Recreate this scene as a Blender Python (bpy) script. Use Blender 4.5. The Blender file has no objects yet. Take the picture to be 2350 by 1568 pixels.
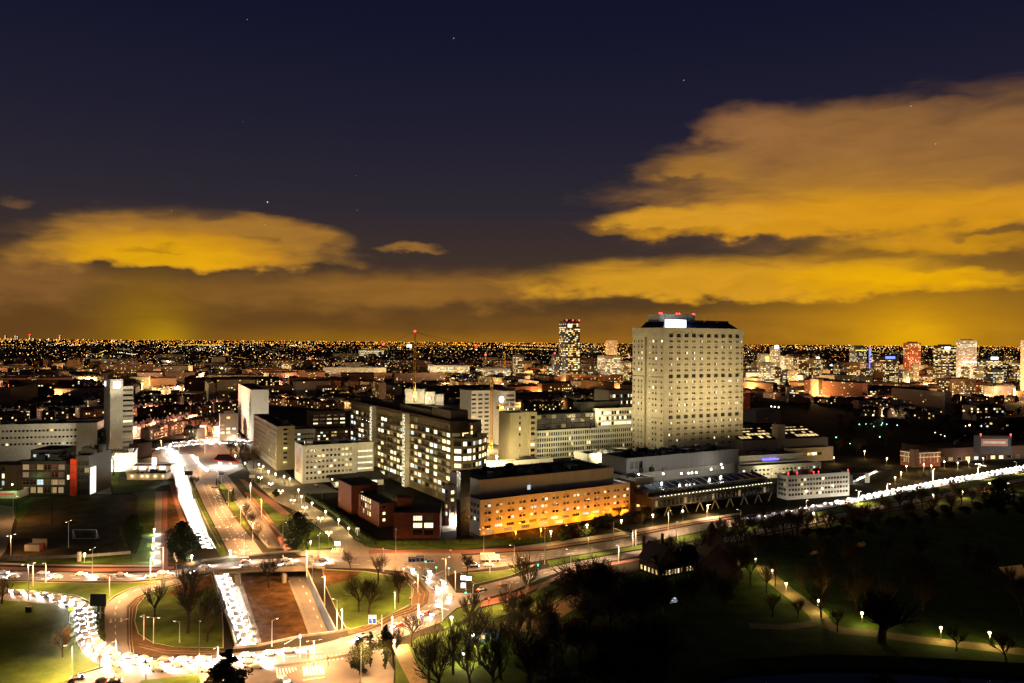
import bpy, math, random
from mathutils import Vector, Matrix
from mathutils.geometry import tessellate_polygon

R = math.radians
random.seed(11)
S = bpy.context.scene
COL = S.collection

# ------------------------------------------------------------------ camera
CAM_H = 100.0                      # eye height on the observation tower, metres
FPX, CX, CY = 1800.0, 1175.0, 784.0    # focal length / centre in the 2350 px wide survey grid
ROLL = R(0.42)
cam_data = bpy.data.cameras.new('camera')
cam_data.sensor_width = 23.5
cam_data.lens = 18.0
cam_data.clip_start = 1.0
cam_data.clip_end = 120000.0
cam = bpy.data.objects.new('camera', cam_data)
COL.objects.link(cam)
cam.matrix_world = Matrix.Translation((0, 0, CAM_H)) @ Matrix.Rotation(R(90), 4, 'X') @ Matrix.Rotation(ROLL, 4, 'Z')
S.camera = cam
S.render.engine = 'CYCLES'
S.cycles.use_denoising = True
S.cycles.max_bounces = 4
S.cycles.diffuse_bounces = 2
S.cycles.glossy_bounces = 2
S.cycles.transmission_bounces = 2
S.cycles.transparent_max_bounces = 6
S.cycles.caustics_reflective = False
S.cycles.caustics_refractive = False
S.cycles.sample_clamp_indirect = 4.0
S.cycles.use_light_tree = True
S.view_settings.view_transform = 'Standard'
S.view_settings.look = 'None'
S.view_settings.exposure = 0.0
S.view_settings.gamma = 1.0
S.view_settings.use_curve_mapping = False


def ray(px, py):
    dx, dy = (px - CX) / FPX, (CY - py) / FPX
    ca, sa = math.cos(ROLL), math.sin(ROLL)
    return dx * ca - dy * sa, dx * sa + dy * ca


def g(px, py, z=0.0):
    """survey point on the level plane z"""
    x, u = ray(px, py)
    t = (CAM_H - z) / -u
    return Vector((x * t, t, z))


def zat(px, py, d):
    """height of a survey point at forward distance d"""
    return CAM_H + ray(px, py)[1] * d


def xat(px, py, d):
    return ray(px, py)[0] * d


# ------------------------------------------------------------------ night sky
W = bpy.data.worlds.new('World')
S.world = W
W.use_nodes = True
nt = W.node_tree
for n in list(nt.nodes):
    nt.nodes.remove(n)


class NB:
    """small node builder"""
    def __init__(self, tree):
        self.t = tree

    def put(self, sock, v):
        if v is None:
            return
        if hasattr(v, 'links') or isinstance(v, bpy.types.NodeSocket):
            self.t.links.new(v, sock)
        else:
            sock.default_value = v

    def m(self, op, a, b=None, c=None, clamp=False):
        n = self.t.nodes.new('ShaderNodeMath')
        n.operation = op
        n.use_clamp = clamp
        for i, v in enumerate((a, b, c)):
            self.put(n.inputs[i], v)
        return n.outputs[0]

    def noise(self, vec, scale, detail=4.0, rough=0.55, dim='3D', w=None):
        n = self.t.nodes.new('ShaderNodeTexNoise')
        n.noise_dimensions = dim
        self.put(n.inputs['Vector'], vec)
        if w is not None:
            self.put(n.inputs['W'], w)
        n.inputs['Scale'].default_value = scale
        n.inputs['Detail'].default_value = detail
        n.inputs['Roughness'].default_value = rough
        return n.outputs['Fac']

    def comb(self, x, y, z):
        n = self.t.nodes.new('ShaderNodeCombineXYZ')
        for i, v in enumerate((x, y, z)):
            self.put(n.inputs[i], v)
        return n.outputs[0]

    def sep(self, v):
        n = self.t.nodes.new('ShaderNodeSeparateXYZ')
        self.put(n.inputs[0], v)
        return n.outputs

    def mix(self, fac, a, b, mode='MIX'):
        n = self.t.nodes.new('ShaderNodeMixRGB')
        n.blend_type = mode
        self.put(n.inputs[0], fac)
        for i, v in ((1, a), (2, b)):
            if isinstance(v, tuple) and len(v) == 3:
                v = (*v, 1.0)
            self.put(n.inputs[i], v)
        return n.outputs[0]

    def ramp(self, fac, stops, mode='LINEAR'):
        n = self.t.nodes.new('ShaderNodeValToRGB')
        n.color_ramp.interpolation = mode
        el = n.color_ramp.elements
        while len(el) > 1:
            el.remove(el[-1])
        for i, (p, c) in enumerate(stops):
            e = el[0] if i == 0 else el.new(p)
            e.position = p
            e.color = (*c, 1.0) if len(c) == 3 else c
        self.put(n.inputs[0], fac)
        return n.outputs[0]

    def sstep(self, v, lo, hi):
        n = self.t.nodes.new('ShaderNodeMapRange')
        n.interpolation_type = 'SMOOTHSTEP'
        self.put(n.inputs[0], v)
        n.inputs[1].default_value = lo
        n.inputs[2].default_value = hi
        return n.outputs[0]


def lin(r, gg, b):
    f = lambda c: c / 12.92 if c <= 0.04045 else ((c + 0.055) / 1.055) ** 2.4
    return (f(r / 255), f(gg / 255), f(b / 255))


def azel(px, py):
    x, u = ray(px, py)
    return math.atan(x), math.atan(u * math.cos(math.atan(x)))


N = NB(nt)
tc = nt.nodes.new('ShaderNodeTexCoord')
dirv = tc.outputs['Generated']
sx = N.sep(dirv)
az0 = N.m('ARCTAN2', sx[0], sx[1])
el0 = N.m('ARCSINE', sx[2])
# slow drift of the clouds: stretched noise, used to warp and fray the cloud outlines
nv = N.comb(N.m('MULTIPLY', az0, 1.0), N.m('MULTIPLY', el0, 2.6), 0.0)
n_big = N.noise(nv, 9.0, 3.0, 0.55)
n_mid = N.noise(N.comb(N.m('ADD', az0, 7.3), N.m('MULTIPLY', el0, 2.4), 1.7), 20.0, 3.5, 0.5)
n_fin = N.noise(N.comb(N.m('MULTIPLY', az0, .38), N.m('MULTIPLY', N.m('ADD', el0, N.m('MULTIPLY', n_big, .05)), 2.6), 4.1), 30.0, 4.0, 0.5)
az = N.m('ADD', az0, N.m('MULTIPLY', N.m('SUBTRACT', n_big, 0.5), 0.10))
el = N.m('ADD', el0, N.m('MULTIPLY', N.m('SUBTRACT', n_mid, 0.5), 0.036))
fray = N.m('ADD', N.m('MULTIPLY', N.m('SUBTRACT', n_mid, 0.5), 0.85), N.m('MULTIPLY', N.m('SUBTRACT', n_fin, 0.5), 0.55))

# clear night gradient by elevation (0 .. ~26 degrees in the picture, darker to the zenith)
elf = N.m('DIVIDE', el0, 1.5708)
col = N.ramp(elf, [(0.0, lin(94, 62, 28)), (0.022, lin(86, 60, 30)), (0.055, lin(66, 50, 40)), (0.105, lin(45, 40, 48)),
                   (0.17, lin(31, 30, 47)), (0.24, lin(20, 21, 42)), (0.32, lin(14, 16, 38)), (0.6, lin(11, 13, 32)), (1.0, lin(8, 10, 27))])


def blob(col, cx, cy, rx, up, dn, c, opac=1.0, soft=0.6, fr=1.0):
    """one bank of cloud: an ellipse on the sky, flat below (dn) and heaped above (up), frayed by noise"""
    a, e = azel(cx, cy)
    k = 1 / FPX
    da = N.m('DIVIDE', N.m('SUBTRACT', az, a), rx * k)
    de = N.m('SUBTRACT', el, e)
    du = N.m('DIVIDE', N.m('MAXIMUM', de, 0.0), up * k)
    dd = N.m('DIVIDE', N.m('MINIMUM', de, 0.0), dn * k)
    r2 = N.m('ADD', N.m('MULTIPLY', da, da), N.m('ADD', N.m('MULTIPLY', du, du), N.m('MULTIPLY', dd, dd)))
    r = N.m('SQRT', r2)
    v = N.m('ADD', N.m('SUBTRACT', 1.0, r), N.m('MULTIPLY', fray, 0.55 * fr))
    mask = N.m('MULTIPLY', N.sstep(v, 0.0, soft), opac)
    return N.mix(mask, col, c)


def glow(col, cx, cy, rx, ry, c, s=1.0):
    """light dome of a far district: gaussian, added"""
    a, e = azel(cx, cy)
    k = 1 / FPX
    da = N.m('DIVIDE', N.m('SUBTRACT', az0, a), rx * k)
    de = N.m('DIVIDE', N.m('SUBTRACT', el0, e), ry * k)
    r2 = N.m('ADD', N.m('MULTIPLY', da, da), N.m('MULTIPLY', de, de))
    gs = N.m('MULTIPLY', N.m('EXPONENT', N.m('MULTIPLY', r2, -1.0)), s)
    return N.mix(gs, col, c)


BR = lin(146, 98, 38)       # dull brown veil
DU = lin(148, 102, 54)       # dull high cloud
OR = lin(206, 140, 26)      # lit cloud
YE = lin(228, 166, 14)      # brightest lit cloud
SKYC = lin(66, 50, 46)
# low veil all along the horizon
col = blob(col, 480, 690, 900, 95, 120, lin(118, 78, 32), .62, .9, .5)
col = blob(col, 760, 668, 560, 52, 70, lin(142, 98, 40), .55, .8, .8)
col = blob(col, 60, 640, 190, 62, 70, lin(138, 94, 46), .72, .8, 1.0)
col = blob(col, 1040, 672, 520, 66, 44, lin(150, 102, 40), .75, .9, .8)
# left bank
col = blob(col, 450, 592, 395, 116, 30, lin(160, 112, 44), .92, .6, 1.1)
for x_, y_, r_ in ((205, 530, 90), (335, 520, 120), (470, 528, 110), (600, 522, 130), (715, 545, 110), (120, 578, 110)):
    col = blob(col, x_, y_, r_, 34, 44, lin(164, 114, 44), .85, .7, .8)
col = blob(col, 420, 597, 320, 82, 24, OR, .92, .7, .7)
col = blob(col, 370, 596, 270, 74, 22, YE, .9, .8, .6)
col = blob(col, 350, 575, 70, 9, 9, lin(150, 106, 22), .55, .9, .5)
col = blob(col, 950, 572, 90, 17, 14, lin(156, 108, 48), .85, .7, .8)
col = blob(col, 20, 462, 55, 14, 14, lin(110, 78, 54), .75, .9, .9)
# high right bank, dull on top, lit underneath
col = blob(col, 2330, 430, 900, 225, 120, DU, .95, .55, .95)
col = blob(col, 1900, 330, 330, 98, 90, DU, .92, .6, .95)
col = blob(col, 1720, 290, 150, 58, 60, lin(152, 104, 58), .8, .7, .9)
col = blob(col, 1600, 395, 170, 50, 30, lin(168, 116, 46), .8, .7, 1.0)
col = blob(col, 1900, 480, 470, 130, 70, lin(176, 122, 40), .75, .8, .8)
col = blob(col, 1970, 512, 660, 84, 34, lin(212, 146, 26), .95, .6, .8)
col = blob(col, 2200, 560, 360, 70, 40, lin(205, 142, 18), .8, .8, .9)
col = blob(col, 1580, 506, 250, 38, 22, lin(212, 150, 38), .9, .5, .8)
# gaps of dark sky through it
col = blob(col, 1640, 556, 300, 15, 15, SKYC, .8, .8, .7)
col = blob(col, 1560, 412, 130, 12, 14, SKYC, .6, .8, .8)
# lower right bank
col = blob(col, 1700, 660, 640, 84, 34, lin(212, 150, 34), .95, .6, 1.0)
col = blob(col, 1450, 655, 270, 60, 26, lin(208, 148, 34), .8, .8, .8)
col = blob(col, 2030, 640, 330, 44, 40, YE, .95, .6, .8)
col = blob(col, 2080, 640, 150, 24, 26, lin(245, 182, 6), .9, .9, .6)
col = blob(col, 2320, 600, 200, 26, 26, lin(84, 60, 40), .92, .6, .8)
col = blob(col, 2330, 528, 120, 12, 12, lin(96, 66, 40), .8, .7, .8)
col = blob(col, 1990, 586, 120, 12, 14, lin(110, 76, 40), .6, .8, .8)
# below: brown air under the banks, and light domes of far districts
col = blob(col, 1800, 745, 1100, 44, 60, lin(136, 90, 32), .75, .9, .4)
col = blob(col, 300, 750, 900, 34, 60, lin(96, 62, 28), .6, .9, .3)
col = glow(col, 2090, 765, 300, 150, lin(214, 150, 6), .62)
col = glow(col, 2090, 790, 90, 60, lin(240, 176, 8), .75)
col = glow(col, 340, 770, 95, 110, lin(150, 112, 12), .75)
col = glow(col, 380, 790, 46, 40, lin(196, 150, 10), .6)
col = glow(col, 1180, 790, 700, 26, lin(186, 124, 20), .5)
col = glow(col, 720, 790, 150, 34, lin(150, 106, 16), .5)
# inner light and shade of the clouds only, none on the clear sky
lm = N.sstep(N.sep(col)[0], .08, .30)
var = N.m('ADD', .72, N.m('ADD', N.m('MULTIPLY', n_fin, .34), N.m('MULTIPLY', n_mid, .24)))
var = N.m('ADD', 1.0, N.m('MULTIPLY', N.m('SUBTRACT', var, 1.0), lm))
col = N.mix(1.0, col, N.comb(var, var, var), 'MULTIPLY')
# stars
vo = nt.nodes.new('ShaderNodeTexVoronoi')
vo.inputs['Scale'].default_value = 34.0
nt.links.new(dirv, vo.inputs['Vector'])
vc = N.sep(vo.outputs['Color'])
sbr = N.m('MULTIPLY', N.m('POWER', vc[0], 3.0), 1.8)
star = N.m('MULTIPLY', N.m('LESS_THAN', vo.outputs['Distance'], 0.027), sbr)
star = N.m('MULTIPLY', star, N.sstep(el0, 0.12, 0.2))
stc = N.mix(star, (0, 0, 0), (0.75, 0.85, 1.0))
bgn = nt.nodes.new('ShaderNodeBackground')
bgn.inputs['Strength'].default_value = 1.0
nt.links.new(N.mix(1.0, col, stc, 'ADD'), bgn.inputs['Color'])
wo = nt.nodes.new('ShaderNodeOutputWorld')
nt.links.new(bgn.outputs[0], wo.inputs['Surface'])
W.cycles.sampling_method = 'MANUAL'
W.cycles.sample_map_resolution = 256

# ------------------------------------------------------------------ materials
MATS = {}


def pbsdf(name, base, rough=0.8, var=0.25, scale=0.5, metal=0.0, spec=0.3, base2=None, bump=0.0, detail=5.0, coord='Object'):
    if name in MATS:
        return MATS[name]
    m = bpy.data.materials.new(name)
    m.use_nodes = True
    t = m.node_tree
    b = t.nodes['Principled BSDF']
    n = NB(t)
    tcn = t.nodes.new('ShaderNodeTexCoord')
    nz = n.noise(tcn.outputs[coord], scale, detail, 0.6)
    lo = tuple(c * (1 - var) for c in base)
    hi = base2 or tuple(min(1, c * (1 + var)) for c in base)
    c = n.ramp(nz, [(0.3, lo), (0.72, hi)])
    n.put(b.inputs['Base Color'], c)
    b.inputs['Roughness'].default_value = rough
    b.inputs['Metallic'].default_value = metal
    b.inputs['Specular IOR Level'].default_value = spec
    if bump:
        bn = t.nodes.new('ShaderNodeBump')
        bn.inputs['Strength'].default_value = bump
        bn.inputs['Distance'].default_value = 0.2
        n.put(bn.inputs['Height'], n.noise(tcn.outputs[coord], scale * 6, 4, 0.6))
        n.put(b.inputs['Normal'], bn.outputs[0])
    MATS[name] = m
    return m


def panel_mat(name, base, pw=1.8, ph=1.2, var=0.12, rough=0.75):
    """cladding: faint per-panel tint, rain streaks; coordinates run along the wall (Object space)"""
    if name in MATS:
        return MATS[name]
    m = bpy.data.materials.new(name)
    m.use_nodes = True
    t = m.node_tree
    b = t.nodes['Principled BSDF']
    n = NB(t)
    tcn = t.nodes.new('ShaderNodeTexCoord')
    s = n.sep(tcn.outputs['Object'])
    geo = t.nodes.new('ShaderNodeNewGeometry')
    gs = n.sep(geo.outputs['True Normal'])
    along = n.m('SUBTRACT', n.m('MULTIPLY', s[1], gs[0]), n.m('MULTIPLY', s[0], gs[1]))
    cu = n.m('FLOOR', n.m('DIVIDE', along, pw))
    cv = n.m('FLOOR', n.m('DIVIDE', s[2], ph))
    wn = t.nodes.new('ShaderNodeTexWhiteNoise')
    n.put(wn.inputs['Vector'], n.comb(cu, cv, 0.0))
    fu = n.m('ABSOLUTE', n.m('SUBTRACT', n.m('FRACT', n.m('DIVIDE', along, pw)), 0.5))
    fv = n.m('ABSOLUTE', n.m('SUBTRACT', n.m('FRACT', n.m('DIVIDE', s[2], ph)), 0.5))
    joint = n.m('MAXIMUM', n.m('GREATER_THAN', fu, 0.5 - 0.03 / pw), n.m('GREATER_THAN', fv, 0.5 - 0.03 / ph))
    streak = n.noise(n.comb(n.m('MULTIPLY', along, 1.2), n.m('MULTIPLY', s[2], 0.09), 0.0), 1.0, 4, 0.6)
    val = n.m('MULTIPLY', n.m('ADD', 1 - var, n.m('MULTIPLY', wn.outputs['Value'], var)),
              n.m('ADD', 0.78, n.m('MULTIPLY', streak, 0.40)))
    val = n.m('MULTIPLY', val, n.m('SUBTRACT', 1.0, n.m('MULTIPLY', joint, 0.35)))
    c = n.mix(1.0, base, n.comb(val, val, val), 'MULTIPLY')
    n.put(b.inputs['Base Color'], c)
    b.inputs['Roughness'].default_value = rough
    b.inputs['Specular IOR Level'].default_value = 0.25
    MATS[name] = m
    return m


def brick_mat(name, base, mortar=(0.25, 0.22, 0.18)):
    if name in MATS:
        return MATS[name]
    m = pbsdf(name, base, 0.85, 0.3, 0.7, base2=tuple(min(1, c * 1.35) for c in base), bump=0.2)
    return m


def emit(name, color, strength=1.0, sample=False, noise=0.0):
    if name in MATS:
        return MATS[name]
    m = bpy.data.materials.new(name)
    m.use_nodes = True
    t = m.node_tree
    b = t.nodes['Principled BSDF']
    b.inputs['Base Color'].default_value = (0.05, 0.05, 0.05, 1)
    b.inputs['Emission Color'].default_value = (*color, 1)
    b.inputs['Emission Strength'].default_value = strength
    if noise:
        n = NB(t)
        tcn = t.nodes.new('ShaderNodeTexCoord')
        nz = n.noise(tcn.outputs['Object'], 0.45, 3, 0.6)
        n.put(b.inputs['Emission Strength'], n.m('MULTIPLY', n.m('ADD', 1 - noise, n.m('MULTIPLY', nz, 2 * noise)), strength))
    m.cycles.emission_sampling = 'AUTO' if sample else 'NONE'
    MATS[name] = m
    return m


def window_lit(name, color, strength, spread=0.5):
    """a lit room behind glass: ceiling lights, blinds and furniture differ from pane to pane"""
    if name in MATS:
        return MATS[name]
    m = bpy.data.materials.new(name)
    m.use_nodes = True
    t = m.node_tree
    b = t.nodes['Principled BSDF']
    n = NB(t)
    b.inputs['Base Color'].default_value = (0.03, 0.03, 0.03, 1)
    b.inputs['Roughness'].default_value = 0.15
    oi = t.nodes.new('ShaderNodeObjectInfo')
    tcn = t.nodes.new('ShaderNodeTexCoord')
    s = n.sep(tcn.outputs['Object'])
    nz = n.noise(tcn.outputs['Object'], 0.9, 2, 0.5, '4D', n.m('MULTIPLY', oi.outputs['Random'], 60.0))
    zz = n.m('FRACT', n.m('ADD', oi.outputs['Random'], n.m('MULTIPLY', nz, 0.7)))
    st = n.m('MULTIPLY', n.m('ADD', 1 - spread, n.m('MULTIPLY', zz, 2 * spread)), strength)
    c = n.mix(oi.outputs['Random'], color, tuple(min(1.0, x * y) for x, y in zip(color, (1.0, 1.08, 1.5))))
    n.put(b.inputs['Emission Color'], c)
    n.put(b.inputs['Emission Strength'], st)
    m.cycles.emission_sampling = 'NONE'
    MATS[name] = m
    return m


M_ASPH = pbsdf('asphalt', (0.135, 0.122, 0.112), 0.75, 0.18, 0.25, spec=0.4, bump=0.1)
M_RED = pbsdf('red_asphalt', (0.17, 0.068, 0.05), 0.85, 0.2, 0.3)
M_PAVE = pbsdf('paving', (0.20, 0.18, 0.155), 0.85, 0.22, 0.4)
M_GRASS = pbsdf('grass', (0.050, 0.092, 0.012), 0.95, 0.45, 0.12, base2=(0.085, 0.135, 0.02), bump=0.5, spec=0.1)
M_ROUGH = pbsdf('rough_grass', (0.045, 0.045, 0.014), 0.95, 0.6, 0.11, base2=(0.09, 0.066, 0.024), bump=0.6, spec=0.1)
M_HEATH = pbsdf('heath', (0.055, 0.03, 0.010), 0.95, 0.55, 0.2, base2=(0.12, 0.062, 0.02), bump=0.8, spec=0.05)
M_BALLAST = pbsdf('ballast', (0.09, 0.058, 0.03), 0.95, 0.3, 0.6, spec=0.1)
M_SOIL = pbsdf('soil', (0.022, 0.020, 0.013), 0.95, 0.5, 0.02, spec=0.05)
M_KERB = pbsdf('kerbstone', (0.30, 0.27, 0.23), 0.8, 0.15, 0.8)
M_CONC = pbsdf('concrete', (0.26, 0.235, 0.20), 0.8, 0.25, 0.25, bump=0.15)
M_PAINT = pbsdf('road_paint', (0.72, 0.70, 0.66), 0.7, 0.12, 1.5)
M_RAIL = pbsdf('rail_steel', (0.30, 0.26, 0.2), 0.4, 0.1, 2, metal=0.8)
M_PATH = pbsdf('park_path', (0.22, 0.165, 0.085), 0.9, 0.22, 0.4)
M_ROOF = pbsdf('roof_felt', (0.020, 0.018, 0.016), 0.85, 0.6, 0.12, spec=0.2)
M_ROOFG = pbsdf('roof_gravel', (0.055, 0.05, 0.042), 0.9, 0.5, 0.15, spec=0.2)
M_METAL = pbsdf('grey_metal', (0.28, 0.27, 0.25), 0.45, 0.15, 0.8, metal=0.4)
M_POLE = pbsdf('pole_paint', (0.55, 0.53, 0.49), 0.6, 0.1, 1)
M_DARK = pbsdf('dark_metal', (0.025, 0.024, 0.024), 0.5, 0.3, 0.6)
M_GLASS = pbsdf('dark_glass', (0.018, 0.018, 0.016), 0.12, 0.6, 0.5, spec=0.6)
M_BARK = pbsdf('bark', (0.038, 0.028, 0.018), 0.9, 0.3, 1.2, spec=0.1)
M_TWIG = pbsdf('twigs', (0.060, 0.040, 0.020), 0.9, 0.35, 0.8, spec=0.1)
M_LEAF = pbsdf('needles', (0.016, 0.024, 0.007), 0.8, 0.5, 0.5, base2=(0.036, 0.050, 0.012), spec=0.2)
M_HEDGE = pbsdf('hedge_leaves', (0.035, 0.055, 0.012), 0.85, 0.5, 0.6, base2=(0.06, 0.09, 0.018), spec=0.15)
M_WHITE = panel_mat('white_cladding', (0.72, 0.68, 0.56))
M_WHITEB = panel_mat('white_large_panels', (0.74, 0.70, 0.60), 3.6, 3.6, 0.06)
M_CREAM = panel_mat('cream_panels', (0.58, 0.53, 0.43), 3.0, 1.6)
M_BEIGE = panel_mat('beige_concrete', (0.42, 0.35, 0.20), 3.0, 3.4, 0.1)
M_BROWNC = panel_mat('brown_concrete', (0.27, 0.205, 0.115), 2.4, 1.4, 0.25)
M_GREYP = panel_mat('grey_sheet', (0.40, 0.37, 0.34), 1.0, 9.0, 0.1)
M_BRICK = brick_mat('red_brick', (0.16, 0.040, 0.014))
M_DBRICK = brick_mat('dark_brick', (0.055, 0.027, 0.016))
M_REDP = pbsdf('red_panel', (0.45, 0.035, 0.01), 0.55, 0.15, 0.6)
M_ORANGEP = M_CREAM
M_BLUEP = pbsdf('blue_black_panel', (0.010, 0.012, 0.030), 0.25, 0.4, 0.3, spec=0.6)
M_SIGNB = pbsdf('sign_blue', (0.012, 0.055, 0.33), 0.5, 0.1, 1)
M_SIGNW = pbsdf('sign_white', (0.8, 0.8, 0.78), 0.5, 0.05, 1)
M_CRANE = pbsdf('crane_yellow', (0.55, 0.28, 0.02), 0.6, 0.2, 0.5)
M_TILE = pbsdf('roof_tiles', (0.028, 0.017, 0.013), 0.8, 0.4, 0.4)

E_WIN = [window_lit('window_warm', (1.0, 0.66, 0.20), 1.25), window_lit('window_white', (1.0, 0.82, 0.40), 1.8, 0.4),
         window_lit('window_dim', (0.9, 0.62, 0.22), 0.34, 0.7), window_lit('window_cool', (0.75, 0.95, 0.85), 1.1)]
E_LAMP = emit('lamp_glow', (1.0, 0.82, 0.50), 14.0)
E_LAMPW = emit('lamp_white', (1.0, 0.97, 0.92), 16.0)
E_SOD = emit('lamp_sodium', (1.0, 0.40, 0.05), 5.0)
E_HEAD = emit('headlight_glow', (1.0, 0.93, 0.82), 30.0)
E_TAIL = emit('taillight_glow', (1.0, 0.03, 0.015), 3.5)
E_REDL = emit('aircraft_red', (1.0, 0.03, 0.03), 9.0)
E_GREEN = emit('signal_green', (0.05, 1.0, 0.55), 5.0)
E_SIGRED = emit('signal_red', (1.0, 0.08, 0.02), 4.0)
E_WSIGN = emit('sign_lightbox', (0.92, 0.95, 1.0), 3.2)
E_BLUE = emit('neon_blue', (0.10, 0.10, 1.0), 4.0)
E_STAIR = emit('stairwell_light', (1.0, 0.88, 0.55), 0.95, noise=0.45)
E_LOBBY = emit('lobby_light', (1.0, 0.80, 0.46), 1.1, noise=0.6)


# ------------------------------------------------------------------ mesh builder
class MB:
    def __init__(self):
        self.v, self.f, self.mi = [], [], []
        self.k = 0

    def poly(self, pts):
        b = len(self.v)
        self.v.extend([tuple(p) for p in pts])
        self.f.append(tuple(range(b, b + len(pts))))
        self.mi.append(self.k)

    def box(self, x0, x1, y0, y1, z0, z1):
        self.prism([(x0, y0), (x1, y0), (x1, y1), (x0, y1)], z0, z1)

    def obox(self, c, u, w, d, z0, z1):
        """box centred at c (x,y), u = direction of width w, depth d square to it"""
        ux, uy = u
        nx, ny = -uy, ux
        p = [(c[0] + ux * a * w / 2 + nx * b * d / 2, c[1] + uy * a * w / 2 + ny * b * d / 2) for a, b in ((-1, -1), (1, -1), (1, 1), (-1, 1))]
        self.prism(p, z0, z1)

    def prism(self, p, z0, z1, top=True, bottom=True):
        n = len(p)
        b = len(self.v)
        self.v.extend([(q[0], q[1], z0) for q in p])
        self.v.extend([(q[0], q[1], z1) for q in p])
        for i in range(n):
            j = (i + 1) % n
            self.f.append((b + i, b + j, b + n + j, b + n + i))
            self.mi.append(self.k)
        if top:
            self.f.append(tuple(b + n + i for i in range(n)))
            self.mi.append(self.k)
        if bottom:
            self.f.append(tuple(b + n - 1 - i for i in range(n)))
            self.mi.append(self.k)

    def tube(self, a, b_, r0, r1, n=4, cap=False):
        a, b_ = Vector(a), Vector(b_)
        d = b_ - a
        if d.length < 1e-6:
            return
        d.normalize()
        up = Vector((0, 0, 1)) if abs(d.z) < 0.9 else Vector((1, 0, 0))
        s = d.cross(up).normalized()
        t = d.cross(s)
        b = len(self.v)
        for p, r in ((a, r0), (b_, r1)):
            for i in range(n):
                an = 2 * math.pi * i / n
                q = p + s * (math.cos(an) * r) + t * (math.sin(an) * r)
                self.v.append(tuple(q))
        for i in range(n):
            j = (i + 1) % n
            self.f.append((b + i, b + j, b + n + j, b + n + i))
            self.mi.append(self.k)
        if cap:
            self.f.append(tuple(b + n + i for i in range(n)))
            self.f.append(tuple(b + n - 1 - i for i in range(n)))
            self.mi += [self.k, self.k]

    def ball(self, c, r, n=6, squash=1.0):
        b = len(self.v)
        rings = [(-0.75, 0.66), (-0.1, 1.0), (0.6, 0.8)]
        self.v.append((c[0], c[1], c[2] - r * squash))
        for z, k in rings:
            for i in range(n):
                an = 2 * math.pi * i / n
                self.v.append((c[0] + math.cos(an) * r * k, c[1] + math.sin(an) * r * k, c[2] + z * r * squash))
        self.v.append((c[0], c[1], c[2] + r * squash))
        top = b + 1 + 3 * n
        for i in range(n):
            j = (i + 1) % n
            self.f.append((b, b + 1 + j, b + 1 + i)); self.mi.append(self.k)
            for q in range(2):
                o = b + 1 + q * n
                self.f.append((o + i, o + j, o + n + j, o + n + i)); self.mi.append(self.k)
            self.f.append((b + 1 + 2 * n + i, b + 1 + 2 * n + j, top)); self.mi.append(self.k)

    def mesh(self, name, mats, origin=(0, 0, 0)):
        me = bpy.data.meshes.new(name)
        ox, oy, oz = origin
        me.from_pydata([(x - ox, y - oy, z - oz) for x, y, z in self.v], [], self.f)
        mats = mats if isinstance(mats, (list, tuple)) else [mats]
        for m in mats:
            me.materials.append(m)
        if len(mats) > 1:
            me.polygons.foreach_set('material_index', self.mi)
        me.update()
        return me

    def build(self, name, mats, parent=None, world=True, kind=None):
        """one object; with a parent the given coordinates are world (world=True) or the parent's own"""
        org = (0, 0, 0)
        if parent is not None and world:
            org = root_loc(parent)
        o = bpy.data.objects.new(name, self.mesh(name, mats, org))
        COL.objects.link(o)
        if parent is not None:
            o.parent = parent
        if kind:
            o['kind'] = kind
        return o


def root_loc(o):
    p = Vector((0, 0, 0))
    while o is not None:
        p = p + Vector(o.location)
        o = o.parent
    return p


def tag(o, label=None, cat=None, group=None, kind=None):
    if label:
        o['label'] = label
    if cat:
        o['category'] = cat
    if group:
        o['group'] = group
    if kind:
        o['kind'] = kind
    return o


def thing(name, loc, label, cat, group=None, rz=0.0):
    o = bpy.data.objects.new(name, None)
    COL.objects.link(o)
    o.location = loc
    o.rotation_euler = (0, 0, rz)
    o.empty_display_size = 0.2
    return tag(o, label, cat, group)


KIDS = {}


def children(o):
    return [c for c in o.children]


def copy_tree(o, loc=None, rz=None, label=None, parent=None, scale=None):
    c = o.copy()
    COL.objects.link(c)
    if parent is not None:
        c.parent = parent
    if loc is not None:
        c.location = loc
    if rz is not None:
        c.rotation_euler = (0, 0, rz)
    if scale is not None:
        c.scale = (scale, scale, scale) if not isinstance(scale, tuple) else scale
    if label:
        c['label'] = label
    for ch in KIDS.get(o.name) or children(o):
        copy_tree(ch, parent=c)
    return c


ORD = ['first', 'second', 'third', 'fourth', 'fifth', 'sixth', 'seventh', 'eighth', 'ninth', 'tenth', 'eleventh', 'twelfth',
       'thirteenth', 'fourteenth', 'fifteenth', 'sixteenth', 'seventeenth', 'eighteenth', 'nineteenth', 'twentieth']


def nth(i):
    if i < 20:
        return ORD[i]
    k = i + 1
    suf = 'th' if 10 <= k % 100 <= 20 else {1: 'st', 2: 'nd', 3: 'rd'}.get(k % 10, 'th')
    return '%d%s' % (k, suf)


def point_light(parent, loc, color, watts, radius=0.25, spot=None, rot=None, blend=0.6):
    key = (color, watts, radius, spot)
    if key not in LIGHTS:
        d = bpy.data.lights.new('lamp_light', 'SPOT' if spot else 'POINT')
        d.color = color
        d.energy = watts
        d.shadow_soft_size = radius
        if spot:
            d.spot_size = spot
            d.spot_blend = blend
        LIGHTS[key] = d
    o = bpy.data.objects.new('lamp_light', LIGHTS[key])
    COL.objects.link(o)
    o.location = loc
    if rot:
        o.rotation_euler = rot
    if parent:
        o.parent = parent
    return o


LIGHTS = {}


def aim(o, target):
    d = (Vector(target) - Vector(o.location)).normalized()
    o.rotation_euler = d.to_track_quat('-Z', 'Y').to_euler()
    return o

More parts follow.
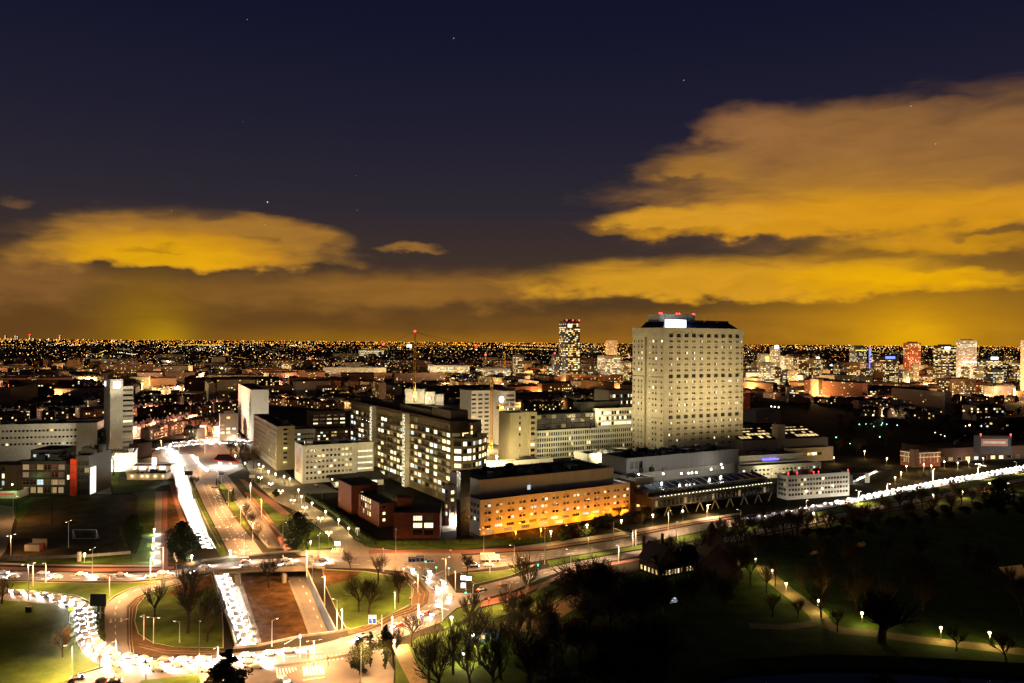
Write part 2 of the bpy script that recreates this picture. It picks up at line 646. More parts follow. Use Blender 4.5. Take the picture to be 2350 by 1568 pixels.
# ------------------------------------------------------------------ ground, roads, underpass
def P(pts, z=0.0):
    return [g(a, b, z) for a, b in pts]


def sheet(name, polys, z, mat, parent=None, kind='structure', thick=0.0):
    """flat surface from survey outlines, laid at height z (thick: a real kerb step down to z-thick)"""
    mb = MB()
    for pts in polys:
        w = [g(a, b, z) for a, b in pts]
        for tri in tessellate_polygon([w]):
            q = [w[i] for i in tri]
            if (q[1] - q[0]).cross(q[2] - q[0]).z < 0:
                q.reverse()
            mb.poly(q)
        if thick:
            n = len(w)
            for i in range(n):
                a, b = w[i], w[(i + 1) % n]
                mb.poly([a, b, b - Vector((0, 0, thick)), a - Vector((0, 0, thick))])
    o = mb.build(name, mat, parent)
    if kind and parent is None:
        o['kind'] = kind
    return o


def strip(name, rows, mat, z=0.0, parent=None, kind='structure', horiz=False):
    """road from rows (xl, xr, v[, z]) or, horiz, (x, vt, vb[, z])"""
    L, Rr = [], []
    for r in rows:
        zz = (r[3] if len(r) > 3 else 0.0) + z
        if horiz:
            L.append(g(r[0], r[1], zz)); Rr.append(g(r[0], r[2], zz))
        else:
            L.append(g(r[0], r[2], zz)); Rr.append(g(r[1], r[2], zz))
    mb = MB()
    for i in range(len(L) - 1):
        q = [L[i], Rr[i], Rr[i + 1], L[i + 1]]
        if (q[1] - q[0]).cross(q[2] - q[0]).z < 0:
            q.reverse()
        mb.poly(q)
    o = mb.build(name, mat, parent)
    if parent is None:
        o['kind'] = kind
    return o, L, Rr


# the two sunken carriageways and the open pit between the two bridges
ROAD_W = [(391, 408, 1036, 0), (401, 424, 1088, 0), (412, 446, 1154, -1.5), (441, 475, 1229, -3.8), (468, 500, 1285, -5.5),
          (494, 534, 1331, -5.5), (522, 561, 1404, -5.5), (552, 590, 1486, -5.5), (566, 604, 1530, -5.5)]
ROAD_E = [(455, 480, 1050, 0), (497, 526, 1096, 0), (535, 563, 1144, 0), (557, 589, 1179, -1.5), (589, 633, 1241, -4.0), (620, 668, 1285, -5.5),
          (659, 704, 1318, -5.5), (684, 733, 1372, -5.5), (714, 775, 1452, -5.5), (735, 800, 1500, -5.5)]


def hole_from(rows, i0, i1, grow=1.0):
    Lp = [g(r[0], r[2], r[3]) for r in rows[i0:i1]]
    Rp = [g(r[1], r[2], r[3]) for r in rows[i0:i1]]
    out = []
    for p, q in zip(Lp, Rp):
        d = (p - q); d.z = 0; d.normalize()
        out.append((p + d * grow, q - d * grow))
    return [Vector((p.x, p.y, 0)) for p, _ in out] + [Vector((q.x, q.y, 0)) for _, q in reversed(out)]


hole_w = hole_from(ROAD_W, 1, 5)
hole_e = hole_from(ROAD_E, 2, 6)
pit = [Vector((p.x, p.y, 0)) for p in P([(488, 1314), (497, 1350), (513, 1400), (527, 1440), (540, 1488),
                                         (592, 1483), (690, 1462), (772, 1451), (741, 1388), (714, 1330), (703, 1303), (600, 1304)])]
mbg = MB()
RB = 1600.0
outer = [Vector((-RB, -200, 0)), Vector((RB, -200, 0)), Vector((RB, 3000, 0)), Vector((-RB, 3000, 0))]
POND = [(1560, 1545), (1700, 1512), (1900, 1502), (2100, 1508), (2350, 1522), (2520, 1545), (2560, 1720), (1480, 1720), (1500, 1590)]
pond = P(POND)
loops = [outer, hole_w, hole_e, pit, pond]
flat = [p for l in loops for p in l]
for tri in tessellate_polygon(loops):
    q = [flat[i] for i in tri]
    if (q[1] - q[0]).cross(q[2] - q[0]).z < 0:
        q.reverse()
    mbg.poly(q)
BIG = 60000.0
for x0, x1, y0, y1 in ((-BIG, -RB, -3000, BIG), (RB, BIG, -3000, BIG), (-RB, RB, 3000, BIG), (-RB, RB, -3000, -200)):
    mbg.poly([(x0, y0, 0), (x1, y0, 0), (x1, y1, 0), (x0, y1, 0)])
ground = mbg.build('ground', M_SOIL)
ground['kind'] = 'structure'

o, WL, WR = strip('sunken_road', ROAD_W, M_ASPH, 0.06)
o, EL, ER = strip('sunken_road', ROAD_E, M_ASPH, 0.06)
# trench walls
mbw = MB()


def wall_run(mb, pts, foot, th=0.4, top=0.0):
    for i in range(len(pts) - 1):
        a, b = pts[i], pts[i + 1]
        d = Vector((b.x - a.x, b.y - a.y, 0)).normalized()
        nn = Vector((-d.y, d.x, 0)) * th
        fa, fb = foot[i], foot[i + 1]
        mb.poly([(a.x, a.y, top), (b.x, b.y, top), (b.x, b.y, fb), (a.x, a.y, fa)])
        mb.poly([(a.x + nn.x, a.y + nn.y, top), (b.x + nn.x, b.y + nn.y, top), (b.x, b.y, top), (a.x, a.y, top)])
        mb.poly([(a.x + nn.x, a.y + nn.y, top), (b.x + nn.x, b.y + nn.y, top), (b.x + nn.x, b.y + nn.y, 0), (a.x + nn.x, a.y + nn.y, 0)])


n4 = len(hole_w) // 2
zs_w = [r[3] - 0.1 for r in ROAD_W[1:5]]
zs_e = [r[3] - 0.1 for r in ROAD_E[2:6]]
wall_run(mbw, hole_w[:n4], zs_w, top=0.5)
wall_run(mbw, list(reversed(hole_w[n4:])), zs_w, top=0.25)
n4 = len(hole_e) // 2
wall_run(mbw, hole_e[:n4], zs_e, top=0.9)
wall_run(mbw, list(reversed(hole_e[n4:])), zs_e, top=0.9)
wall_run(mbw, pit[:5], [-5.7] * 5, top=0.6)
wall_run(mbw, pit[7:11], [-5.7] * 4, top=0.9)
wl = mbw.build('retaining_walls', M_CONC)
wl['kind'] = 'structure'
# slope strip between road edge and trench wall
mbv = MB()
for rows, LL, RR_, hole, i0, n in ((ROAD_W, WL, WR, hole_w, 1, 4), (ROAD_E, EL, ER, hole_e, 2, 4)):
    for i in range(n - 1):
        a, b = LL[i0 + i], LL[i0 + i + 1]
        c, d = hole[i], hole[i + 1]
        mbv.poly([a, b, Vector((d.x, d.y, b.z)), Vector((c.x, c.y, a.z))])
        a, b = RR_[i0 + i], RR_[i0 + i + 1]
        c, d = hole[-1 - i], hole[-2 - i]
        mbv.poly([a, b, Vector((d.x, d.y, b.z)), Vector((c.x, c.y, a.z))])
vg = mbv.build('road_verge', M_PAVE)
vg['kind'] = 'structure'
# pit floor and heath bank
mbk = MB()
pf = [Vector((p.x, p.y, -5.6)) for p in pit]
for tri in tessellate_polygon([pf]):
    q = [pf[i] for i in tri]
    mbk.poly(q if (q[1] - q[0]).cross(q[2] - q[0]).z > 0 else q[::-1])
pfl = mbk.build('underpass_floor', M_PAVE)
pfl['kind'] = 'structure'
BANK = [(538, 655, 1316), (549, 668, 1350), (566, 688, 1400), (588, 713, 1470), (594, 720, 1500)]
mbk = MB()
prev = None
random.seed(5)
for k in range(25):
    t = k / 24 * (len(BANK) - 1)
    i = min(int(t), len(BANK) - 2)
    fr = t - i
    xl = BANK[i][0] * (1 - fr) + BANK[i + 1][0] * fr
    xr = BANK[i][1] * (1 - fr) + BANK[i + 1][1] * fr
    v = BANK[i][2] * (1 - fr) + BANK[i + 1][2] * fr
    a, b = g(xl, v, -5.3), g(xr, v, -5.3)
    row = []
    for j in range(13):
        u = j / 12
        h = min(1.0, min(u, 1 - u) / 0.09)
        h = h * h * (3 - 2 * h)
        p = a.lerp(b, u)
        row.append((p.x, p.y, -5.42 + .62 * h + random.uniform(-.07, .10)))
    if prev:
        for j in range(12):
            mbk.poly([prev[j], prev[j + 1], row[j + 1], row[j]])
    prev = row
bk = mbk.build('heath_bank', M_HEATH)
bk['kind'] = 'structure'

# bridges: decks with parapets over the pit
R1 = [(-120, 1307, 1328), (0, 1311, 1331), (100, 1312, 1333), (212, 1316, 1335), (300, 1316, 1334), (375, 1312, 1328), (440, 1303, 1320),
      (490, 1294, 1313), (590, 1284, 1302), (712, 1279, 1302), (800, 1278, 1304), (850, 1278, 1305)]
o, _, _ = strip('road', R1, M_ASPH, 0.05, horiz=True)


def bridge(pts_n, pts_s, label):
    """deck slab and parapets between the survey lines of the two edges"""
    a = [g(x, y) for x, y in pts_n]
    b = [g(x, y) for x, y in pts_s]
    r = thing('road_bridge', tuple((a[0] + b[-1]) / 2), label, 'bridge')
    mb = MB()
    for i in range(len(a) - 1):
        q = [a[i], b[i], b[i + 1], a[i + 1]]
        mb.prism([(p.x, p.y) for p in q], -1.1, -0.02)
    mb.build('deck', M_CONC, r)
    for ln in (a, b):
        mb = MB()
        for i in range(len(ln) - 1):
            d = (ln[i + 1] - ln[i])
            c = (ln[i] + ln[i + 1]) / 2
            mb.obox((c.x, c.y), (d.normalized().x, d.normalized().y), d.length + .01, 0.35, -1.4, 0.75)
        mb.build('parapet', M_CONC, r)
    for ln, in ((b,),):
        mb = MB()
        for i in range(len(ln) - 1):
            n = max(2, int((ln[i + 1] - ln[i]).length / 2.5))
            for k in range(n):
                p = ln[i].lerp(ln[i + 1], k / n)
                mb.tube((p.x, p.y, .75), (p.x, p.y, 1.2), .04, .04, 4)
            p, q = ln[i], ln[i + 1]
            mb.tube((p.x, p.y, 1.2), (q.x, q.y, 1.2), .05, .05, 4)
        mb.build('handrail', M_METAL, r)
    return r


br_n = bridge([(462, 1289), (520, 1281), (590, 1275), (652, 1268), (690, 1267)], [(480, 1314), (540, 1308), (600, 1304.5), (703, 1303.5), (745, 1305)],
              'wide concrete road bridge over the sunken carriageways, the upper of the two')
for (px, v) in ((545, 1313), (652, 1312), (517, 1285), (624, 1284)):
    p = g(px, v)
    mb = MB()
    mb.tube((p.x, p.y, -5.6), (p.x, p.y, -1.1), 1.0, 1.2, 6)
    mb.build('pier', M_CONC, br_n)
br_s = bridge([(536, 1489), (592, 1483.5), (690, 1462.5), (775, 1452), (800, 1446)], [(560, 1535), (640, 1530), (720, 1520), (800, 1505), (840, 1490)],
              'low concrete road bridge with pale parapet at the foot of the brown bank')

# junction and ring
R2T = [(0, 1351), (75, 1359), (175, 1369), (205, 1386), (222, 1411), (220, 1441), (240, 1474), (275, 1494), (350, 1510), (475, 1504), (587, 1495),
       (657, 1487), (727, 1479), (762, 1471), (837, 1449), (875, 1436), (912, 1416), (957, 1401), (981, 1384), (985, 1361), (957, 1326), (927, 1311), (846, 1305)]
R2B = [(846, 1278.5), (937, 1275), (1062, 1276), (1062, 1313), (1020, 1322), (1047, 1361), (1120, 1361), (1110, 1376), (1047, 1396), (1010, 1429), (962, 1446), (897, 1474),
       (880, 1500), (905, 1540), (900, 1600), (150, 1600), (182, 1548), (242, 1531), (217, 1519), (195, 1499), (180, 1476), (175, 1451), (172, 1419), (160, 1399), (125, 1386),
       (62, 1381), (0, 1374), (-120, 1366), (-120, 1340)]
sheet('junction_road', [R2T + R2B], 0.03, M_ASPH)
sheet('link_road', [[(240, 1474), (240, 1401), (245, 1384), (267, 1369), (300, 1351), (350, 1339), (410, 1326), (440, 1318), (445, 1326), (412, 1339), (362, 1351), (312, 1371),
                     (291, 1391), (291, 1426), (292, 1476), (300, 1501), (275, 1494)]], 0.045, M_ASPH)
W1 = [(1060, 1276, 1313), (1175, 1267, 1297), (1255, 1264, 1284), (1407, 1241, 1260), (1600, 1204, 1221), (1762, 1181, 1196), (1975, 1139, 1151), (2137, 1107, 1120), (2350, 1069, 1082), (2480, 1048, 1058)]
W2 = [(1100, 1345, 1376), (1175, 1326, 1357), (1240, 1308, 1328), (1312, 1291, 1303), (1450, 1266, 1279), (1650, 1236, 1249), (1762, 1210, 1222), (2012, 1162, 1172), (2350, 1096, 1105), (2480, 1070, 1079)]
strip('road', W1, M_ASPH, 0.05, horiz=True)
strip('road', W2, M_ASPH, 0.05, horiz=True)
strip('cycle_path', [(-120, 1297, 1305), (0, 1301, 1309), (200, 1305, 1312), (370, 1303, 1310), (400, 1298, 1305)], M_RED, 0.03, horiz=True)
strip('footpath', [(-120, 1290, 1294), (0, 1292, 1296), (200, 1296, 1300), (370, 1297, 1301)], M_PAVE, 0.03, horiz=True)
strip('footpath', [(356, 372, 1128), (355, 371, 1200), (352, 369, 1300)], M_PAVE, 0.04)
strip('cycle_path', [(372, 384, 1128), (372, 384, 1200), (369, 386, 1303)], M_RED, 0.04)
strip('cycle_path', [(388, 402, 1110), (394, 408, 1128), (400, 412, 1160), (414, 428, 1200)], M_RED, 0.04)
strip('cycle_path', [(1062, 1262, 1272), (1255, 1255.5, 1260), (1407, 1234, 1238), (1600, 1198, 1201), (1762, 1175, 1178)], M_RED, 0.04, horiz=True)
strip('service_road', [(1180, 1256, 1261), (1255, 1245, 1254), (1407, 1224, 1232), (1600, 1191, 1196.5), (1700, 1176, 1181)], M_PAVE, 0.04, horiz=True)
strip('cycle_path', [(846, 1262, 1271), (937, 1262, 1268), (1062, 1262, 1270)], M_RED, 0.05, horiz=True)
strip('footpath', [(837, 1255, 1279), (937, 1266, 1275), (1060, 1268, 1276)], M_PAVE, 0.035, horiz=True)
strip('cycle_path', [(1090, 1384, 1396), (1175, 1362, 1376), (1250, 1335, 1343), (1312, 1306, 1314), (1450, 1283, 1289), (1762, 1225, 1229), (2350, 1108, 1111)], M_RED, 0.04, horiz=True)
# off-ramp and the wide plateau between the carriageways
strip('slip_road', [(418, 460, 1050), (430, 500, 1090), (447, 494, 1110), (468, 520, 1159), (490, 548, 1200), (511, 583, 1241), (529, 606, 1274)], M_ASPH, 0.04)
sheet('plaza', [[(300, 1052), (340, 1042), (380, 1024), (450, 1010), (545, 1004), (640, 1012), (700, 1026), (660, 1040), (548, 1040), (560, 1075), (520, 1092), (440, 1066), (400, 1075), (300, 1075)]], 0.03, M_ASPH)
strip('cycle_path', [(560, 572, 1130), (583, 600, 1164), (622, 641, 1215), (655, 674, 1266)], M_RED, 0.04)
strip('cycle_path', [(548, 560, 1100), (577, 592, 1126), (607, 630, 1150), (645, 668, 1181)], M_RED, 0.04)
sheet('frontage_road', [[(560, 1060), (620, 1048), (675, 1100), (745, 1112), (780, 1130), (700, 1134), (700, 1151), (747, 1179), (787, 1209), (810, 1234), (807, 1251), (790, 1268), (846, 1278), (760, 1279), (690, 1276),
                         (672, 1266), (735, 1262), (770, 1262), (770, 1256), (762, 1236), (737, 1216), (692, 1179), (632, 1151), (585, 1108)]], 0.045, M_PAVE)
sheet('car_park', [[(213, 1060), (245, 1060), (252, 1100), (256, 1134), (213, 1134)]], 0.03, M_PAVE)
sheet('car_park', [[(0, 1160), (28, 1163), (40, 1178), (30, 1200), (24, 1230), (14, 1262), (0, 1280), (-60, 1280), (-60, 1160)]], 0.03, M_PAVE)
sheet('forecourt', [[(292, 1100), (285, 1070), (395, 1062), (400, 1098)]], 0.035, M_PAVE)
sheet('footpath', [[(772, 1260), (809, 1237), (846, 1256), (846, 1279), (788, 1279)]], 0.028, M_PAVE)
sheet('site_floor', [[(1070, 985), (1165, 985), (1165, 1056), (1090, 1060), (1060, 1052)]], 0.03, M_CONC)
sheet('yard', [[(1010, 1180), (1050, 1150), (1062, 1215), (1015, 1222)]], 0.035, M_PAVE)
# tram track rings, ballast with rails
sheet('tram_track_bed', [[(291, 1391), (312, 1371), (362, 1352), (368, 1358), (332, 1366), (314, 1391), (308, 1426), (317, 1457), (350, 1477), (400, 1487), (500, 1490), (520, 1496), (475, 1502),
                          (350, 1508), (300, 1498), (293, 1476), (292, 1426)]], 0.05, M_BALLAST)
sheet('tram_track_bed', [[(927, 1313), (957, 1327), (984, 1362), (980, 1383), (956, 1400), (912, 1415), (875, 1435), (837, 1448), (800, 1456), (797, 1448), (862, 1431), (912, 1404), (945, 1388), (950, 1352), (930, 1333), (905, 1322)]],
      0.05, M_BALLAST)
mb = MB()
for ring in ([(300, 1500), (297, 1470), (296, 1426), (298, 1395), (318, 1373), (364, 1354)], [(307, 1500), (303, 1470), (302, 1426), (305, 1395), (324, 1370), (366, 1355)],
             [(318, 1478), (380, 1493), (500, 1497)], [(320, 1484), (380, 1499), (500, 1501)],
             [(935, 1317), (955, 1337), (975, 1363), (970, 1383), (948, 1400), (900, 1417), (840, 1444)], [(925, 1318), (946, 1338), (964, 1363), (960, 1382), (940, 1397), (895, 1413), (835, 1440)]):
    pts = [g(a, b, 0.07) for a, b in ring]
    for i in range(len(pts) - 1):
        mb.tube(pts[i], pts[i + 1], 0.09, 0.09, 4)
rl = mb.build('tram_rails', M_RAIL)
rl['kind'] = 'structure'

# lawns, raised on kerbs
LAWNS = [
    [(0, 1334), (100, 1337), (212, 1339), (300, 1338), (375, 1332), (410, 1325), (350, 1338), (300, 1350), (262, 1368), (243, 1384), (228, 1388), (205, 1381), (175, 1367), (75, 1357), (0, 1349)],
    [(-120, 1371), (0, 1376), (62, 1383), (125, 1388), (158, 1401), (170, 1420), (173, 1451), (178, 1477), (193, 1501), (216, 1521), (238, 1530), (182, 1546), (110, 1600), (-120, 1600)],
    [(222, 1392), (238, 1391), (238, 1474), (228, 1458), (223, 1441)],
    [(334, 1367), (364, 1355), (412, 1342), (445, 1330), (485, 1318), (494, 1352), (509, 1400), (512, 1440), (512, 1488), (400, 1486), (350, 1476), (318, 1456), (309, 1426), (315, 1391)],
    [(740, 1307), (837, 1312), (905, 1323), (930, 1334), (949, 1353), (943, 1388), (912, 1403), (862, 1430), (797, 1447), (775, 1408), (748, 1347)],
    [(1057, 1317), (1150, 1311), (1232, 1296), (1170, 1322), (1090, 1341)],
    [(1255, 1287), (1407, 1263), (1600, 1224), (1762, 1199), (1975, 1154), (2137, 1123), (2350, 1085), (2350, 1094), (2012, 1159), (1762, 1207), (1650, 1233), (1450, 1263), (1312, 1288), (1262, 1300)],
    [(410, 1049), (418, 1062), (430, 1092), (447, 1120), (466, 1160), (488, 1202), (509, 1242), (522, 1279), (507, 1279), (478, 1226), (449, 1152), (428, 1090)],
    [(502, 1112), (512, 1110), (540, 1146), (552, 1176), (584, 1240), (555, 1200), (524, 1158)],
    [(303, 1131), (357, 1124), (354, 1200), (351, 1297), (301, 1294.5), (301, 1270), (318, 1140)],
    [(250, 1072), (290, 1062), (276, 1080), (276, 1094), (330, 1106), (398, 1104), (402, 1112), (370, 1114), (357, 1122), (260, 1132), (254, 1095)],
    [(30, 1165), (75, 1142), (60, 1180), (40, 1200)],
    [(0, 1288), (100, 1281), (300, 1272), (300, 1294), (200, 1293), (0, 1290)],
    [(672, 1264), (640, 1214), (600, 1163), (560, 1112), (548, 1098), (606, 1148), (646, 1183), (692, 1181), (735, 1218), (760, 1238), (768, 1256), (735, 1260)],
    [(815, 1234), (850, 1240), (1060, 1240), (1130, 1238), (1180, 1247), (1062, 1261), (937, 1261), (838, 1254)],
    [(1010, 1431), (1049, 1398), (1110, 1380), (1092, 1400), (1060, 1425), (1020, 1442)],
    [(1100, 1398), (1175, 1380), (1255, 1346), (1312, 1318), (1330, 1330), (1290, 1370), (1220, 1400), (1130, 1420), (1095, 1415)],
    [(455, 1549), (325, 1561), (290, 1600), (470, 1600)],
]
LAWN_Z = 0.14
for i, pts in enumerate(LAWNS):
    sheet('lawn', [pts], LAWN_Z + i * .004, M_GRASS, thick=0.16 + i * .004)
# kerb stones round the islands: one run of stone per island
mb = MB()
for i in (0, 1, 3, 4, 5):
    w = [g(a, b, 0) for a, b in LAWNS[i]]
    for k in range(len(w)):
        a, b = w[k], w[(k + 1) % len(w)]
        d = b - a
        c = (a + b) / 2
        mb.obox((c.x, c.y), (d.normalized().x, d.normalized().y), d.length + .1, 0.3, 0.0, 0.17)
kb = mb.build('kerbs', M_KERB)
kb['kind'] = 'structure'
# the waste field and path-side brown verge, park ground, pond
sheet('waste_field', [[(75, 1141), (318, 1134), (312, 1200), (300, 1270), (30, 1280), (25, 1250), (40, 1200), (60, 1180)]], 0.08, M_ROUGH)
sheet('verge', [[(384, 1128), (394, 1130), (414, 1200), (440, 1280), (450, 1298), (386, 1300)]], 0.06, M_HEATH)
sheet('verge', [[(740, 1308), (830, 1313), (800, 1332), (748, 1345)]], 0.26, M_HEATH)
sheet('verge', [[(410, 1343), (485, 1320), (490, 1348), (440, 1368), (380, 1366)]], 0.26, M_HEATH)
sheet('verge', [[(520, 1160), (534, 1146), (557, 1181), (588, 1240), (583, 1242), (548, 1201)]], 0.06, M_HEATH)
def lawn_with_hole(pts, hole, z):
    mb = MB()
    lp = [[g(a, b, z) for a, b in pts], [g(a, b, z) for a, b in hole]]
    fl = [p for l in lp for p in l]
    for tri in tessellate_polygon(lp):
        q = [fl[i] for i in tri]
        mb.poly(q if (q[1] - q[0]).cross(q[2] - q[0]).z > 0 else q[::-1])
    mb.build('park_lawn', M_GRASS)['kind'] = 'structure'


lawn_with_hole([(1020, 1448), (1100, 1420), (1260, 1392), (1400, 1335), (1600, 1270), (1762, 1232), (2350, 1112), (2600, 1060), (2600, 1760), (905, 1760), (908, 1500), (960, 1462)], POND, 0.02)
mb = MB()
cen = sum(pond, Vector((0, 0, 0))) / len(pond)
for i in range(len(pond)):
    a, b = pond[i], pond[(i + 1) % len(pond)]
    ai, bi = a + (cen - a).normalized() * 4.5, b + (cen - b).normalized() * 4.5
    mb.poly([a, b, Vector((bi.x, bi.y, -3.1)), Vector((ai.x, ai.y, -3.1))])
mb.build('pond_bank', M_GRASS)['kind'] = 'structure'
PATHS = [
    [(1750, 1298), (1766, 1322), (1800, 1352), (1838, 1380), (1874, 1408), (1890, 1432), (1930, 1447), (1985, 1452), (2060, 1462), (2160, 1474), (2300, 1490), (2420, 1505)],
    [(1872, 1430), (1800, 1440), (1720, 1436)],
    [(918, 1480), (935, 1520), (968, 1580)],
    [(1255, 1338), (1235, 1362), (1215, 1384)], [(1330, 1370), (1250, 1420), (1195, 1440), (1150, 1436)], [(1190, 1380), (1160, 1400), (1240, 1402), (1290, 1360)],
]
PW = [7, 5, 5, 3, 9, 4]
mb = MB()
for pts, wd in zip(PATHS, PW):
    w = [g(a, b, 0.06) for a, b in pts]
    L_, R_ = [], []
    for k, p in enumerate(w):
        d = (w[min(k + 1, len(w) - 1)] - w[max(k - 1, 0)]).normalized()
        nn = Vector((-d.y, d.x, 0)) * wd / 2
        L_.append(p + nn); R_.append(p - nn)
    for k in range(len(w) - 1):
        mb.poly([R_[k], R_[k + 1], L_[k + 1], L_[k]])
pt = mb.build('park_path', M_PATH)
pt['kind'] = 'structure'
M_WATER = pbsdf('pond_water', (0.004, 0.005, 0.006), 0.06, 0.2, 0.2, spec=0.5)
_b = M_WATER.node_tree
_n = NB(_b)
_bn = _b.nodes.new('ShaderNodeBump')
_bn.inputs['Strength'].default_value = 0.15
_bn.inputs['Distance'].default_value = 0.05
_tc = _b.nodes.new('ShaderNodeTexCoord')
_n.put(_bn.inputs['Height'], _n.noise(_tc.outputs['Object'], 0.9, 3, 0.5))
_n.put(_b.nodes['Principled BSDF'].inputs['Normal'], _bn.outputs[0])
mb = MB()
mb.poly([(p.x, p.y, -2.9) for p in pond][::-1] if False else [(p.x, p.y, -2.9) for p in pond])
mb.build('pond_water', M_WATER)['kind'] = 'structure'
sheet('pond_water', [[(1828, 1278), (1872, 1263), (1878, 1269), (1840, 1281)], [(1936, 1262), (1982, 1242), (1990, 1250), (1952, 1263)]], 0.06, M_WATER)
sheet('pond_water', [[(1515, 1374), (1552, 1372), (1556, 1382), (1522, 1388)], [(2292, 1302), (2345, 1296), (2362, 1326), (2322, 1332)]], 0.06, M_WATER)


# road markings
def marks(name, polys, z=0.08):
    mb = MB()
    for q in polys:
        w = [g(a, b, z if len(r) < 3 else r[2] + z) for r in q for a, b in (r[:2],)]
        for tri in tessellate_polygon([w]):
            t3 = [w[i] for i in tri]
            mb.poly(t3 if (t3[1] - t3[0]).cross(t3[2] - t3[0]).z > 0 else t3[::-1])
    o = mb.build(name, M_PAINT)
    o['kind'] = 'structure'
    return o


def dashes(pts, dash=3.0, gap=6.0, w=0.22, z=0.09):
    """dashed centre line along survey points -> quads in world space"""
    ws = [g(p[0], p[1], (p[2] if len(p) > 2 else 0) + z) for p in pts]
    out = []
    pos = 0.0
    for i in range(len(ws) - 1):
        a, b = ws[i], ws[i + 1]
        d = (b - a)
        Ln = d.length
        d.normalize()
        nn = Vector((-d.y, d.x, 0)) * w / 2
        s = -(pos % (dash + gap))
        while s < Ln:
            s0, s1 = max(s, 0), min(s + dash, Ln)
            if s1 > s0:
                p, q = a + d * s0, a + d * s1
                out.append([p - nn, q - nn, q + nn, p + nn])
            s += dash + gap
        pos += Ln
    return out


MK = []
for f in (0.28, 0.5, 0.74):
    MK += dashes([(x, t + (b - t) * f) for x, t, b in W1], 2.5, 7, 0.3)
for f in (0.5,):
    MK += dashes([(x, t + (b - t) * f) for x, t, b in W2], 2.5, 7, 0.3)
for f in (0.33, 0.66):
    MK += dashes([(x, t + (b - t) * f) for x, t, b in R1], 3, 6, 0.3)
MK += dashes([(xl + (xr - xl) * .5, v, z) for xl, xr, v, z in ROAD_E[1:]], 3, 7, .25)
MK += dashes([(xl + (xr - xl) * .5, v, z) for xl, xr, v, z in ROAD_W[1:]], 3, 7, .25)
for f in (.36, .64):
    MK += dashes([(447 + (494 - 447) * f, 1110), (468 + 52 * f, 1159), (490 + 58 * f, 1200), (511 + 72 * f, 1241), (529 + 77 * f, 1272)], 3, 4, .25)
MK += dashes([(265, 1490), (265, 1440), (264, 1400), (278, 1374), (310, 1355), (400, 1333)], 3, 4, .25)
for dd in (-8, 6):
    MK += dashes([(260 + dd, 1500 + dd), (340, 1520 + dd), (480, 1518 + dd), (600, 1508 + dd), (700, 1497 + dd), (800, 1478 + dd), (880, 1450 + dd), (960, 1415 + dd), (1000, 1390 + dd)], 3, 5, .25)
    MK += dashes([(0, 1362 + dd * .5), (100, 1371 + dd * .5), (160, 1382 + dd * .5), (192, 1408 + dd * .2), (196 + dd, 1440), (205 + dd, 1474), (240, 1505 + dd)], 3, 5, .25)
MK += dashes([(935, 1300), (975, 1335), (1005, 1365)], 3, 3, .3)
MK += dashes([(960, 1300), (1000, 1330), (1030, 1365)], 3, 3, .3)
for line in ([(1000, 1318), (1018, 1310)], [(970, 1330), (990, 1322)], [(1003, 1392), (1030, 1400)], [(649, 1274), (658, 1299)], [(650, 1497), (652, 1520)], [(190, 1512), (235, 1492)], [(178, 1520), (225, 1500)],
             [(695, 1561), (745, 1554)], [(0, 1322), (40, 1311)]):
    MK += dashes(line, 50, 1, .5)
for x0 in range(7):          # zebra crossings
    xx = 697 + x0 * 7.2
    MK.append([g(xx, 1551 - x0 * .6, .09), g(xx + 4, 1551 - x0 * .6, .09), g(xx + 1.5, 1530 - x0 * .6, .09), g(xx - 2.5, 1530 - x0 * .6, .09)])
    xx = 636 + x0 * 7.0
    MK.append([g(xx, 1556 - x0 * 3, .09), g(xx + 4, 1556 - x0 * 3, .09), g(xx + 1, 1536 - x0 * .8, .09), g(xx - 3, 1536 - x0 * .8, .09)])
    if x0 < 6:
        xx = 762 + x0 * 4.6
        MK.append([g(xx - 3, 1268, .09), g(xx - .6, 1268, .09), g(xx + 3, 1258, .09), g(xx + .8, 1258, .09)])
    xx = 541 + x0 * 4.6
    MK.append([g(xx, 1280, .09), g(xx + 2.6, 1280, .09), g(xx - .2, 1275, .09), g(xx - 2.8, 1275, .09)])
for k in range(9):           # give-way triangles and block marks by the crossing
    xx = 715 + k * 9
    MK.append([g(xx, 1506 - k * .6, .09), g(xx + 5, 1505.6 - k * .6, .09), g(xx + 2.5, 1510 - k * .6, .09)])
    xx = 703 + k * 10
    MK.append([g(xx, 1524 - k * 1.3, .09), g(xx + 4.4, 1523.6 - k * 1.3, .09), g(xx + 4.4, 1520.4 - k * 1.3, .09), g(xx, 1520.8 - k * 1.3, .09)])
    if k < 7:
        MK.append([g(494 + k * 2.4, 1116 + k * 7.4, .09), g(500 + k * 2, 1119 + k * 7.4, .09), g(501 + k * 2, 1121 + k * 7.4, .09), g(495 + k * 2.4, 1119 + k * 7.4, .09)])


def arrow(px, v, head, s=1.0, turn=0):
    """painted lane arrow, head towards the survey point `head`"""
    p = g(px, v, .09)
    d = (g(*head, .09) - p); d.z = 0; d.normalize()
    n2 = Vector((-d.y, d.x, 0))
    L_ = 5 * s
    out = [[p - n2 * .2, p + d * L_ * .6 - n2 * .2, p + d * L_ * .6 + n2 * .2, p + n2 * .2],
           [p + d * L_ * .6 - n2 * .7, p + d * L_ - n2 * .0, p + d * L_ * .6 + n2 * .7]]
    if turn:
        q = p + d * L_ * .45
        out += [[q - d * .2, q + n2 * turn * 1.5 - d * .2, q + n2 * turn * 1.5 + d * .2, q + d * .2], [q + n2 * turn * 1.5 - d * .7, q + n2 * turn * 2.6, q + n2 * turn * 1.5 + d * .7]]
    return out


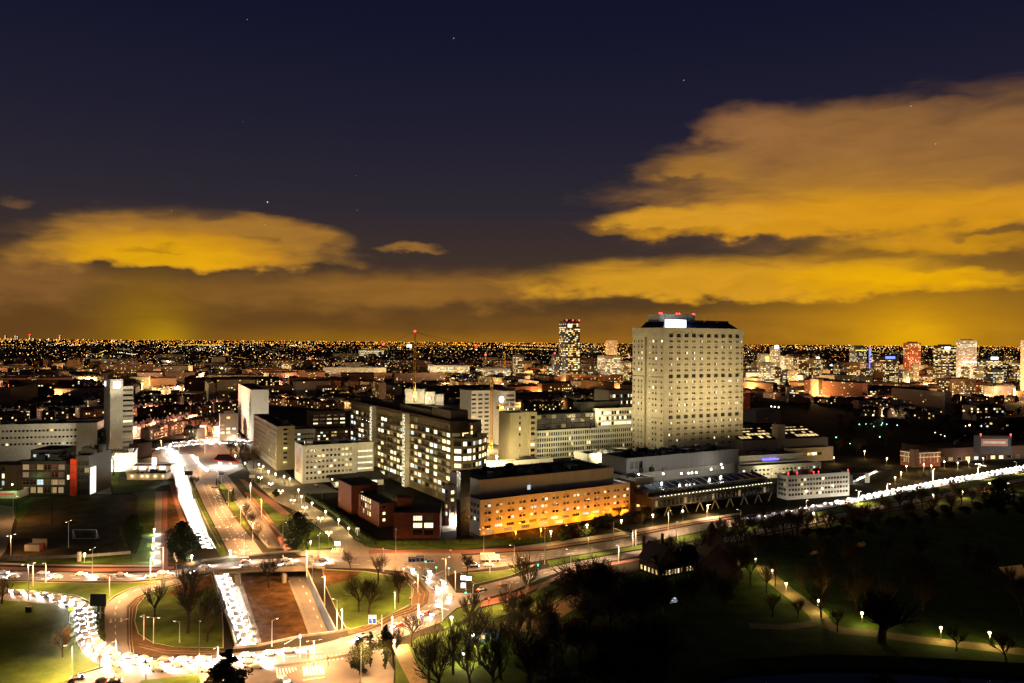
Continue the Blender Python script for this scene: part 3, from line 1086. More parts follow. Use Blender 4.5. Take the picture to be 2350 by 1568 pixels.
for a in ((254, 1420, (254, 1460)), (278, 1418, (278, 1460), 1, 1), (503, 1207, (515, 1240), 1, -1), (521, 1207, (535, 1240), 1, 1), (520, 1235, (532, 1268), 1, -1), (538, 1235, (552, 1268), 1, 1),
          (556, 1262, (566, 1278), 1, 1), (538, 1264, (548, 1278), 1, -1), (520, 1151, (530, 1175), 1, 1), (532, 1184, (540, 1205), 1, 1),
          (430, 1537, (415, 1537)), (432, 1545, (417, 1545)), (985, 1345, (1010, 1362)), (1003, 1345, (1025, 1360)), (1300, 1272, (1330, 1267)), (1150, 1283, (1120, 1286)), (1150, 1290, (1120, 1293))):
    MK += arrow(*a)
mb = MB()
for q in MK:
    if (q[1] - q[0]).cross(q[2] - q[0]).z < 0:
        q = q[::-1]
    mb.poly(q)
mk = mb.build('road_markings', M_PAINT)
mk['kind'] = 'structure'

# ------------------------------------------------------------------ building kit
WMESH = {}
DARKW = [M_GLASS, pbsdf('blind_glass', (0.06, 0.052, 0.042), 0.35, 0.4, 0.8, spec=0.5), pbsdf('curtain_glass', (0.11, 0.09, 0.06), 0.4, 0.4, 1.4, spec=0.5)]
M_FRAME = pbsdf('window_frame', (0.30, 0.27, 0.22), 0.6, 0.1, 1)
M_FRAMED = pbsdf('window_frame_dark', (0.03, 0.028, 0.025), 0.6, 0.1, 1)
M_FRAMER = pbsdf('window_frame_red', (0.42, 0.05, 0.03), 0.6, 0.1, 1)


def window_mesh(style, gm, fm):
    key = (style, gm.name, fm.name)
    if key in WMESH:
        return WMESH[key]
    mb = MB()
    mb.poly([(0, 0, 0), (1, 0, 0), (1, 0, 1), (0, 0, 1)])
    mb.k = 1
    t = 0.035
    for x0, x1, z0, z1 in ((0, t, 0, 1), (1 - t, 1, 0, 1), (t, 1 - t, 0, t), (t, 1 - t, 1 - t, 1)):
        mb.box(x0, x1, -0.08, -0.005, z0, z1)
    cuts = {'plain': [], 'double': [.5], 'triple': [.333, .666], 'quad': [.25, .5, .75], 'cross': [.5]}[style]
    for c in cuts:
        mb.box(c - .015, c + .015, -0.07, -0.006, t, 1 - t)
    if style == 'cross':
        mb.box(t, 1 - t, -0.06, -0.007, .64, .67)
    WMESH[key] = mb.mesh('window', [gm, fm])
    return WMESH[key]


def cut_wall(mb, a, b, z0, z1, ops, depth):
    """wall a->b (outside on the right hand) with recessed rectangular openings (s0,s1,h0,h1)"""
    a, b = Vector((a[0], a[1], 0)), Vector((b[0], b[1], 0))
    d = (b - a)
    Ln = d.length
    d.normalize()
    inn = Vector((-d.y, d.x, 0)) * depth

    def pt(s, z, k=0):
        p = a + d * s + inn * k
        return (p.x, p.y, z)
    ops = [o for o in ops if o[0] > 0.01 and o[1] < Ln - .01 and o[2] > z0 and o[3] < z1]
    rows = {}
    for o in ops:
        rows.setdefault((round(o[2], 3), round(o[3], 3)), []).append(o)
    keys = sorted(rows)
    merged, last = [], z0
    for kz in keys:
        if kz[0] < last - 1e-4:
            continue
        if kz[0] > last + 1e-4:
            merged.append((last, kz[0], None))
        merged.append((kz[0], kz[1], kz))
        last = kz[1]
    if last < z1 - 1e-4:
        merged.append((last, z1, None))
    used = []
    for y0, y1, kz in merged:
        if kz is None:
            mb.poly([pt(0, y0), pt(Ln, y0), pt(Ln, y1), pt(0, y1)])
            continue
        s = 0.0
        for o in sorted(rows[kz]):
            if o[0] < s:
                continue
            mb.poly([pt(s, y0), pt(o[0], y0), pt(o[0], y1), pt(s, y1)])
            mb.poly([pt(o[0], y0), pt(o[1], y0), pt(o[1], y0, 1), pt(o[0], y0, 1)])
            mb.poly([pt(o[0], y1, 1), pt(o[1], y1, 1), pt(o[1], y1), pt(o[0], y1)])
            mb.poly([pt(o[0], y0), pt(o[0], y0, 1), pt(o[0], y1, 1), pt(o[0], y1)])
            mb.poly([pt(o[1], y0, 1), pt(o[1], y0), pt(o[1], y1), pt(o[1], y1, 1)])
            used.append(o)
            s = o[1]
        mb.poly([pt(s, y0), pt(Ln, y0), pt(Ln, y1), pt(s, y1)])
    return used


def put_windows(parent, a, b, ops, depth, lit, style='plain', fm=None, budget=None, mats=None, name='window'):
    a, b = Vector((a[0], a[1], 0)), Vector((b[0], b[1], 0))
    d = (b - a).normalized()
    inn = Vector((-d.y, d.x, 0)) * depth
    rz = math.atan2(d.y, d.x)
    org = root_loc(parent)
    fm = fm or M_FRAME
    mats = mats or E_WIN
    rest = {}
    for i, o in enumerate(ops):
        p = a + d * o[0] + inn
        pl = lit(i, o) if callable(lit) else lit
        if random.random() < pl:
            gm = random.choices(mats, [4, 4, 3, 1][:len(mats)])[0]
        else:
            gm = random.choices(DARKW, [6, 3, 1.5])[0]
        if budget is not None and budget[0] <= 0:
            rest.setdefault(gm.name, []).append((p, o, gm))
            continue
        if budget is not None:
            budget[0] -= 1
        w = bpy.data.objects.new(name, window_mesh(style, gm, fm))
        COL.objects.link(w)
        w.parent = parent
        w.location = (p.x - org.x, p.y - org.y, o[2] - org.z)
        w.rotation_euler = (0, 0, rz)
        w.scale = (o[1] - o[0], 1, o[3] - o[2])
    if rest:
        mb = MB()
        ml = []
        for k, (nm, lst) in enumerate(rest.items()):
            mb.k = k
            ml.append(lst[0][2])
            for p, o, gm in lst:
                q = p + d * (o[1] - o[0])
                mb.poly([(p.x, p.y, o[2]), (q.x, q.y, o[2]), (q.x, q.y, o[3]), (p.x, p.y, o[3])])
        mb.build('smaller_windows', ml, parent, kind='stuff')


def grid_ops(L, m0, m1, n, w, rows, h):
    """n openings of width w between the margins m0, L-m1 on every sill height of rows"""
    out = []
    if n < 1:
        return out
    span = L - m0 - m1
    for z in rows:
        for i in range(n):
            c = m0 + span * (i + .5) / n
            out.append((c - w / 2, c + w / 2, z, z + h))
    return out


def solve(C, th, px, v):
    """distance along direction th from C until the survey column px"""
    k = ray(px, v)[0]
    dx, dy = math.cos(th), math.sin(th)
    return (k * C[1] - C[0]) / (dx - k * dy)


def footprint(pxc, vb, th, pxl=None, pxr=None, W_=None, L_=None, D=None):
    """rectangle with its near corner at the survey point: C, right end, back, left end"""
    C = g(pxc, vb) if D is None else Vector((xat(pxc, vb, D), D, 0))
    th = R(th)
    W_ = W_ if W_ is not None else solve(C, th, pxr, vb)
    L_ = L_ if L_ is not None else solve(C, th + math.pi / 2, pxl, vb)
    ur, ul = Vector((math.cos(th), math.sin(th), 0)), Vector((-math.sin(th), math.cos(th), 0))
    return [C, C + ur * W_, C + ur * W_ + ul * L_, C + ul * L_]


def roof_on(parent, fp, z, mat=None, parapet=0.9, cap=0.35, wall=None):
    mb = MB()
    mb.poly([(p.x, p.y, z - parapet) for p in fp])
    mb.build('roof', mat or M_ROOF, parent)
    mb = MB()
    n = len(fp)
    cen = sum(fp, Vector((0, 0, 0))) / n
    for i in range(n):
        a, b = fp[i], fp[(i + 1) % n]
        d = (b - a).normalized()
        nn = Vector((-d.y, d.x, 0)) * cap
        mb.poly([(a.x, a.y, z), (b.x, b.y, z), (b.x + nn.x, b.y + nn.y, z), (a.x + nn.x, a.y + nn.y, z)])
        mb.poly([(a.x + nn.x, a.y + nn.y, z), (b.x + nn.x, b.y + nn.y, z), (b.x + nn.x, b.y + nn.y, z - parapet), (a.x + nn.x, a.y + nn.y, z - parapet)])
    mb.build('parapet', wall or M_CONC, parent)


def roof_plant(parent, fp, z, n, seed, h=(1.2, 3.2), mat=None):
    """plant boxes, ducts and hatches on a flat roof, each a part"""
    rnd = random.Random(seed)
    C, Rr, Bk, L = fp[:4]
    for i in range(n):
        u, v = rnd.uniform(.1, .9), rnd.uniform(.15, .85)
        p = C + (Rr - C) * u + (L - C) * v
        d = (Rr - C).normalized()
        mb = MB()
        hh = rnd.uniform(*h)
        w, dp = rnd.uniform(1.5, 6), rnd.uniform(1.5, 4)
        mb.obox((p.x, p.y), (d.x, d.y), w, dp, z - .95, z - .9 + hh)
        if rnd.random() < .5:
            mb.obox((p.x, p.y), (d.x, d.y), w * .5, dp * .5, z - .9 + hh, z - .5 + hh)
            mb.tube((p.x + d.x * w * .4, p.y + d.y * w * .4, z - .9 + hh), (p.x + d.x * w * .4, p.y + d.y * w * .4, z + .8 + hh), .2, .2, 6)
        mb.build('roof_unit', mat or rnd.choice([M_ROOFG, M_METAL, M_DARK]), parent)


def block(name, label, cat, fp, z1, wall, ops=None, depth=0.25, lit=0.2, style='plain', fm=None, z0=0.0, roof=None, budget=None, parent=None,
          parapet=0.9, plant=0, mats=None, group=None, frameless=False, wname='window'):
    """building (or wing) on an outline; ops = {edge index: openings}"""
    if parent is None:
        c = sum(fp, Vector((0, 0, 0))) / len(fp)
        parent = thing(name, (c.x, c.y, z0), label, cat, group)
    mb = MB()
    ops = ops or {}
    n = len(fp)
    todo = []
    for i in range(n):
        a, b = fp[i], fp[(i + 1) % n]
        used = cut_wall(mb, a, b, z0, z1, ops.get(i, []), depth)
        todo.append((a, b, used))
    mb.build('wall', wall, parent)
    for a, b, used in todo:
        if used:
            put_windows(parent, a, b, used, depth - .02, lit, style, fm, budget, mats, wname)
    roof_on(parent, fp, z1, roof, parapet, wall=wall)
    if plant:
        roof_plant(parent, fp, z1, plant, hash(name) % 1000 + int(abs(fp[0].x)))
    return parent


def Len(fp, i):
    return (fp[(i + 1) % len(fp)] - fp[i]).length


# ------------------------------------------------------------------ hospital tower
random.seed(3)
fpT = footprint(1522, 1050, 29, 1450, 1704, D=675)
C, Rr, Bk, L = fpT
zT = 113.0
dl = (C - L)
LL = dl.length
dl.normalize()
n1, n2 = L + dl * (LL * .40), L + dl * (LL * .62)
inw = Vector((-dl.y, dl.x, 0)) * 2.2
fpN = [C, Rr, Bk, L, n1, n1 + inw, n2 + inw, n2]
WT = (Rr - C).length
rows = [106.3 - 5.07 * k for k in range(21)]
tower = thing('hospital_tower', (C.x, C.y, 0), 'tall pale hospital tower with regular small paired windows and a glowing white roof sign', 'tower')
mb = MB()
budget = [300]
opsR, logR, dots = [], [], []
for k, z in enumerate(rows):
    for i in range(10):
        c = WT * (0.085 + 0.093 * i)
        if k % 7 == 0:
            logR.append((c - 2.4, c + 2.4, z - 1.6, z + 1.6))
        else:
            opsR += [(c - 1.9, c - .2, z - .9, z + .9), (c + .2, c + 1.9, z - .9, z + .9)]
            if k % 7 != 1:
                dots += [(c - .95, c - .35, z + 1.9, z + 2.5), (c + .35, c + .95, z + 1.9, z + 2.5)]
opsR += [(WT - 2.6, WT - 1.0, z - .9, z + .9) for k, z in enumerate(rows) if k % 7]


def lit_tower(i, o):
    z = o[2]
    if z > 75:
        return 0.10
    f = int((106.3 - z) / 5.07)
    return {8: .5, 10: .25, 12: .6, 13: .3, 15: .4, 18: .3}.get(f, .10)


used = cut_wall(mb, C, Rr, 0, zT, opsR + logR + dots, 0.9)
M_TOWER = panel_mat('tower_panels', (0.56, 0.50, 0.37), 4.3, 2.53, 0.16)
wins = [o for o in used if abs(o[3] - o[2] - 1.8) < .01]
la, lb = Len([L, n1], 0), Len([n2, C], 0)
oL = [(la * f - .9, la * f + .9, z - 1, z + 1) for k, z in enumerate(rows) if k % 7 for f in (.14, .50, .76)] + [(la * f - .8, la * f + .8, z + 1.7, z + 2.2) for k, z in enumerate(rows) if k % 7 > 1 for f in (.5, .76)]
oC = [(lb * f - .9, lb * f + .9, z - 1, z + 1) for k, z in enumerate(rows) if k % 7 for f in (.12, .36, .82)] + [(lb * f - .7, lb * f + .7, z + 1.7, z + 2.2) for k, z in enumerate(rows) if k % 7 > 1 for f in (.36,)]
u1 = cut_wall(mb, L, n1, 0, zT - 8, oL, 0.5)
u2 = cut_wall(mb, n2, C, 0, zT - 8, oC, 0.5)
lc = (n2 - n1).length
o3 = [(lc * .4 - 1.2, lc * .4 + 1.2, z - .5, z + .5) for k, z in enumerate(rows)]
u3 = cut_wall(mb, n1 + inw, n2 + inw, 0, zT - 8, o3, 0.4)
for a, b in ((n1, n1 + inw), (n2 + inw, n2)):
    cut_wall(mb, a, b, 0, zT - 8, [], 0.3)
cut_wall(mb, Rr, Bk, 0, zT, [], 0.3)
cut_wall(mb, Bk, L, 0, zT, [], 0.3)
mb.build('wall', M_TOWER, tower)
# the plain head storey stands a little proud of the left face
mb = MB()
pr = -Vector((-dl.y, dl.x, 0)) * 0.8
mb.prism([(p.x, p.y) for p in (L + pr, C + pr, C + Vector((-dl.y, dl.x, 0)) * .3, L + Vector((-dl.y, dl.x, 0)) * .3)], zT - 8, zT)
mb.build('head_band', M_TOWER, tower)
for k in (7, 14):
    z = rows[k]
    for a, b in ((L, n1), (n2, C)):
        mb = MB()
        mb.prism([(p.x, p.y) for p in (a + pr, b + pr, b, a)], z - 2.2, z - 1.0)
        mb.build('ledge', M_TOWER, tower)
TWIN = [window_lit('ward_window', (1.0, .86, .52), 2.6, .45), E_WIN[1], E_WIN[2]]
put_windows(tower, C, Rr, wins, 0.85, lit_tower, 'double', M_FRAMED, budget=budget, mats=TWIN)
put_windows(tower, L, n1, [o for o in u1 if o[3] - o[2] > 1], 0.45, .12, 'plain', M_FRAMED, budget=[60], mats=TWIN)
put_windows(tower, n2, C, [o for o in u2 if o[3] - o[2] > 1], 0.45, .16, 'plain', M_FRAMED, budget=[60], mats=TWIN)
put_windows(tower, n1 + inw, n2 + inw, u3, 0.35, .8, 'plain', mats=[E_WIN[0]])
mb = MB()
for o in logR + dots:
    d = (Rr - C).normalized()
    p, q = C + d * o[0], C + d * o[1]
    nn = Vector((-d.y, d.x, 0)) * .88
    mb.poly([(p.x + nn.x, p.y + nn.y, o[2]), (q.x + nn.x, q.y + nn.y, o[2]), (q.x + nn.x, q.y + nn.y, o[3]), (p.x + nn.x, p.y + nn.y, o[3])])
for (a, b, uu) in ((L, n1, u1), (n2, C, u2)):
    d = (b - a).normalized()
    nn = Vector((-d.y, d.x, 0)) * .48
    for o in uu:
        if o[3] - o[2] < 1:
            p, q = a + d * o[0] + nn, a + d * o[1] + nn
            mb.poly([(p.x, p.y, o[2]), (q.x, q.y, o[2]), (q.x, q.y, o[3]), (p.x, p.y, o[3])])
mb.build('vents_and_loggia_shade', M_DARK, tower, kind='stuff')  # small vents, plus dark sheets for the shade inside the loggias
roof_on(tower, [C, Rr, Bk, L], zT, M_ROOF, wall=M_TOWER)
# sloped dark attic, plant house with ribs, masts, sign
ur, ul = (Rr - C).normalized(), (L - C).normalized()


def on(u, v, z=0):
    p = C + ur * u + ul * v
    return Vector((p.x, p.y, z))


mb = MB()
q0 = [on(2, 3), on(WT - 2, 3), on(WT - 2, 36), on(2, 36)]
q1 = [on(6, 9), on(WT - 10, 9), on(WT - 10, 32), on(6, 32)]
for i in range(4):
    j = (i + 1) % 4
    mb.poly([(q0[i].x, q0[i].y, zT - .6), (q0[j].x, q0[j].y, zT - .6), (q1[j].x, q1[j].y, zT + 5.5), (q1[i].x, q1[i].y, zT + 5.5)])
mb.poly([(p.x, p.y, zT + 5.5) for p in q1])
mb.build('attic_roof', M_BLUEP, tower)
mb = MB()
pa = [on(9, 17), on(50, 17), on(50, 33), on(9, 33)]
mb.prism([(p.x, p.y) for p in pa], zT + .5, zT + 12.5)
mb.build('plant_house', M_WHITE, tower)
for i in range(26):
    mb = MB()
    p = on(9.8 + i * 1.56, 16.9)
    mb.obox((p.x, p.y), (ur.x, ur.y), .35, .5, zT + 5.6, zT + 12.4)
    mb.build('rib', M_GREYP, tower)
mb = MB()
p = on(16.5, 4.4)
mb.obox((p.x, p.y), (ur.x, ur.y), 23, .8, zT + .2, zT + 7.0)
sg = mb.build('roof_sign', emit('roof_sign_light', (0.88, 0.97, 1.0), 5.0), tower)
sg['label'] = 'glowing white lightbox sign on the roof edge'
for i in range(5):
    q = on(8 + i * 4.4, 2.2, zT + 3.4)
    point_light(tower, q - root_loc(tower), (.75, .92, 1.0), 5000, 1.0)
rnd = random.Random(4)
for i in range(16):
    mb = MB()
    p = on(rnd.uniform(30, WT - 14), rnd.uniform(12, 30)) if i < 11 else on(rnd.uniform(2, 12), rnd.uniform(4, 8))
    z0 = zT + (5.4 if i < 11 else -1)
    hh = rnd.uniform(2.5, 6)
    mb.tube((p.x, p.y, z0), (p.x, p.y, z0 + hh), .16, .10, 5)
    if i % 2:
        mb.tube((p.x - .8 * ur.x, p.y - .8 * ur.y, z0 + hh * .8), (p.x + .8 * ur.x, p.y + .8 * ur.y, z0 + hh * .8), .07, .07, 4)
    mb.build('mast', M_DARK, tower)
for u, v, z in ((9.5, 17.5, zT + 13.1), (11.5, 17.5, zT + 13.1), (49.5, 17.5, zT + 13.1), (29, 17.5, zT + 13.1), (32, 17.5, zT + 13.1), (48, 17.5, zT + 13.1)):
    mb = MB()
    p = on(u, v)
    mb.ball((p.x, p.y, z), .75)
    mb.build('warning_light', E_REDL, tower)
mb = MB()
p = on(WT - 30, 9.5)
for i in range(3):
    q = on(WT - 46 + i * 15, 10)
    mb.obox((q.x, q.y), (ur.x, ur.y), 13, 1.5, zT + 5.5, zT + 7.2)
mb.build('roof_unit', M_DARK, tower)
# painted signature across the head of the front wall
def scrawl(cx, cy):
    px, v = (2480 + cx / 7.46) * .612, (1200 + cy / 7.46) * .612
    q = C + ur * solve(C, math.atan2(ur.y, ur.x), px, v) - ul * .06
    return Vector((q.x, q.y, zat(px, v, q.y)))


mb = MB()
for st in ([(215, 430), (290, 385), (380, 340), (480, 315), (560, 325), (610, 350), (665, 355)], [(535, 225), (480, 270), (425, 330), (402, 410), (415, 490), (455, 545), (500, 535)],
           [(715, 400), (735, 360), (752, 400), (775, 355), (790, 395)], [(862, 275), (850, 350), (825, 420), (795, 462)], [(868, 335), (882, 392), (915, 350), (930, 395), (958, 352), (975, 395)],
           [(990, 412), (1072, 398), (1076, 345)], [(1060, 395), (1022, 425), (1058, 455), (1022, 475)]):
    for p, q in zip(st, st[1:]):
        mb.tube(scrawl(*p), scrawl(*q), .16, .16, 4)
mb.build('signature', pbsdf('signature_grey', (0.20, 0.19, 0.17), 0.8, 0.1, 1), tower)

# ------------------------------------------------------------------ long office slab with lit stair shafts
random.seed(8)
fpB = footprint(1032, 1156, 30, 803, 1091, D=482)
C, Rr, Bk, L = fpB
LB = (L - C).length
WB = (Rr - C).length
office = thing('office_slab', (C.x, C.y, 0), 'long dark office slab with bands of lit windows and two bright glazed stair shafts', 'office building')
zB = 52.0
d = (C - L).normalized()
out = Vector((d.y, -d.x, 0))
rows = [4.9 + 4.45 * k for k in range(9)]
n = 30
seg = LB / n
s1 = solve(C, R(120), 860, 1084)
s2 = solve(C, R(120), 936, 1116)
shafts = [LB - s1, LB - s2]
ops = []
for z in rows:
    for i in range(n):
        a, b = i * seg + .35, (i + 1) * seg - .15
        if any(a - 3 < s < b + 3 for s in shafts):
            continue
        ops.append((a, b, z, z + 2.6))
ops = [o for o in ops if o[3] < 44]
top = []
for i in range(int(LB / 2.6)):
    s = 6 + i * 2.6
    if s + 2 < LB - 2 and s > LB * .30 and not any(abs(s + 1 - q) < 5 for q in shafts):
        top.append((s, s + 1.35, 45.2, 48.0))
upl = [(i * 3.2 + 1, i * 3.2 + 3.8, 45.2, 48.2) for i in range(int(LB * .30 / 3.2))]
fins = [(i * 2.2 + .8, i * 2.2 + 1.9, .5, 4.0) for i in range(int(LB / 2.2) - 1)]
mb = MB()
u_main = cut_wall(mb, L, C, 0, zB - 1.5, ops + top + upl + fins, 0.6)
eo = [(1.2, 7.2, z, z + 2.7) for z in rows] + [(8.4, 13, z, z + 2.7) for z in rows] + [(14, 16.6, z, z + 2.7) for z in rows]
u_end = cut_wall(mb, C, Rr, 0, zB - 1.5, eo, 0.5)
cut_wall(mb, Rr, Bk, 0, zB - 1.5, [], .3)
cut_wall(mb, Bk, L, 0, zB - 1.5, [], .3)
mb.build('wall', M_BROWNC, office)


OWIN = [window_lit('office_window', (1.0, .74, .28), 2.0, .5), window_lit('office_window_white', (1.0, .86, .46), 2.6, .35), E_WIN[2], E_WIN[3]]


def lit_off(i, o):
    f = o[0] / LB
    base = .42 + .16 * f
    if o[2] > 45:
        return .35 if f < .3 else .12
    if o[2] < 4.5:
        return .1
    return base + (.22 if int(o[2] / 4.45) % 3 == 1 else 0)


put_windows(office, L, C, [o for o in u_main if 4.5 < o[2] < 44], .5, lit_off, 'quad', M_FRAMED, budget=[290], mats=OWIN)
put_windows(office, L, C, [o for o in u_main if o[2] > 44], .5, lit_off, 'double', M_FRAME, budget=[80], name='attic_window')
put_windows(office, L, C, [o for o in u_main if o[2] < 4.5], .5, lit_off, 'plain', M_FRAMED, budget=[0])
put_windows(office, C, Rr, u_end, .4, .72, 'triple', M_FRAMED, mats=OWIN)
roof_on(office, fpB, zB - 1.5, M_ROOF, wall=M_BROWNC)
# projecting floor slabs along the long front (sun-shade ledges)
for z in rows[1:] + [44.4, 49.6]:
    mb = MB()
    a, b = L, C
    mb.prism([(p.x, p.y) for p in (a + out * .7, b + out * .7, b + out * .01, a + out * .01)], z - .9, z - .5)
    mb.build('ledge', M_BROWNC, office)
for s in shafts:
    mb = MB()
    c = L + d * s + out * 1.6
    mb.obox((c.x, c.y), (d.x, d.y), 5.0, 3.2, 0, zB - 3)
    sh = mb.build('stair_shaft', E_STAIR, office)
    for k in range(22):
        mb = MB()
        z = 1.5 + k * 2.2
        c2 = L + d * (s + (1.0 if k % 2 else -1.0)) + out * 3.25
        mb.obox((c2.x, c2.y), (d.x, d.y), 2.4, .1, z, z + .8)
        mb.build('stair_flight', M_DARK, sh)
    for k in (-1, 1):
        mb = MB()
        c2 = L + d * (s + 2.55 * k) + out * 1.7
        mb.obox((c2.x, c2.y), (d.x, d.y), .3, 3.6, 0, zB - 2)
        mb.build('shaft_frame', M_CREAM, office)
# roof storeys
for (f0, f1, w0, w1, h) in ((.06, .5, 5, 12, 3.2), (.52, .80, 4, 13, 4.2), (.82, .97, 3, 15, 6.0), (.3, .42, 6, 11, 5.0)):
    mb = MB()
    a = L + d * (LB * f0) - out * w0
    b = L + d * (LB * f1) - out * w0
    e = L + d * (LB * f1) - out * w1
    f = L + d * (LB * f0) - out * w1
    mb.prism([(p.x, p.y) for p in (a, b, e, f)], zB - 3, zB - 1.5 + h)
    mb.build('roof_storey', M_BROWNC if h > 4 else M_ROOFG, office)
for i, f in enumerate((.30, .52, .74, .93)):
    p = L + d * (LB * f) + out * 24  # floodlights added to brighten the long brown front
    t = thing('floodlight', (p.x, p.y, 0), 'added yard floodlight before the dark office slab, %s from its far end' % nth(i), 'floodlight', 'added yard floodlights of the dark office slab')
    mb = MB()
    mb.tube((0, 0, 0), (0, 0, 6), .12, .1, 5)
    mb.build('post', M_DARK, t, world=False)
    mb = MB()
    mb.box(-.4, .4, -.3, .3, 6, 6.5)
    mb.build('lamp_head', M_DARK, t, world=False)
    l_ = point_light(t, (0, 0, 7.2), (1, .76, .32), 22000, .5, spot=R(130), blend=1.0)
    l_.rotation_euler = (-out * 24 + Vector((0, 0, 24))).to_track_quat('-Z', 'Y').to_euler()
# stepped end: polygonal bay with full-width lit windows
ur, ul = (Rr - C).normalized(), (L - C).normalized()
e0 = Rr - ul * 1.0
bay = [C + ur * 4 - ul * 9, C + ur * 11 - ul * 9, Rr + ur * 3 - ul * 3, Rr + ur * 10 + ul * 4, Rr + ur * 10 + ul * 16, Rr + ul * 16, Rr - ul * .02, C + ur * .3 - ul * .02, C - ul * 4.5]
ob = {}
for i in (0, 1, 2, 3, 8):
    ln = Len(bay, i)
    ob[i] = [(.5 + k * (ln - 1) / max(1, round(ln / 4.2)), .5 + (k + 1) * (ln - 1) / max(1, round(ln / 4.2)) - .3, z, z + 2.7) for z in rows[:8] for k in range(max(1, round(ln / 4.2)))]
bayo = thing('stepped_wing', tuple(bay[0]), 'stepped polygonal wing of the dark office slab with large bright windows on every floor', 'office wing')
block('', '', '', bay, 41.0, M_BROWNC, ob, .4, .68, 'triple', M_FRAMED, parent=bayo, plant=3, mats=OWIN)
pb = bay[1] - ul * 20 - ur * 2  # one more added floodlight, to brighten the stepped wing
t = thing('floodlight', (pb.x, pb.y, 0), 'added yard floodlight below the stepped polygonal wing', 'floodlight')
mb = MB()
mb.tube((0, 0, 0), (0, 0, 6), .12, .1, 5)
mb.build('post', M_DARK, t, world=False)
mb = MB()
mb.box(-.4, .4, -.3, .3, 6, 6.5)
mb.build('lamp_head', M_DARK, t, world=False)
l_ = point_light(t, (0, 0, 7.2), (1, .76, .32), 17000, .5, spot=R(130), blend=1.0)
l_.rotation_euler = (ul * 20 + Vector((0, 0, 22))).to_track_quat('-Z', 'Y').to_euler()
tw = [bay[0] + ur * 5 + ul * 1, bay[1] + ur * 3 + ul * 3, bay[3] - ur * 2 + ul * 4, bay[5] + ul * 2, bay[6] + ul * 8]
block('', '', '', tw, 50.0, M_BROWNC, {0: [(1.5, 3.5, 42.5, 45), (1.5, 3.5, 46, 48.4)]}, .3, .9, 'plain', M_FRAMED, z0=40.0, parent=bayo)

# ------------------------------------------------------------------ long hospital wing lit orange by sodium lamps
random.seed(21)
fpO = footprint(1102, 1230, 32, 1077, 1445, D=403)
C, Rr, Bk, L = fpO
WO = (Rr - C).length
LO = 16.0
L = C + (L - C).normalized() * LO
Bk = Rr + (L - C)
fpO = [C, Rr, Bk, L]
wing = thing('orange_lit_wing', (C.x, C.y, 0), 'long pale hospital wing lit orange from below with rows of paired windows', 'hospital wing')
zO = 18.3
ur, ul = (Rr - C).normalized(), (L - C).normalized()
fr, dt, gr = [], [], []
nc = 14
for k, z in enumerate((7.0, 10.6, 14.2)):
    for i in range(nc):
        c = WO * (i + .6) / nc
        fr += [(c - 2.0, c - .2, z, z + 1.35), (c + .3, c + 2.1, z, z + 1.35)]
        dt += [(c - .8, c - .3, z + 1.75, z + 2.25), (c + .2, c + .7, z + 1.75, z + 2.25)]
for i in range(nc):
    c = WO * (i + .55) / nc
    gr.append((c - 2.4, c + 2.4, 3.4, 4.9))
low = [(WO * (i + .5) / 9 - 2.6, WO * (i + .5) / 9 + 2.6, .6, 2.4) for i in range(5)]
mb = MB()
uF = cut_wall(mb, C, Rr, 0, zO, fr + dt + gr + low, .35)
sl = [(LO - 3.5 - i * 3.6, LO - 1.2 - i * 3.6, z, z + 2) for z in (6.8, 10.4, 14) for i in range(3)]
uS = cut_wall(mb, L, C, 0, zO, sl, .35)
cut_wall(mb, Rr, Bk, 0, zO, [], .3)
mb.build('wall', M_CREAM, wing)
bud = [300]
put_windows(wing, C, Rr, [o for o in uF if 1.2 < o[3] - o[2] < 1.4], .3, .36, 'plain', budget=bud)
put_windows(wing, C, Rr, [o for o in uF if 1.4 < o[3] - o[2] < 2], .3, .6, 'quad', budget=bud)
put_windows(wing, C, Rr, [o for o in uF if o[3] - o[2] < .6], .3, .25, 'plain', budget=[0])
put_windows(wing, L, C, uS, .3, .5, 'cross', budget=bud)
roof_on(wing, fpO, zO, M_ROOF, wall=M_CREAM)
up = [C + ur * 3 + ul * 7.0, Rr - ur * 8 + ul * 5.5, Rr - ur * 8 + ul * 40, C + ur * 3 + ul * 40]
block('', '', '', up, 27.3, M_GREYP, {0: [(WO * .30, WO * .30 + 2.2, 19.4, 22.2), (WO * .02, WO * .02 + 1.4, 20, 22.5)]}, .2, 1.0, 'cross', M_FRAME, z0=zO - 1, parent=wing, mats=[E_WIN[3]])
roof_plant(wing, up, 27.3, 22, 5)
# dark blue stair tower, pale annex on its left
st = [C - ur * 1.5 + ul * 5, C + ur * 2.8 + ul * 5, C + ur * 2.8 + ul * 12, C - ur * 1.5 + ul * 12]
stt = block('dark_stair_tower', 'narrow blue-black stair tower at the left end of the orange lit wing', 'tower', footprint(1056, 1222, 32, 1047, 1078, D=402), 33.0, M_BLUEP, {}, roof=M_DARK)
block('pale_annex', 'low pale annex with lit stacked windows left of the blue-black stair tower', 'building', footprint(1031, 1206, 32, 1020, 1049, D=424), 22.0, M_CREAM,
      {0: [(1 + i * 2.6, 3 + i * 2.6, z, z + 2) for z in (5, 9, 13, 17) for i in range(2)], 3: [(1 + i * 3, 3.2 + i * 3, z, z + 2) for z in (5, 9, 13, 17) for i in range(1)]}, .3, .45, 'cross')
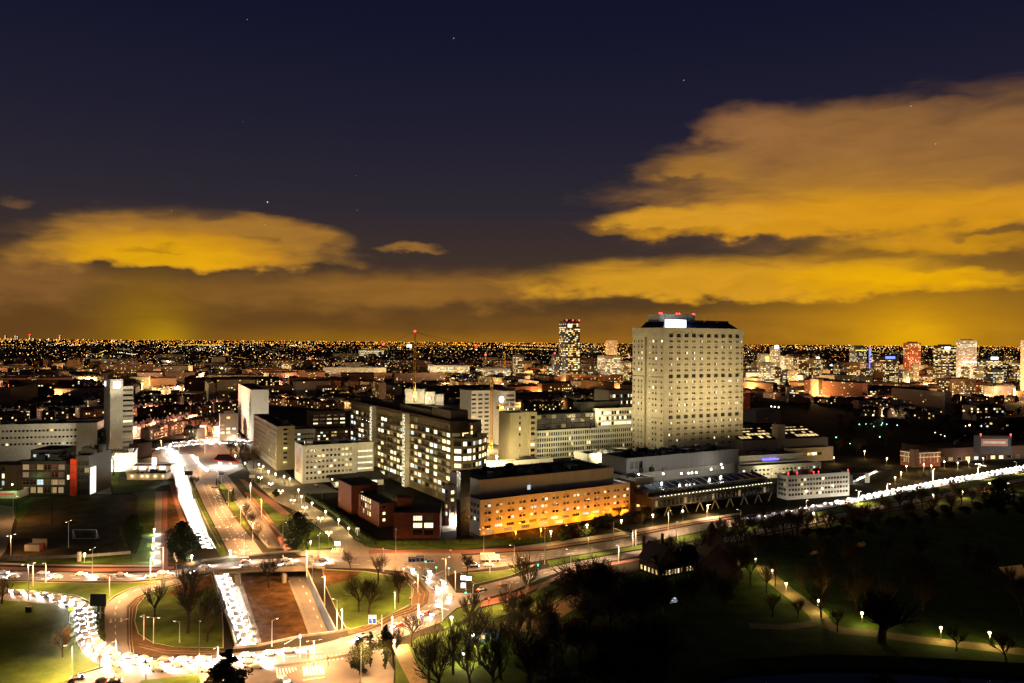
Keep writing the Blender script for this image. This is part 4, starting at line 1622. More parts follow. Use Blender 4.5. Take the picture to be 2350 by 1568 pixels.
# dark joint, then the lit wing and the long upper wall behind
block('dark_joint', 'dark narrow joint block where the orange lit wing ends', 'building', footprint(1446, 1178, 32, None, 1457, L_=14, D=459), 18.2, M_DBRICK, {}, .3)
fw = footprint(1457.5, 1178, 32, None, 1502, L_=14, D=464)
wl_ = Len(fw, 0)
block('short_lit_wing', 'short pale wing with very bright windows right of the dark joint block', 'hospital wing', fw, 19.5, M_CREAM,
      {0: [(1.2 + i * wl_ / 3.2, 1.2 + i * wl_ / 3.2 + 2.6, z, z + 1.5) for z in (2.5, 6.2, 10, 13.6) for i in range(3)]}, .3, .75, 'plain', plant=3)
fu = footprint(1437, 1120, 30, 1420, 1694, D=490)
wu = Len(fu, 0)
fu[2] = fu[1] + (fu[3] - fu[0]).normalized() * 26
fu[3] = fu[0] + (fu[3] - fu[0]).normalized() * 26
longw = block('flat_roofed_block', 'long low block with blank pale upper wall and black flat roof lit by roof floodlights', 'hospital block', fu, 27.5, M_GREYP,
              {0: [(3 + i * 3.6, 5.8 + i * 3.6, 20.5, 25) for i in range(3)]}, .25, .0, 'plain', M_FRAMED)
roof_plant(longw, fu, 27.5, 26, 9, (1, 4))
# lower terrace in front of it with floodlights
ft = footprint(1458, 1172, 31, None, 1722, L_=16, D=470)
fl_t = [p + Vector((-math.sin(R(31)), math.cos(R(31)), 0)) * 14.4 for p in ft]
terr = block('roof_terrace_block', 'low terrace block whose roof carries the row of bright white floodlights', 'hospital block', fl_t, 18.4, M_CREAM, {}, .3, 0, roof=M_ROOFG, plant=6)


def roof_flood(px, v, z, watts=2600, lab='', aimz=6, r=.55):
    """roof floodlight: short post, lamp head, light"""
    p = g(px, v, z)
    t = thing('floodlight', (p.x, p.y, z - 1.4), lab, 'floodlight', 'floodlights on the hospital roofs')
    mb = MB()
    mb.tube((0, 0, 0), (0, 0, 1.2), .09, .07, 5)
    mb.build('post', M_DARK, t, world=False)
    mb = MB()
    mb.ball((0, 0, 1.5), r, 8)
    mb.build('lamp_head', E_LAMPW, t, world=False)
    point_light(t, (0, -.3, 2.4), (1.0, .95, .82), watts, .5)
    return t


for i, (px, v) in enumerate(((1403, 1098), (1466, 1089), (1522, 1088), (1564, 1087.5), (1580, 1086.5), (1588, 1086), (1598, 1085), (1632, 1078), (1655, 1066), (1658, 1074))):
    roof_flood(px, v, 20.2, 1500, 'bright white floodlight on the hospital roof terrace, %s from the left end of the row' % nth(i))

# scaffolded block with glass roofs
fs = footprint(1500, 1196, 31, None, 1775, L_=30, D=446)
ws = Len(fs, 0)
sc = thing('scaffolded_block', tuple(fs[0]), 'dark low block under renovation wrapped in scaffolding above slanted concrete legs', 'building site')
us, ls = (fs[1] - fs[0]).normalized(), (fs[3] - fs[0]).normalized()
mb = MB()
mb.prism([(p.x, p.y) for p in fs], 5.5, 11.5)
mb.build('wall', M_DARK, sc)
mb = MB()
f2 = [p + ls * 5 for p in fs[:2]] + [p - ls * 2 for p in fs[2:]]
mb.prism([(p.x, p.y) for p in f2], 11.5, 14.5)
mb.build('upper_storey', M_BLUEP, sc)
mb = MB()
mb.prism([(p.x, p.y) for p in (fs[0] - ls * 1.2 - us * 2, fs[1] - ls * 1.2, fs[1] + ls * 3, fs[0] + ls * 3 - us * 2)], 11.6, 12.0)
mb.build('work_deck', M_CONC, sc)
for i in range(30):
    mb = MB()
    p = fs[0] + us * (2 + i * (ws - 4) / 30) - ls * .06
    mb.obox((p.x, p.y), (us.x, us.y), 1.7, .12, 6.4, 9.6)
    mb.build('window', M_GLASS if i % 7 else E_WIN[2], sc)
for i in range(16):
    mb = MB()
    p = fs[0] + us * (3 + i * (ws - 6) / 15) + ls * 1.5
    q = p + us * (3.0 if i % 2 else -3.0)
    mb.tube((p.x, p.y, 0), (q.x, q.y, 5.5), .4, .4, 4)
    mb.build('concrete_leg', M_CONC, sc)
for i in range(26):
    mb = MB()
    p = fs[0] + us * (i * ws / 25) - ls * 1.3
    mb.tube((p.x, p.y, 5), (p.x, p.y, 16), .07, .07, 4)
    mb.build('scaffold_pole', M_DARK, sc)
for z in (9, 13.5, 15.5):
    mb = MB()
    p, q = fs[0] - ls * 1.3, fs[1] - ls * 1.3
    mb.tube((p.x, p.y, z), (q.x, q.y, z), .06, .06, 4)
    mb.build('scaffold_rail', M_DARK, sc)
for i in range(14):
    mb = MB()
    a = fs[0] + us * (4 + i * (ws - 10) / 13) + ls * 7
    mb.poly([(a.x, a.y, 14.7), (a.x + us.x * 6, a.y + us.y * 6, 14.7), (a.x + us.x * 6 + ls.x * 9, a.y + us.y * 6 + ls.y * 9, 16.6), (a.x + ls.x * 9, a.y + ls.y * 9, 16.6)])
    mb.poly([(a.x, a.y, 14.5), (a.x + us.x * 6, a.y + us.y * 6, 14.5), (a.x + us.x * 6, a.y + us.y * 6, 14.7), (a.x, a.y, 14.7)])
    mb.build('roof_light', M_GLASS, sc)
for i in range(34):
    mb = MB()
    p = fs[0] + us * (4 + i * (ws - 8) / 33) - ls * 1.4
    mb.ball((p.x, p.y, 12.3), .16, 5)
    mb.build('site_lamp', E_LAMP, sc)
for f in (.25, .5, .75):
    p = fs[0] + us * ws * f - ls * 3
    point_light(sc, p + Vector((0, 0, 4)) - root_loc(sc), (1, .85, .6), 120, .5)

# ------------------------------------------------------------------ other mid-distance buildings, from survey tables
def rowz(n, z0, dz):
    return [z0 + dz * i for i in range(n)]


def slab(name, label, cat, pxl, pxc, pxr, vb, vt, th, wall, nR, nL, nf, zf, wR, wL, h, lit, style='plain', D=None, L_=None, fm=None, plant=0, roof=None, mats=None, mR=(1, 1), mL=(1, 1), depth=.25, bud=None, lR=None, group=None):
    fp = footprint(pxc, vb, th, pxl, pxr, D=D, L_=L_)
    z1 = zat(pxc, vt, fp[0].y)
    dz = (z1 - zf - 1.0) / max(1, nf)
    rz_ = rowz(nf, zf, dz)
    ops = {}
    if nR:
        ops[0] = grid_ops(Len(fp, 0), mR[0], mR[1], nR, wR, rz_, h)
    if nL:
        ops[3] = grid_ops(Len(fp, 3), mL[0], mL[1], nL, wL, rz_, h)
    b = block(name, label, cat, fp, z1, wall, ops, depth, lit, style, fm, budget=bud if bud is not None else [300], plant=plant, roof=roof, mats=mats, group=group)
    return b, fp, z1


random.seed(77)
# pale windowless slab tower with the square logo, and its striped wing
b, fp, z1 = slab('slab_tower', 'slim white windowless tower with a glowing pink-white square logo near its top', 'tower', 237.5, 252, 281, 1058, 871, 36, M_WHITE, 0, 1, 12, 6, 1, 1.2, 1.0, .05, D=640)
ur, ul = (fp[1] - fp[0]).normalized(), (fp[3] - fp[0]).normalized()
pc = fp[0] + ur * (Len(fp, 0) * .52) - ur.cross(Vector((0, 0, 1))) * 0
nrm = Vector((ur.y, -ur.x, 0))


def logo(parent, c, u, nn, z, w, mat, h=None):
    mb = MB()
    h = h or w
    r = w * .18
    p = []
    for (cx_, cz_, a0) in ((w / 2 - r, h / 2 - r, 0), (-w / 2 + r, h / 2 - r, 90), (-w / 2 + r, -h / 2 + r, 180), (w / 2 - r, -h / 2 + r, 270)):
        for k in range(4):
            a = R(a0 + k * 30)
            p.append((cx_ + r * math.cos(a), cz_ + r * math.sin(a)))
    f = [c + u * x + nn * .35 + Vector((0, 0, z + zz)) for x, zz in p]
    k_ = [c + u * x + nn * .02 + Vector((0, 0, z + zz)) for x, zz in p]
    mb.poly(f)
    for i in range(len(p)):
        j = (i + 1) % len(p)
        mb.poly([f[j], f[i], k_[i], k_[j]])
    return mb.build('logo_sign', mat, parent)


E_PINK = emit('logo_light', (1.0, 0.80, 0.90), 3.5)
logo(b, pc, ur, nrm, z1 - 4.5, 5.4, E_PINK)
nl = Vector((-ul.y, ul.x, 0))
logo(b, fp[0] + ul * (Len(fp, 3) * .75), ul, nl, z1 - 4.5, 4.2, E_PINK)
fpw = [fp[1] + ul * 2, fp[1] + ul * 2 + ur * 8.2, fp[2] + ur * 8.2, fp[2]]
block('', '', '', fpw, z1 - 6, M_WHITE, {0: [(.4, 7.8, z, z + 1.7) for z in rowz(13, 5, 4.3)]}, .3, .12, 'quad', M_FRAMED, parent=b)
slab('white_podium', 'low white block with one row of small windows below the slim white tower', 'building', 246, 258, 315, 1070, 1030, 20, M_WHITE, 8, 0, 1, 9, 1.6, 1, 1.5, .5, 'plain', D=615, mR=(10, 4), plant=3)
fpo = footprint(296, 1040, 25, None, 330, L_=30, D=650)
b = block('dark_oval_roof_hall', 'low hall with dark rounded roof tip beside the slim white tower', 'building', [fpo[0], fpo[0] * .3 + fpo[1] * .7 - Vector((0, 3, 0)), fpo[1] + Vector((3, 8, 0)), fpo[2], fpo[3]], 13, M_DBRICK, {}, roof=M_ROOF)
b, fp, z1 = slab('long_white_block', 'long low white block with three rows of small square windows at the left edge', 'building', -75, -60, 222, 1056, 976, 17, M_WHITE, 50, 0, 3, 12.5, 1.9, 1, 1.7, .06, D=629, mR=(2, 14), bud=[150], plant=6, L_=30)
fg = footprint(223, 1059, 17, None, 238, L_=20, D=650)
block('glass_link', 'dark glass link between the long white block and the slim white tower', 'building', fg, 24, M_GLASS, {0: grid_ops(Len(fg, 0), .3, .3, 3, 1.5, rowz(5, 2, 4.2), 3.4)}, .15, .3, 'cross', M_FRAMED)

# dark building with red window frames, lower left
fp = footprint(48, 1135, 2.5, None, 151, L_=26, D=500)
z1 = 21.5
w0 = Len(fp, 0)
rb = thing('dark_block_with_red_frames', tuple(fp[0]), 'dark block with red window frames and a red stair shaft beside the waste field', 'building')
block('', '', '', fp, z1, M_DARK, {0: grid_ops(w0, .6, .6, 6, w0 / 6 - .5, (6.2, 11.0, 15.8), 3.5) + grid_ops(w0, 1, 1, 6, 3.4, (1.0,), 3.9)}, .4, .42, 'cross', M_FRAMER, parent=rb,
      mats=[E_WIN[2], E_WIN[2], emit('studio_light', (.85, .6, .30), .42, noise=.5), E_WIN[3]])
fq = footprint(0, 1135, 2.5, None, 47.6, L_=24, D=499)
block('', '', '', fq, 19, M_DBRICK, {0: [(1, 2.6, z, z + 3) for z in (6, 10.5, 15)]}, .3, .8, 'double', M_FRAMED, parent=rb)
fz = footprint(151.3, 1135, 2.5, None, 160, L_=26, D=499)
block('', '', '', fz, 20, M_DARK, {0: [(.5, 2.0, 10, 13)]}, .3, .8, 'plain', M_FRAMED, parent=rb)
fz = footprint(160.3, 1136, 2.5, None, 172, L_=8, D=497)
mb = MB()
mb.prism([(p.x, p.y) for p in fz], 0, 23.5)
mb.build('stair_shaft', M_REDP, rb)
for z in (5, 10, 15, 20):
    mb = MB()
    c = (fz[0] + fz[1]) / 2
    mb.obox((c.x, c.y - .06), (1, .04), Len(fz, 0) + .1, .1, z, z + .4)
    mb.build('joint_band', M_DARK, rb)
fz = footprint(172.3, 1135, 2.5, None, 205, L_=30, D=499)
block('', '', '', fz, 25.5, M_DARK, {0: grid_ops(Len(fz, 0), .5, .5, 3, 2.6, (1, 5.5, 10, 14.5, 19), 3.2)}, .3, .25, 'quad', M_FRAMED, parent=rb, mats=[E_WIN[2]])
fz = footprint(70, 1100, 2.5, None, 135, L_=22, D=512)
block('', '', '', fz, 27.0, M_ROOFG, {0: [(1.0, Len(fz, 0) - 1, 22.2, 24.0)]}, .25, 1, 'quad', M_FRAMED, z0=20.4, parent=rb, mats=[emit('atrium_light', (.75, .9, .95), .75, noise=.5)])
mb = MB()
c = footprint(206.5, 1136, 2.5, None, 208, L_=7, D=498)
mb.prism([(p.x, p.y) for p in c], 1, 18)
mb.build('glowing_wall_side', emit('side_glow', (1.0, .93, .82), 1.2, noise=.5), rb)  # brightly lit wall strip, its light given as own glow
roof_plant(rb, fp, 22.4, 10, 3, (1, 4), M_DARK)
roof_plant(rb, footprint(172.3, 1135, 2.5, None, 205, L_=30, D=499), 26.4, 7, 4, (1, 5), M_DARK)
fz = footprint(-20, 1139, 2.5, None, 42, L_=14, D=488)
pl = block('green_lit_porch', 'low porch with green lit roof in front of the dark red-framed block', 'porch', fz, 4.6, M_CREAM, {}, roof=M_ROOFG)
mb = MB()
c = fz[0] * .55 + fz[1] * .45
mb.obox((c.x, c.y - .1), (1, .04), Len(fz, 0) * .8, .15, 2.2, 3.3)
mb.build('red_sign_band', emit('red_band', (.9, .12, .08), .5), pl)
mb = MB()
q = g(28, 1112, 9)
mb.ball((q.x, q.y, 9), .5, 6)
mb.build('wall_lamp', emit('green_lamp', (.75, 1.0, .6), 14), pl)
point_light(pl, Vector((q.x, q.y - 1, 8.6)) - root_loc(pl), (.45, 1.0, .25), 2500, .4)

# roadside shop, petrol station canopy
b, fp, z1 = slab('roadside_kiosk', 'low roadside kiosk with five warm wall lamps and dark cluttered roof', 'kiosk', 285, 291, 381, 1102, 1087, 3, M_CREAM, 0, 0, 1, 1, 1, 1, 1, 0, D=None, L_=10, plant=9)
for i, px in enumerate((302, 325, 337, 355, 373)):
    q = g(px, 1094, 2.6)
    mb = MB()
    y = fp[0].y - .4 + (q.x - fp[0].x) * math.tan(R(3))
    mb.ball((q.x, y, 2.9), .32, 6)
    mb.build('wall_lamp', E_LAMP, b)
    point_light(b, Vector((q.x, y - .5, 2.6)) - root_loc(b), (1, .62, .22), 170, .2)
b, fp, z1 = slab('white_lit_shop', 'brightly lit white shop front with red edged flat roof behind the kiosk', 'shop', 294, 297, 392, 1080, 1068, 4, M_WHITE, 8, 0, 1, .6, 4.5, 1, 2.6, 1.0, 'plain', L_=12, mats=[emit('shop_window', (1, .93, .8), 3.0, noise=.3)])
mb = MB()
c = (fp[0] + fp[1]) / 2
mb.obox((c.x, c.y - .5), tuple((fp[1] - fp[0]).normalized())[:2], Len(fp, 0) + 1, .25, z1 - .7, z1 + .1)
mb.build('red_fascia', M_REDP, b)
for k in range(3):
    q = fp[0].lerp(fp[1], .2 + .3 * k)
    point_light(b, Vector((q.x, q.y - 4, 3.6)) - root_loc(b), (1, .93, .8), 600, .6)
mb = MB()
q = g(354, 1078)
tt = thing('price_pylon', (q.x, q.y, 0), 'tall glowing white price pylon beside the brightly lit shop', 'sign')
mb.box(-1.7, 1.7, -.25, .25, 1.6, 9.0)
mb.build('lightbox', E_WSIGN, tt, world=False)
mb = MB()
mb.box(-1.8, -1.71, -.2, .2, 0, 9)
mb.box(1.71, 1.8, -.2, .2, 0, 9)
mb.box(-1.7, 1.7, -.2, .2, 0, 1.58)
mb.build('frame', M_SIGNB, tt, world=False)
mb = MB()
can = [g(a, b_, 5.6) for a, b_ in ((489, 1058), (548, 1062), (527, 1045), (500, 1045))]
cn = thing('petrol_station_canopy', (can[0].x, can[0].y, 0), 'red edged petrol station canopy glowing white underneath', 'petrol station')
mb.prism([(p.x, p.y) for p in can], 5.7, 6.2)
mb.build('canopy_roof', pbsdf('canopy_top', (.15, .09, .06), .8, .3, .3), cn)
mb = MB()
for i in range(4):
    a, b_ = can[i], can[(i + 1) % 4]
    d = (b_ - a).normalized()
    c = (a + b_) / 2 + Vector((d.y, -d.x, 0)) * .12
    mb.obox((c.x, c.y), (d.x, d.y), (b_ - a).length + .2, .2, 5.3, 6.35)
mb.build('red_fascia', emit('red_fascia_light', (1, .08, .03), .55), cn)
mb = MB()
mb.poly([(p.x, p.y, 5.66) for p in reversed(can)])
mb.build('soffit', emit('soffit_light', (1, .96, .88), 3.0), cn)
for f in (.2, .8):
    for q in (can[0].lerp(can[1], f).lerp(can[3].lerp(can[2], f), .3), can[0].lerp(can[1], f).lerp(can[3].lerp(can[2], f), .75)):
        mb = MB()
        mb.tube((q.x, q.y, 0), (q.x, q.y, 5.3), .2, .2, 6)
        mb.build('column', M_POLE, cn)
        mb = MB()
        mb.box(q.x + 1, q.x + 1.8, q.y - .4, q.y + .4, 0, 1.7)
        mb.build('pump', M_SIGNW, cn)
cc = sum(can, Vector((0, 0, 0))) / 4
for dx, dy in ((-8, 0), (7, 0), (-4, -9), (4, -9)):
    point_light(cn, Vector((cc.x + dx, cc.y + dy, 5.0)) - root_loc(cn), (1, .92, .8), 9000, 1.2)

# pale slab tower and the offices right of it
slab('white_slab_tower', 'white slab tower with twelve rows of tiny windows on its narrow side', 'tower', 546, 576, 616, 1010, 895, 25, M_WHITEB, 0, 9, 11, 5, 1, 1.9, 1.3, .06, 'plain', D=770, mL=(3, 2), bud=[110])
b, fp, z1 = slab('brown_balcony_office', 'brown office slab with a beige end wall carrying a column of balconies', 'office building', 581, 634, 676, 1080, 979, 27, M_BEIGE, 0, 20, 8, 3, 1, 2.6, 2.3, .07, 'double', plant=5, mL=(4, 1), bud=[170])
ur = (fp[1] - fp[0]).normalized()
for k in range(8):
    z = 4.2 + k * 3.6
    c = fp[0] + ur * (Len(fp, 0) * .48) + Vector((ur.y, -ur.x, 0)) * .7
    bl = MB()
    bl.obox((c.x, c.y), (ur.x, ur.y), 4.2, 1.4, z, z + .18)
    bo = bl.build('balcony', M_CREAM, b)
    bl = MB()
    c2 = c + Vector((ur.y, -ur.x, 0)) * .62
    bl.obox((c2.x, c2.y), (ur.x, ur.y), 4.2, .1, z + .2, z + 1.1)
    bl.build('railing', M_GREYP, bo)
    bl = MB()
    c3 = fp[0] + ur * (Len(fp, 0) * .48)
    bl.obox((c3.x, c3.y), (ur.x, ur.y), 2.8, .06, z + .2, z + 2.4)
    bl.build('window', E_WIN[0] if k in (0, 3) else M_GLASS, b)
slab('green_white_office', 'small pale office with a few greenish lit windows behind the balcony office', 'office building', 660, 672, 722, 1040, 986, 27, M_CREAM, 6, 0, 4, 3, 2.6, 1, 1.6, .35, 'double', D=690, mats=[E_WIN[3]])
b, fp, z1 = slab('white_poster_block', 'white block with six rows of square windows and a large poster on its left end', 'building', 676, 694, 818, 1110.6, 1023, 28, M_WHITEB, 12, 0, 6, 2.6, 1.75, 1, 1.7, lambda i, o: .95 if o[0] > 26 and random.random() < .6 else .18, 'plain', D=545, mR=(2, 3), plant=4)
ul = (fp[3] - fp[0]).normalized()
cp = fp[0] + ul * (Len(fp, 3) * .5) + Vector((-ul.y, ul.x, 0)) * .12
mb = MB()
mb.obox((cp.x, cp.y), (ul.x, ul.y), Len(fp, 3) * .62, .12, 6, 24)
po = mb.build('poster', pbsdf('poster_print', (.26, .12, .10), .7, .5, .11, base2=(.62, .45, .42), detail=2), b)
fb = footprint(818.5, 1100, 28, None, 857, L_=14, D=566)
block('white_porthole_wing', 'bright white wing with four rows of oval lit windows beside the poster block', 'building', fb, 26.3, M_WHITEB, {0: grid_ops(Len(fb, 0), .8, .8, 4, 2.6, rowz(5, 2.6, 4.2), 1.0)}, .3, .95, 'plain', mats=[E_WIN[1]])
b, fp, z1 = slab('entrance_pavilion', 'low lit pavilion with a thin overhanging dark flat roof on the plaza', 'pavilion', 745, 768, 880, 1119, 1104, 20, M_WHITE, 8, 3, 1, 1, 5, 5, 3.0, .8, 'quad', D=None, mats=[E_WIN[1], E_LOBBY])
mb = MB()
cen = sum(fp, Vector((0, 0, 0))) / 4
f3 = [cen + (p - cen) * 1.16 for p in fp]
mb.prism([(p.x, p.y) for p in f3], z1 + .05, z1 + .6)
mb.build('overhanging_roof', M_ROOFG, b)
b, fp, z1 = slab('white_annex', 'white annex with glazed base behind the entrance pavilion', 'building', 790, 812, 885, 1100, 1083, 24, M_WHITE, 7, 0, 1, 1, 4, 1, 2.4, .9, 'triple', D=570, mats=[E_WIN[1]])

# red brick school: three wings
sch = [(903, 1236, 3, 896, 1009, 1177, [(.42, .62), (.66, .86)]), (870, 1211, 31, 822, 905, 1156, None), (806, 1182, 31, 776, 866, 1116, None)]
rs = thing('red_brick_building', tuple(g(903, 1236)), 'low red brick building in three stepped wings with dark roofs and a few lit windows', 'brick building')
for k, (pc_, vb, th, pl_, pr_, vt, wn) in enumerate(sch):
    fp = footprint(pc_, vb, th, pl_, pr_, L_=24 if k == 0 else None)
    z1 = zat(pc_, vt, fp[0].y)
    w = Len(fp, 0)
    if k == 0:
        ops = {0: [(w * a, w * b_, z, z + 2.6) for z in (1.6, 5.2, 8.8) for a, b_ in wn], 3: []}
        lit = lambda i, o: 1.0 if o[2] == 5.2 else (.5 if o[2] > 6 else 0)
        mm = [E_WIN[1]]
    elif k == 1:
        l3 = Len(fp, 3)
        ops = {3: [(l3 * .12 + i * 3.3, l3 * .12 + i * 3.3 + 2.4, z, z + 2.6) for z in (3.2, 6.8, 10.2) for i in range(5)], 0: [(2, 3.6, z, z + 1.5) for z in (3, 6.5, 10)]}
        lit = lambda i, o: .6
        mm = [E_WIN[0], E_WIN[1]]
    else:
        ops = {0: [(w * f, w * f + 1.7, z, z + 1.7) for z in (4, 7.5, 11) for f in (.35, .6, .82)], 3: [(2, 3, z, z + 2.6) for z in (4, 7.5, 11)]}
        lit = lambda i, o: .5
        mm = [E_WIN[0]]
    block('', '', '', fp, z1, M_BRICK, ops, .3, lit, 'cross' if k else 'quad', M_FRAMED, parent=rs, mats=mm)
    cen = sum(fp, Vector((0, 0, 0))) / 4
    mb = MB()
    mb.prism([(p.x, p.y) for p in [cen + (p - cen) * 1.04 for p in fp]], z1 + .02, z1 + .45)
    mb.build('roof_slab', M_ROOF, rs)
c = g(918, 1178, 14)
mb = MB()
mb.box(c.x - 4, c.x + 4, c.y + 16, c.y + 24, 10, 18.5)
mb.build('roof_tower', M_BRICK, rs)

# grid-fronted laboratory block left of the tower
fp = footprint(1232, 1056, 29, None, 1452, L_=26, D=663)
w = Len(fp, 0)
ops = []
for k, z in enumerate((1.5, 6.0, 10.5, 15.0, 19.8)):
    cnt = 44
    for i in range(cnt):
        c = w * (i + .5) / cnt
        ops.append((c - w / cnt * .34, c + w / cnt * .34, z, z + 2.9))
gb = block('grid_front_block', 'white block with a fine grid of narrow windows left of the hospital tower', 'hospital block', fp, 24.6, M_WHITE, {0: ops}, .5, .10, 'plain', M_FRAMED, budget=[220])
ur, ul = (fp[1] - fp[0]).normalized(), (fp[3] - fp[0]).normalized()
f2 = [fp[0] + ul * 5 + ur * 2, fp[0] + ur * w * .62 + ul * 5, fp[0] + ur * w * .62 + ul * 24, fp[0] + ul * 24 + ur * 2]
w2 = Len(f2, 0)
block('', '', '', f2, 38, M_DARK, {0: grid_ops(w2, .3, .3, 12, w2 / 12 - .4, (25.5, 29.8, 33.8), 3.3)}, .25, .08, 'quad', M_FRAME, z0=24, parent=gb, mats=[E_WIN[2]])
f3 = [fp[0] + ur * w * .625 + ul * 1.5, fp[1] + ul * 1.5, fp[1] + ul * 24, fp[0] + ur * w * .625 + ul * 24]
w3 = Len(f3, 0)
block('', '', '', f3, 41, M_WHITE, {0: grid_ops(w3, 1, .5, 13, w3 / 13 - .5, (26, 30.6, 35.4), 3.0)}, .3, .62, 'plain', M_FRAMED, z0=24, parent=gb, mats=[E_WIN[1]])
f4 = [fp[0] + ur * w * .50 + ul * 9, fp[0] + ur * w * .92 + ul * 9, fp[0] + ur * w * .92 + ul * 22, fp[0] + ur * w * .50 + ul * 22]
block('', '', '', f4, 46.5, M_ROOFG, {}, z0=38, parent=gb)
fb = footprint(1216, 1056, 29, None, 1231.5, L_=22, D=657)
block('beige_corner_shaft', 'narrow beige shaft with stacked open landings at the corner of the grid fronted block', 'building', fb, 41, M_BEIGE, {0: [(.8, 5.2, z, z + 2.6) for z in rowz(8, 3, 4.6)]}, 1.2, .25, 'plain', M_FRAMED)
slab('beige_blank_slab', 'tall blank beige wall slab wrapped in netting beside the crane', 'building', 1166, 1170, 1215, 1062, 948, 29, M_BEIGE, 1, 0, 8, 3, 1.6, 1, 2.6, .3, 'plain', D=650, L_=20)
slab('banded_hospital_block', 'tall white block with horizontal window bands behind the yellow cranes', 'hospital block', 1074, 1081, 1158, 1020, 897, 29, M_WHITE, 10, 0, 11, 4, 4.8, 1, 2.0, .16, 'quad', D=762, L_=26, bud=[120])
slab('narrow_window_block', 'white block with narrow upright windows right of the banded block', 'hospital block', 1158.5, 1159, 1182, 1030, 898, 29, M_WHITE, 7, 0, 11, 4, 1.1, 1, 2.2, .05, 'plain', D=745, L_=30, bud=[90])
slab('round_topped_office', 'white office with a dark louvred top band left of the hospital tower', 'office building', 1390, 1397, 1470, 1010, 896, 29, M_CREAM, 22, 0, 5, 16, 1.5, 1, 3.4, .45, 'plain', D=800, L_=26, bud=[120])
slab('dark_brick_office', 'dark brick office with three lit window bands behind the balcony office', 'office building', 712, 718, 792, 1000, 945, 27, M_DBRICK, 9, 0, 5, 4, 5, 1, 1.7, .38, 'quad', D=815, L_=30)
slab('low_dark_brick_block', 'low dark brick block with scattered dim windows under the dark brick office', 'building', 722, 726, 800, 1030, 986, 27, M_DBRICK, 11, 0, 4, 3, 2.2, 1, 1.6, .3, 'double', D=735, L_=24)
# crowd of low roofs in front of the tower
LOWS = [('low_lab', 'low flat block with lit band windows in front of the yellow cranes', 1090, 1100, 1270, 1090, 1063, 28, 14, .35),
        ('white_step_block', 'white stepped block with black roofs below the grid fronted block', 1318, 1348, 1460, 1082, 1042, 28, 5, .5),
        ('white_low_hall', 'white low hall with a strip of bright windows below the stepped block', 1290, 1303, 1376, 1102, 1062, 28, 6, .95),
        ('dark_drum_hall', 'dark low hall with a shallow round roof in front of the hospital tower', 1372, 1384, 1462, 1096, 1066, 28, 0, 0),
        ('grey_link_block', 'grey flat link block between the low halls and the long black roof', 1210, 1220, 1320, 1108, 1085, 28, 10, .3)]
for i, (nm, lab, pl_, pc_, pr_, vb, vt, th, nR, li) in enumerate(LOWS):
    slab(nm, lab, 'hospital block', pl_, pc_, pr_, vb, vt, th, (M_CREAM, M_WHITE, M_WHITE, M_DBRICK, M_GREYP)[i], nR, 0, 2, 3, 3.2, 1, 1.5, li, 'double', plant=7, D=620 - i * 8 if i != 4 else 560, mats=[E_WIN[1]])

# right side: blocks with the neon sign, sawtooth hall, low pale office, entrance canopy
b, fp, z1 = slab('sawtooth_hall', 'pale hall with glowing sawtooth roof lights right of the tower', 'hall', 1700, 1704, 1900, 1043, 1012, 20, M_CREAM, 0, 0, 1, 1, 1, 1, 1, 0, D=None, L_=40)
ur, ul = (fp[1] - fp[0]).normalized(), (fp[3] - fp[0]).normalized()
wq = Len(fp, 0)
for k in range(2):
    for i in range(9):
        u0 = wq * (.03 + .52 * k) + i * wq * .045
        for j in range(5):
            mb = MB()
            v0 = 6 + j * 6
            a = fp[0] + ur * u0 + ul * v0
            b1, c1, d1 = a + ur * wq * .035, a + ur * wq * .035 + ul * 4.6, a + ul * 4.6
            zz = z1 + 1 + j * 1.6 + .05
            mb.poly([(a.x, a.y, zz), (b1.x, b1.y, zz), (c1.x, c1.y, zz + 1.4), (d1.x, d1.y, zz + 1.4)])
            mb.build('roof_light', E_WIN[0] if random.random() < .75 else M_GLASS, b)
for k in range(2):
    mb = MB()
    a = fp[0] + ur * wq * (.01 + .52 * k) + ul * 4
    e = a + ur * wq * .44
    f, h_ = e + ul * 34, a + ul * 34
    mb.poly([(a.x, a.y, z1 + .5), (e.x, e.y, z1 + .5), (f.x, f.y, z1 + 9.8), (h_.x, h_.y, z1 + 9.8)])
    for p, q in ((a, h_), (e, f)):
        mb.poly([(p.x, p.y, z1 - .8), (q.x, q.y, z1 - .8), (q.x, q.y, z1 + 9.8), (p.x, p.y, z1 + .5)])
    mb.poly([(a.x, a.y, z1 - .8), (e.x, e.y, z1 - .8), (e.x, e.y, z1 + .5), (a.x, a.y, z1 + .5)])
    mb.build('sloping_roof', M_ROOFG, b)
mb = MB()
a = fp[0] + ur * wq * .46 + ul * 6
mb.obox((a.x, a.y), (ur.x, ur.y), wq * .09, 8, z1 - 1, z1 + 13)
mb.build('roof_tower', M_CREAM, b)
slab('lit_gallery_strip', 'pale low gallery with six big yellow windows below the sawtooth hall', 'building', 1800, 1806, 1912, 1062, 1030, 20, M_CREAM, 7, 0, 1, 5, 5, 1, 2.6, .9, 'plain', D=None, L_=12, mats=[E_WIN[0], E_WIN[1]], mR=(1, 12))
b, fp, z1 = slab('neon_sign_block', 'low pale block with a small blue neon sign and dark flat roof', 'building', 1690, 1697, 1842, 1088, 1047, 20, M_CREAM, 0, 0, 1, 1, 1, 1, 1, 0, D=None, L_=30, plant=6)
ur = (fp[1] - fp[0]).normalized()
nr = Vector((ur.y, -ur.x, 0))
q = fp[0] + ur * (Len(fp, 0) * .36) + nr * .3
mb = MB()
for i in range(10):
    c = q + ur * i * 1.6
    mb.obox((c.x, c.y), (ur.x, ur.y), 1.15, .16, z1 - 4.4, z1 - (2.6 if i in (0, 4, 7) else 3.1))
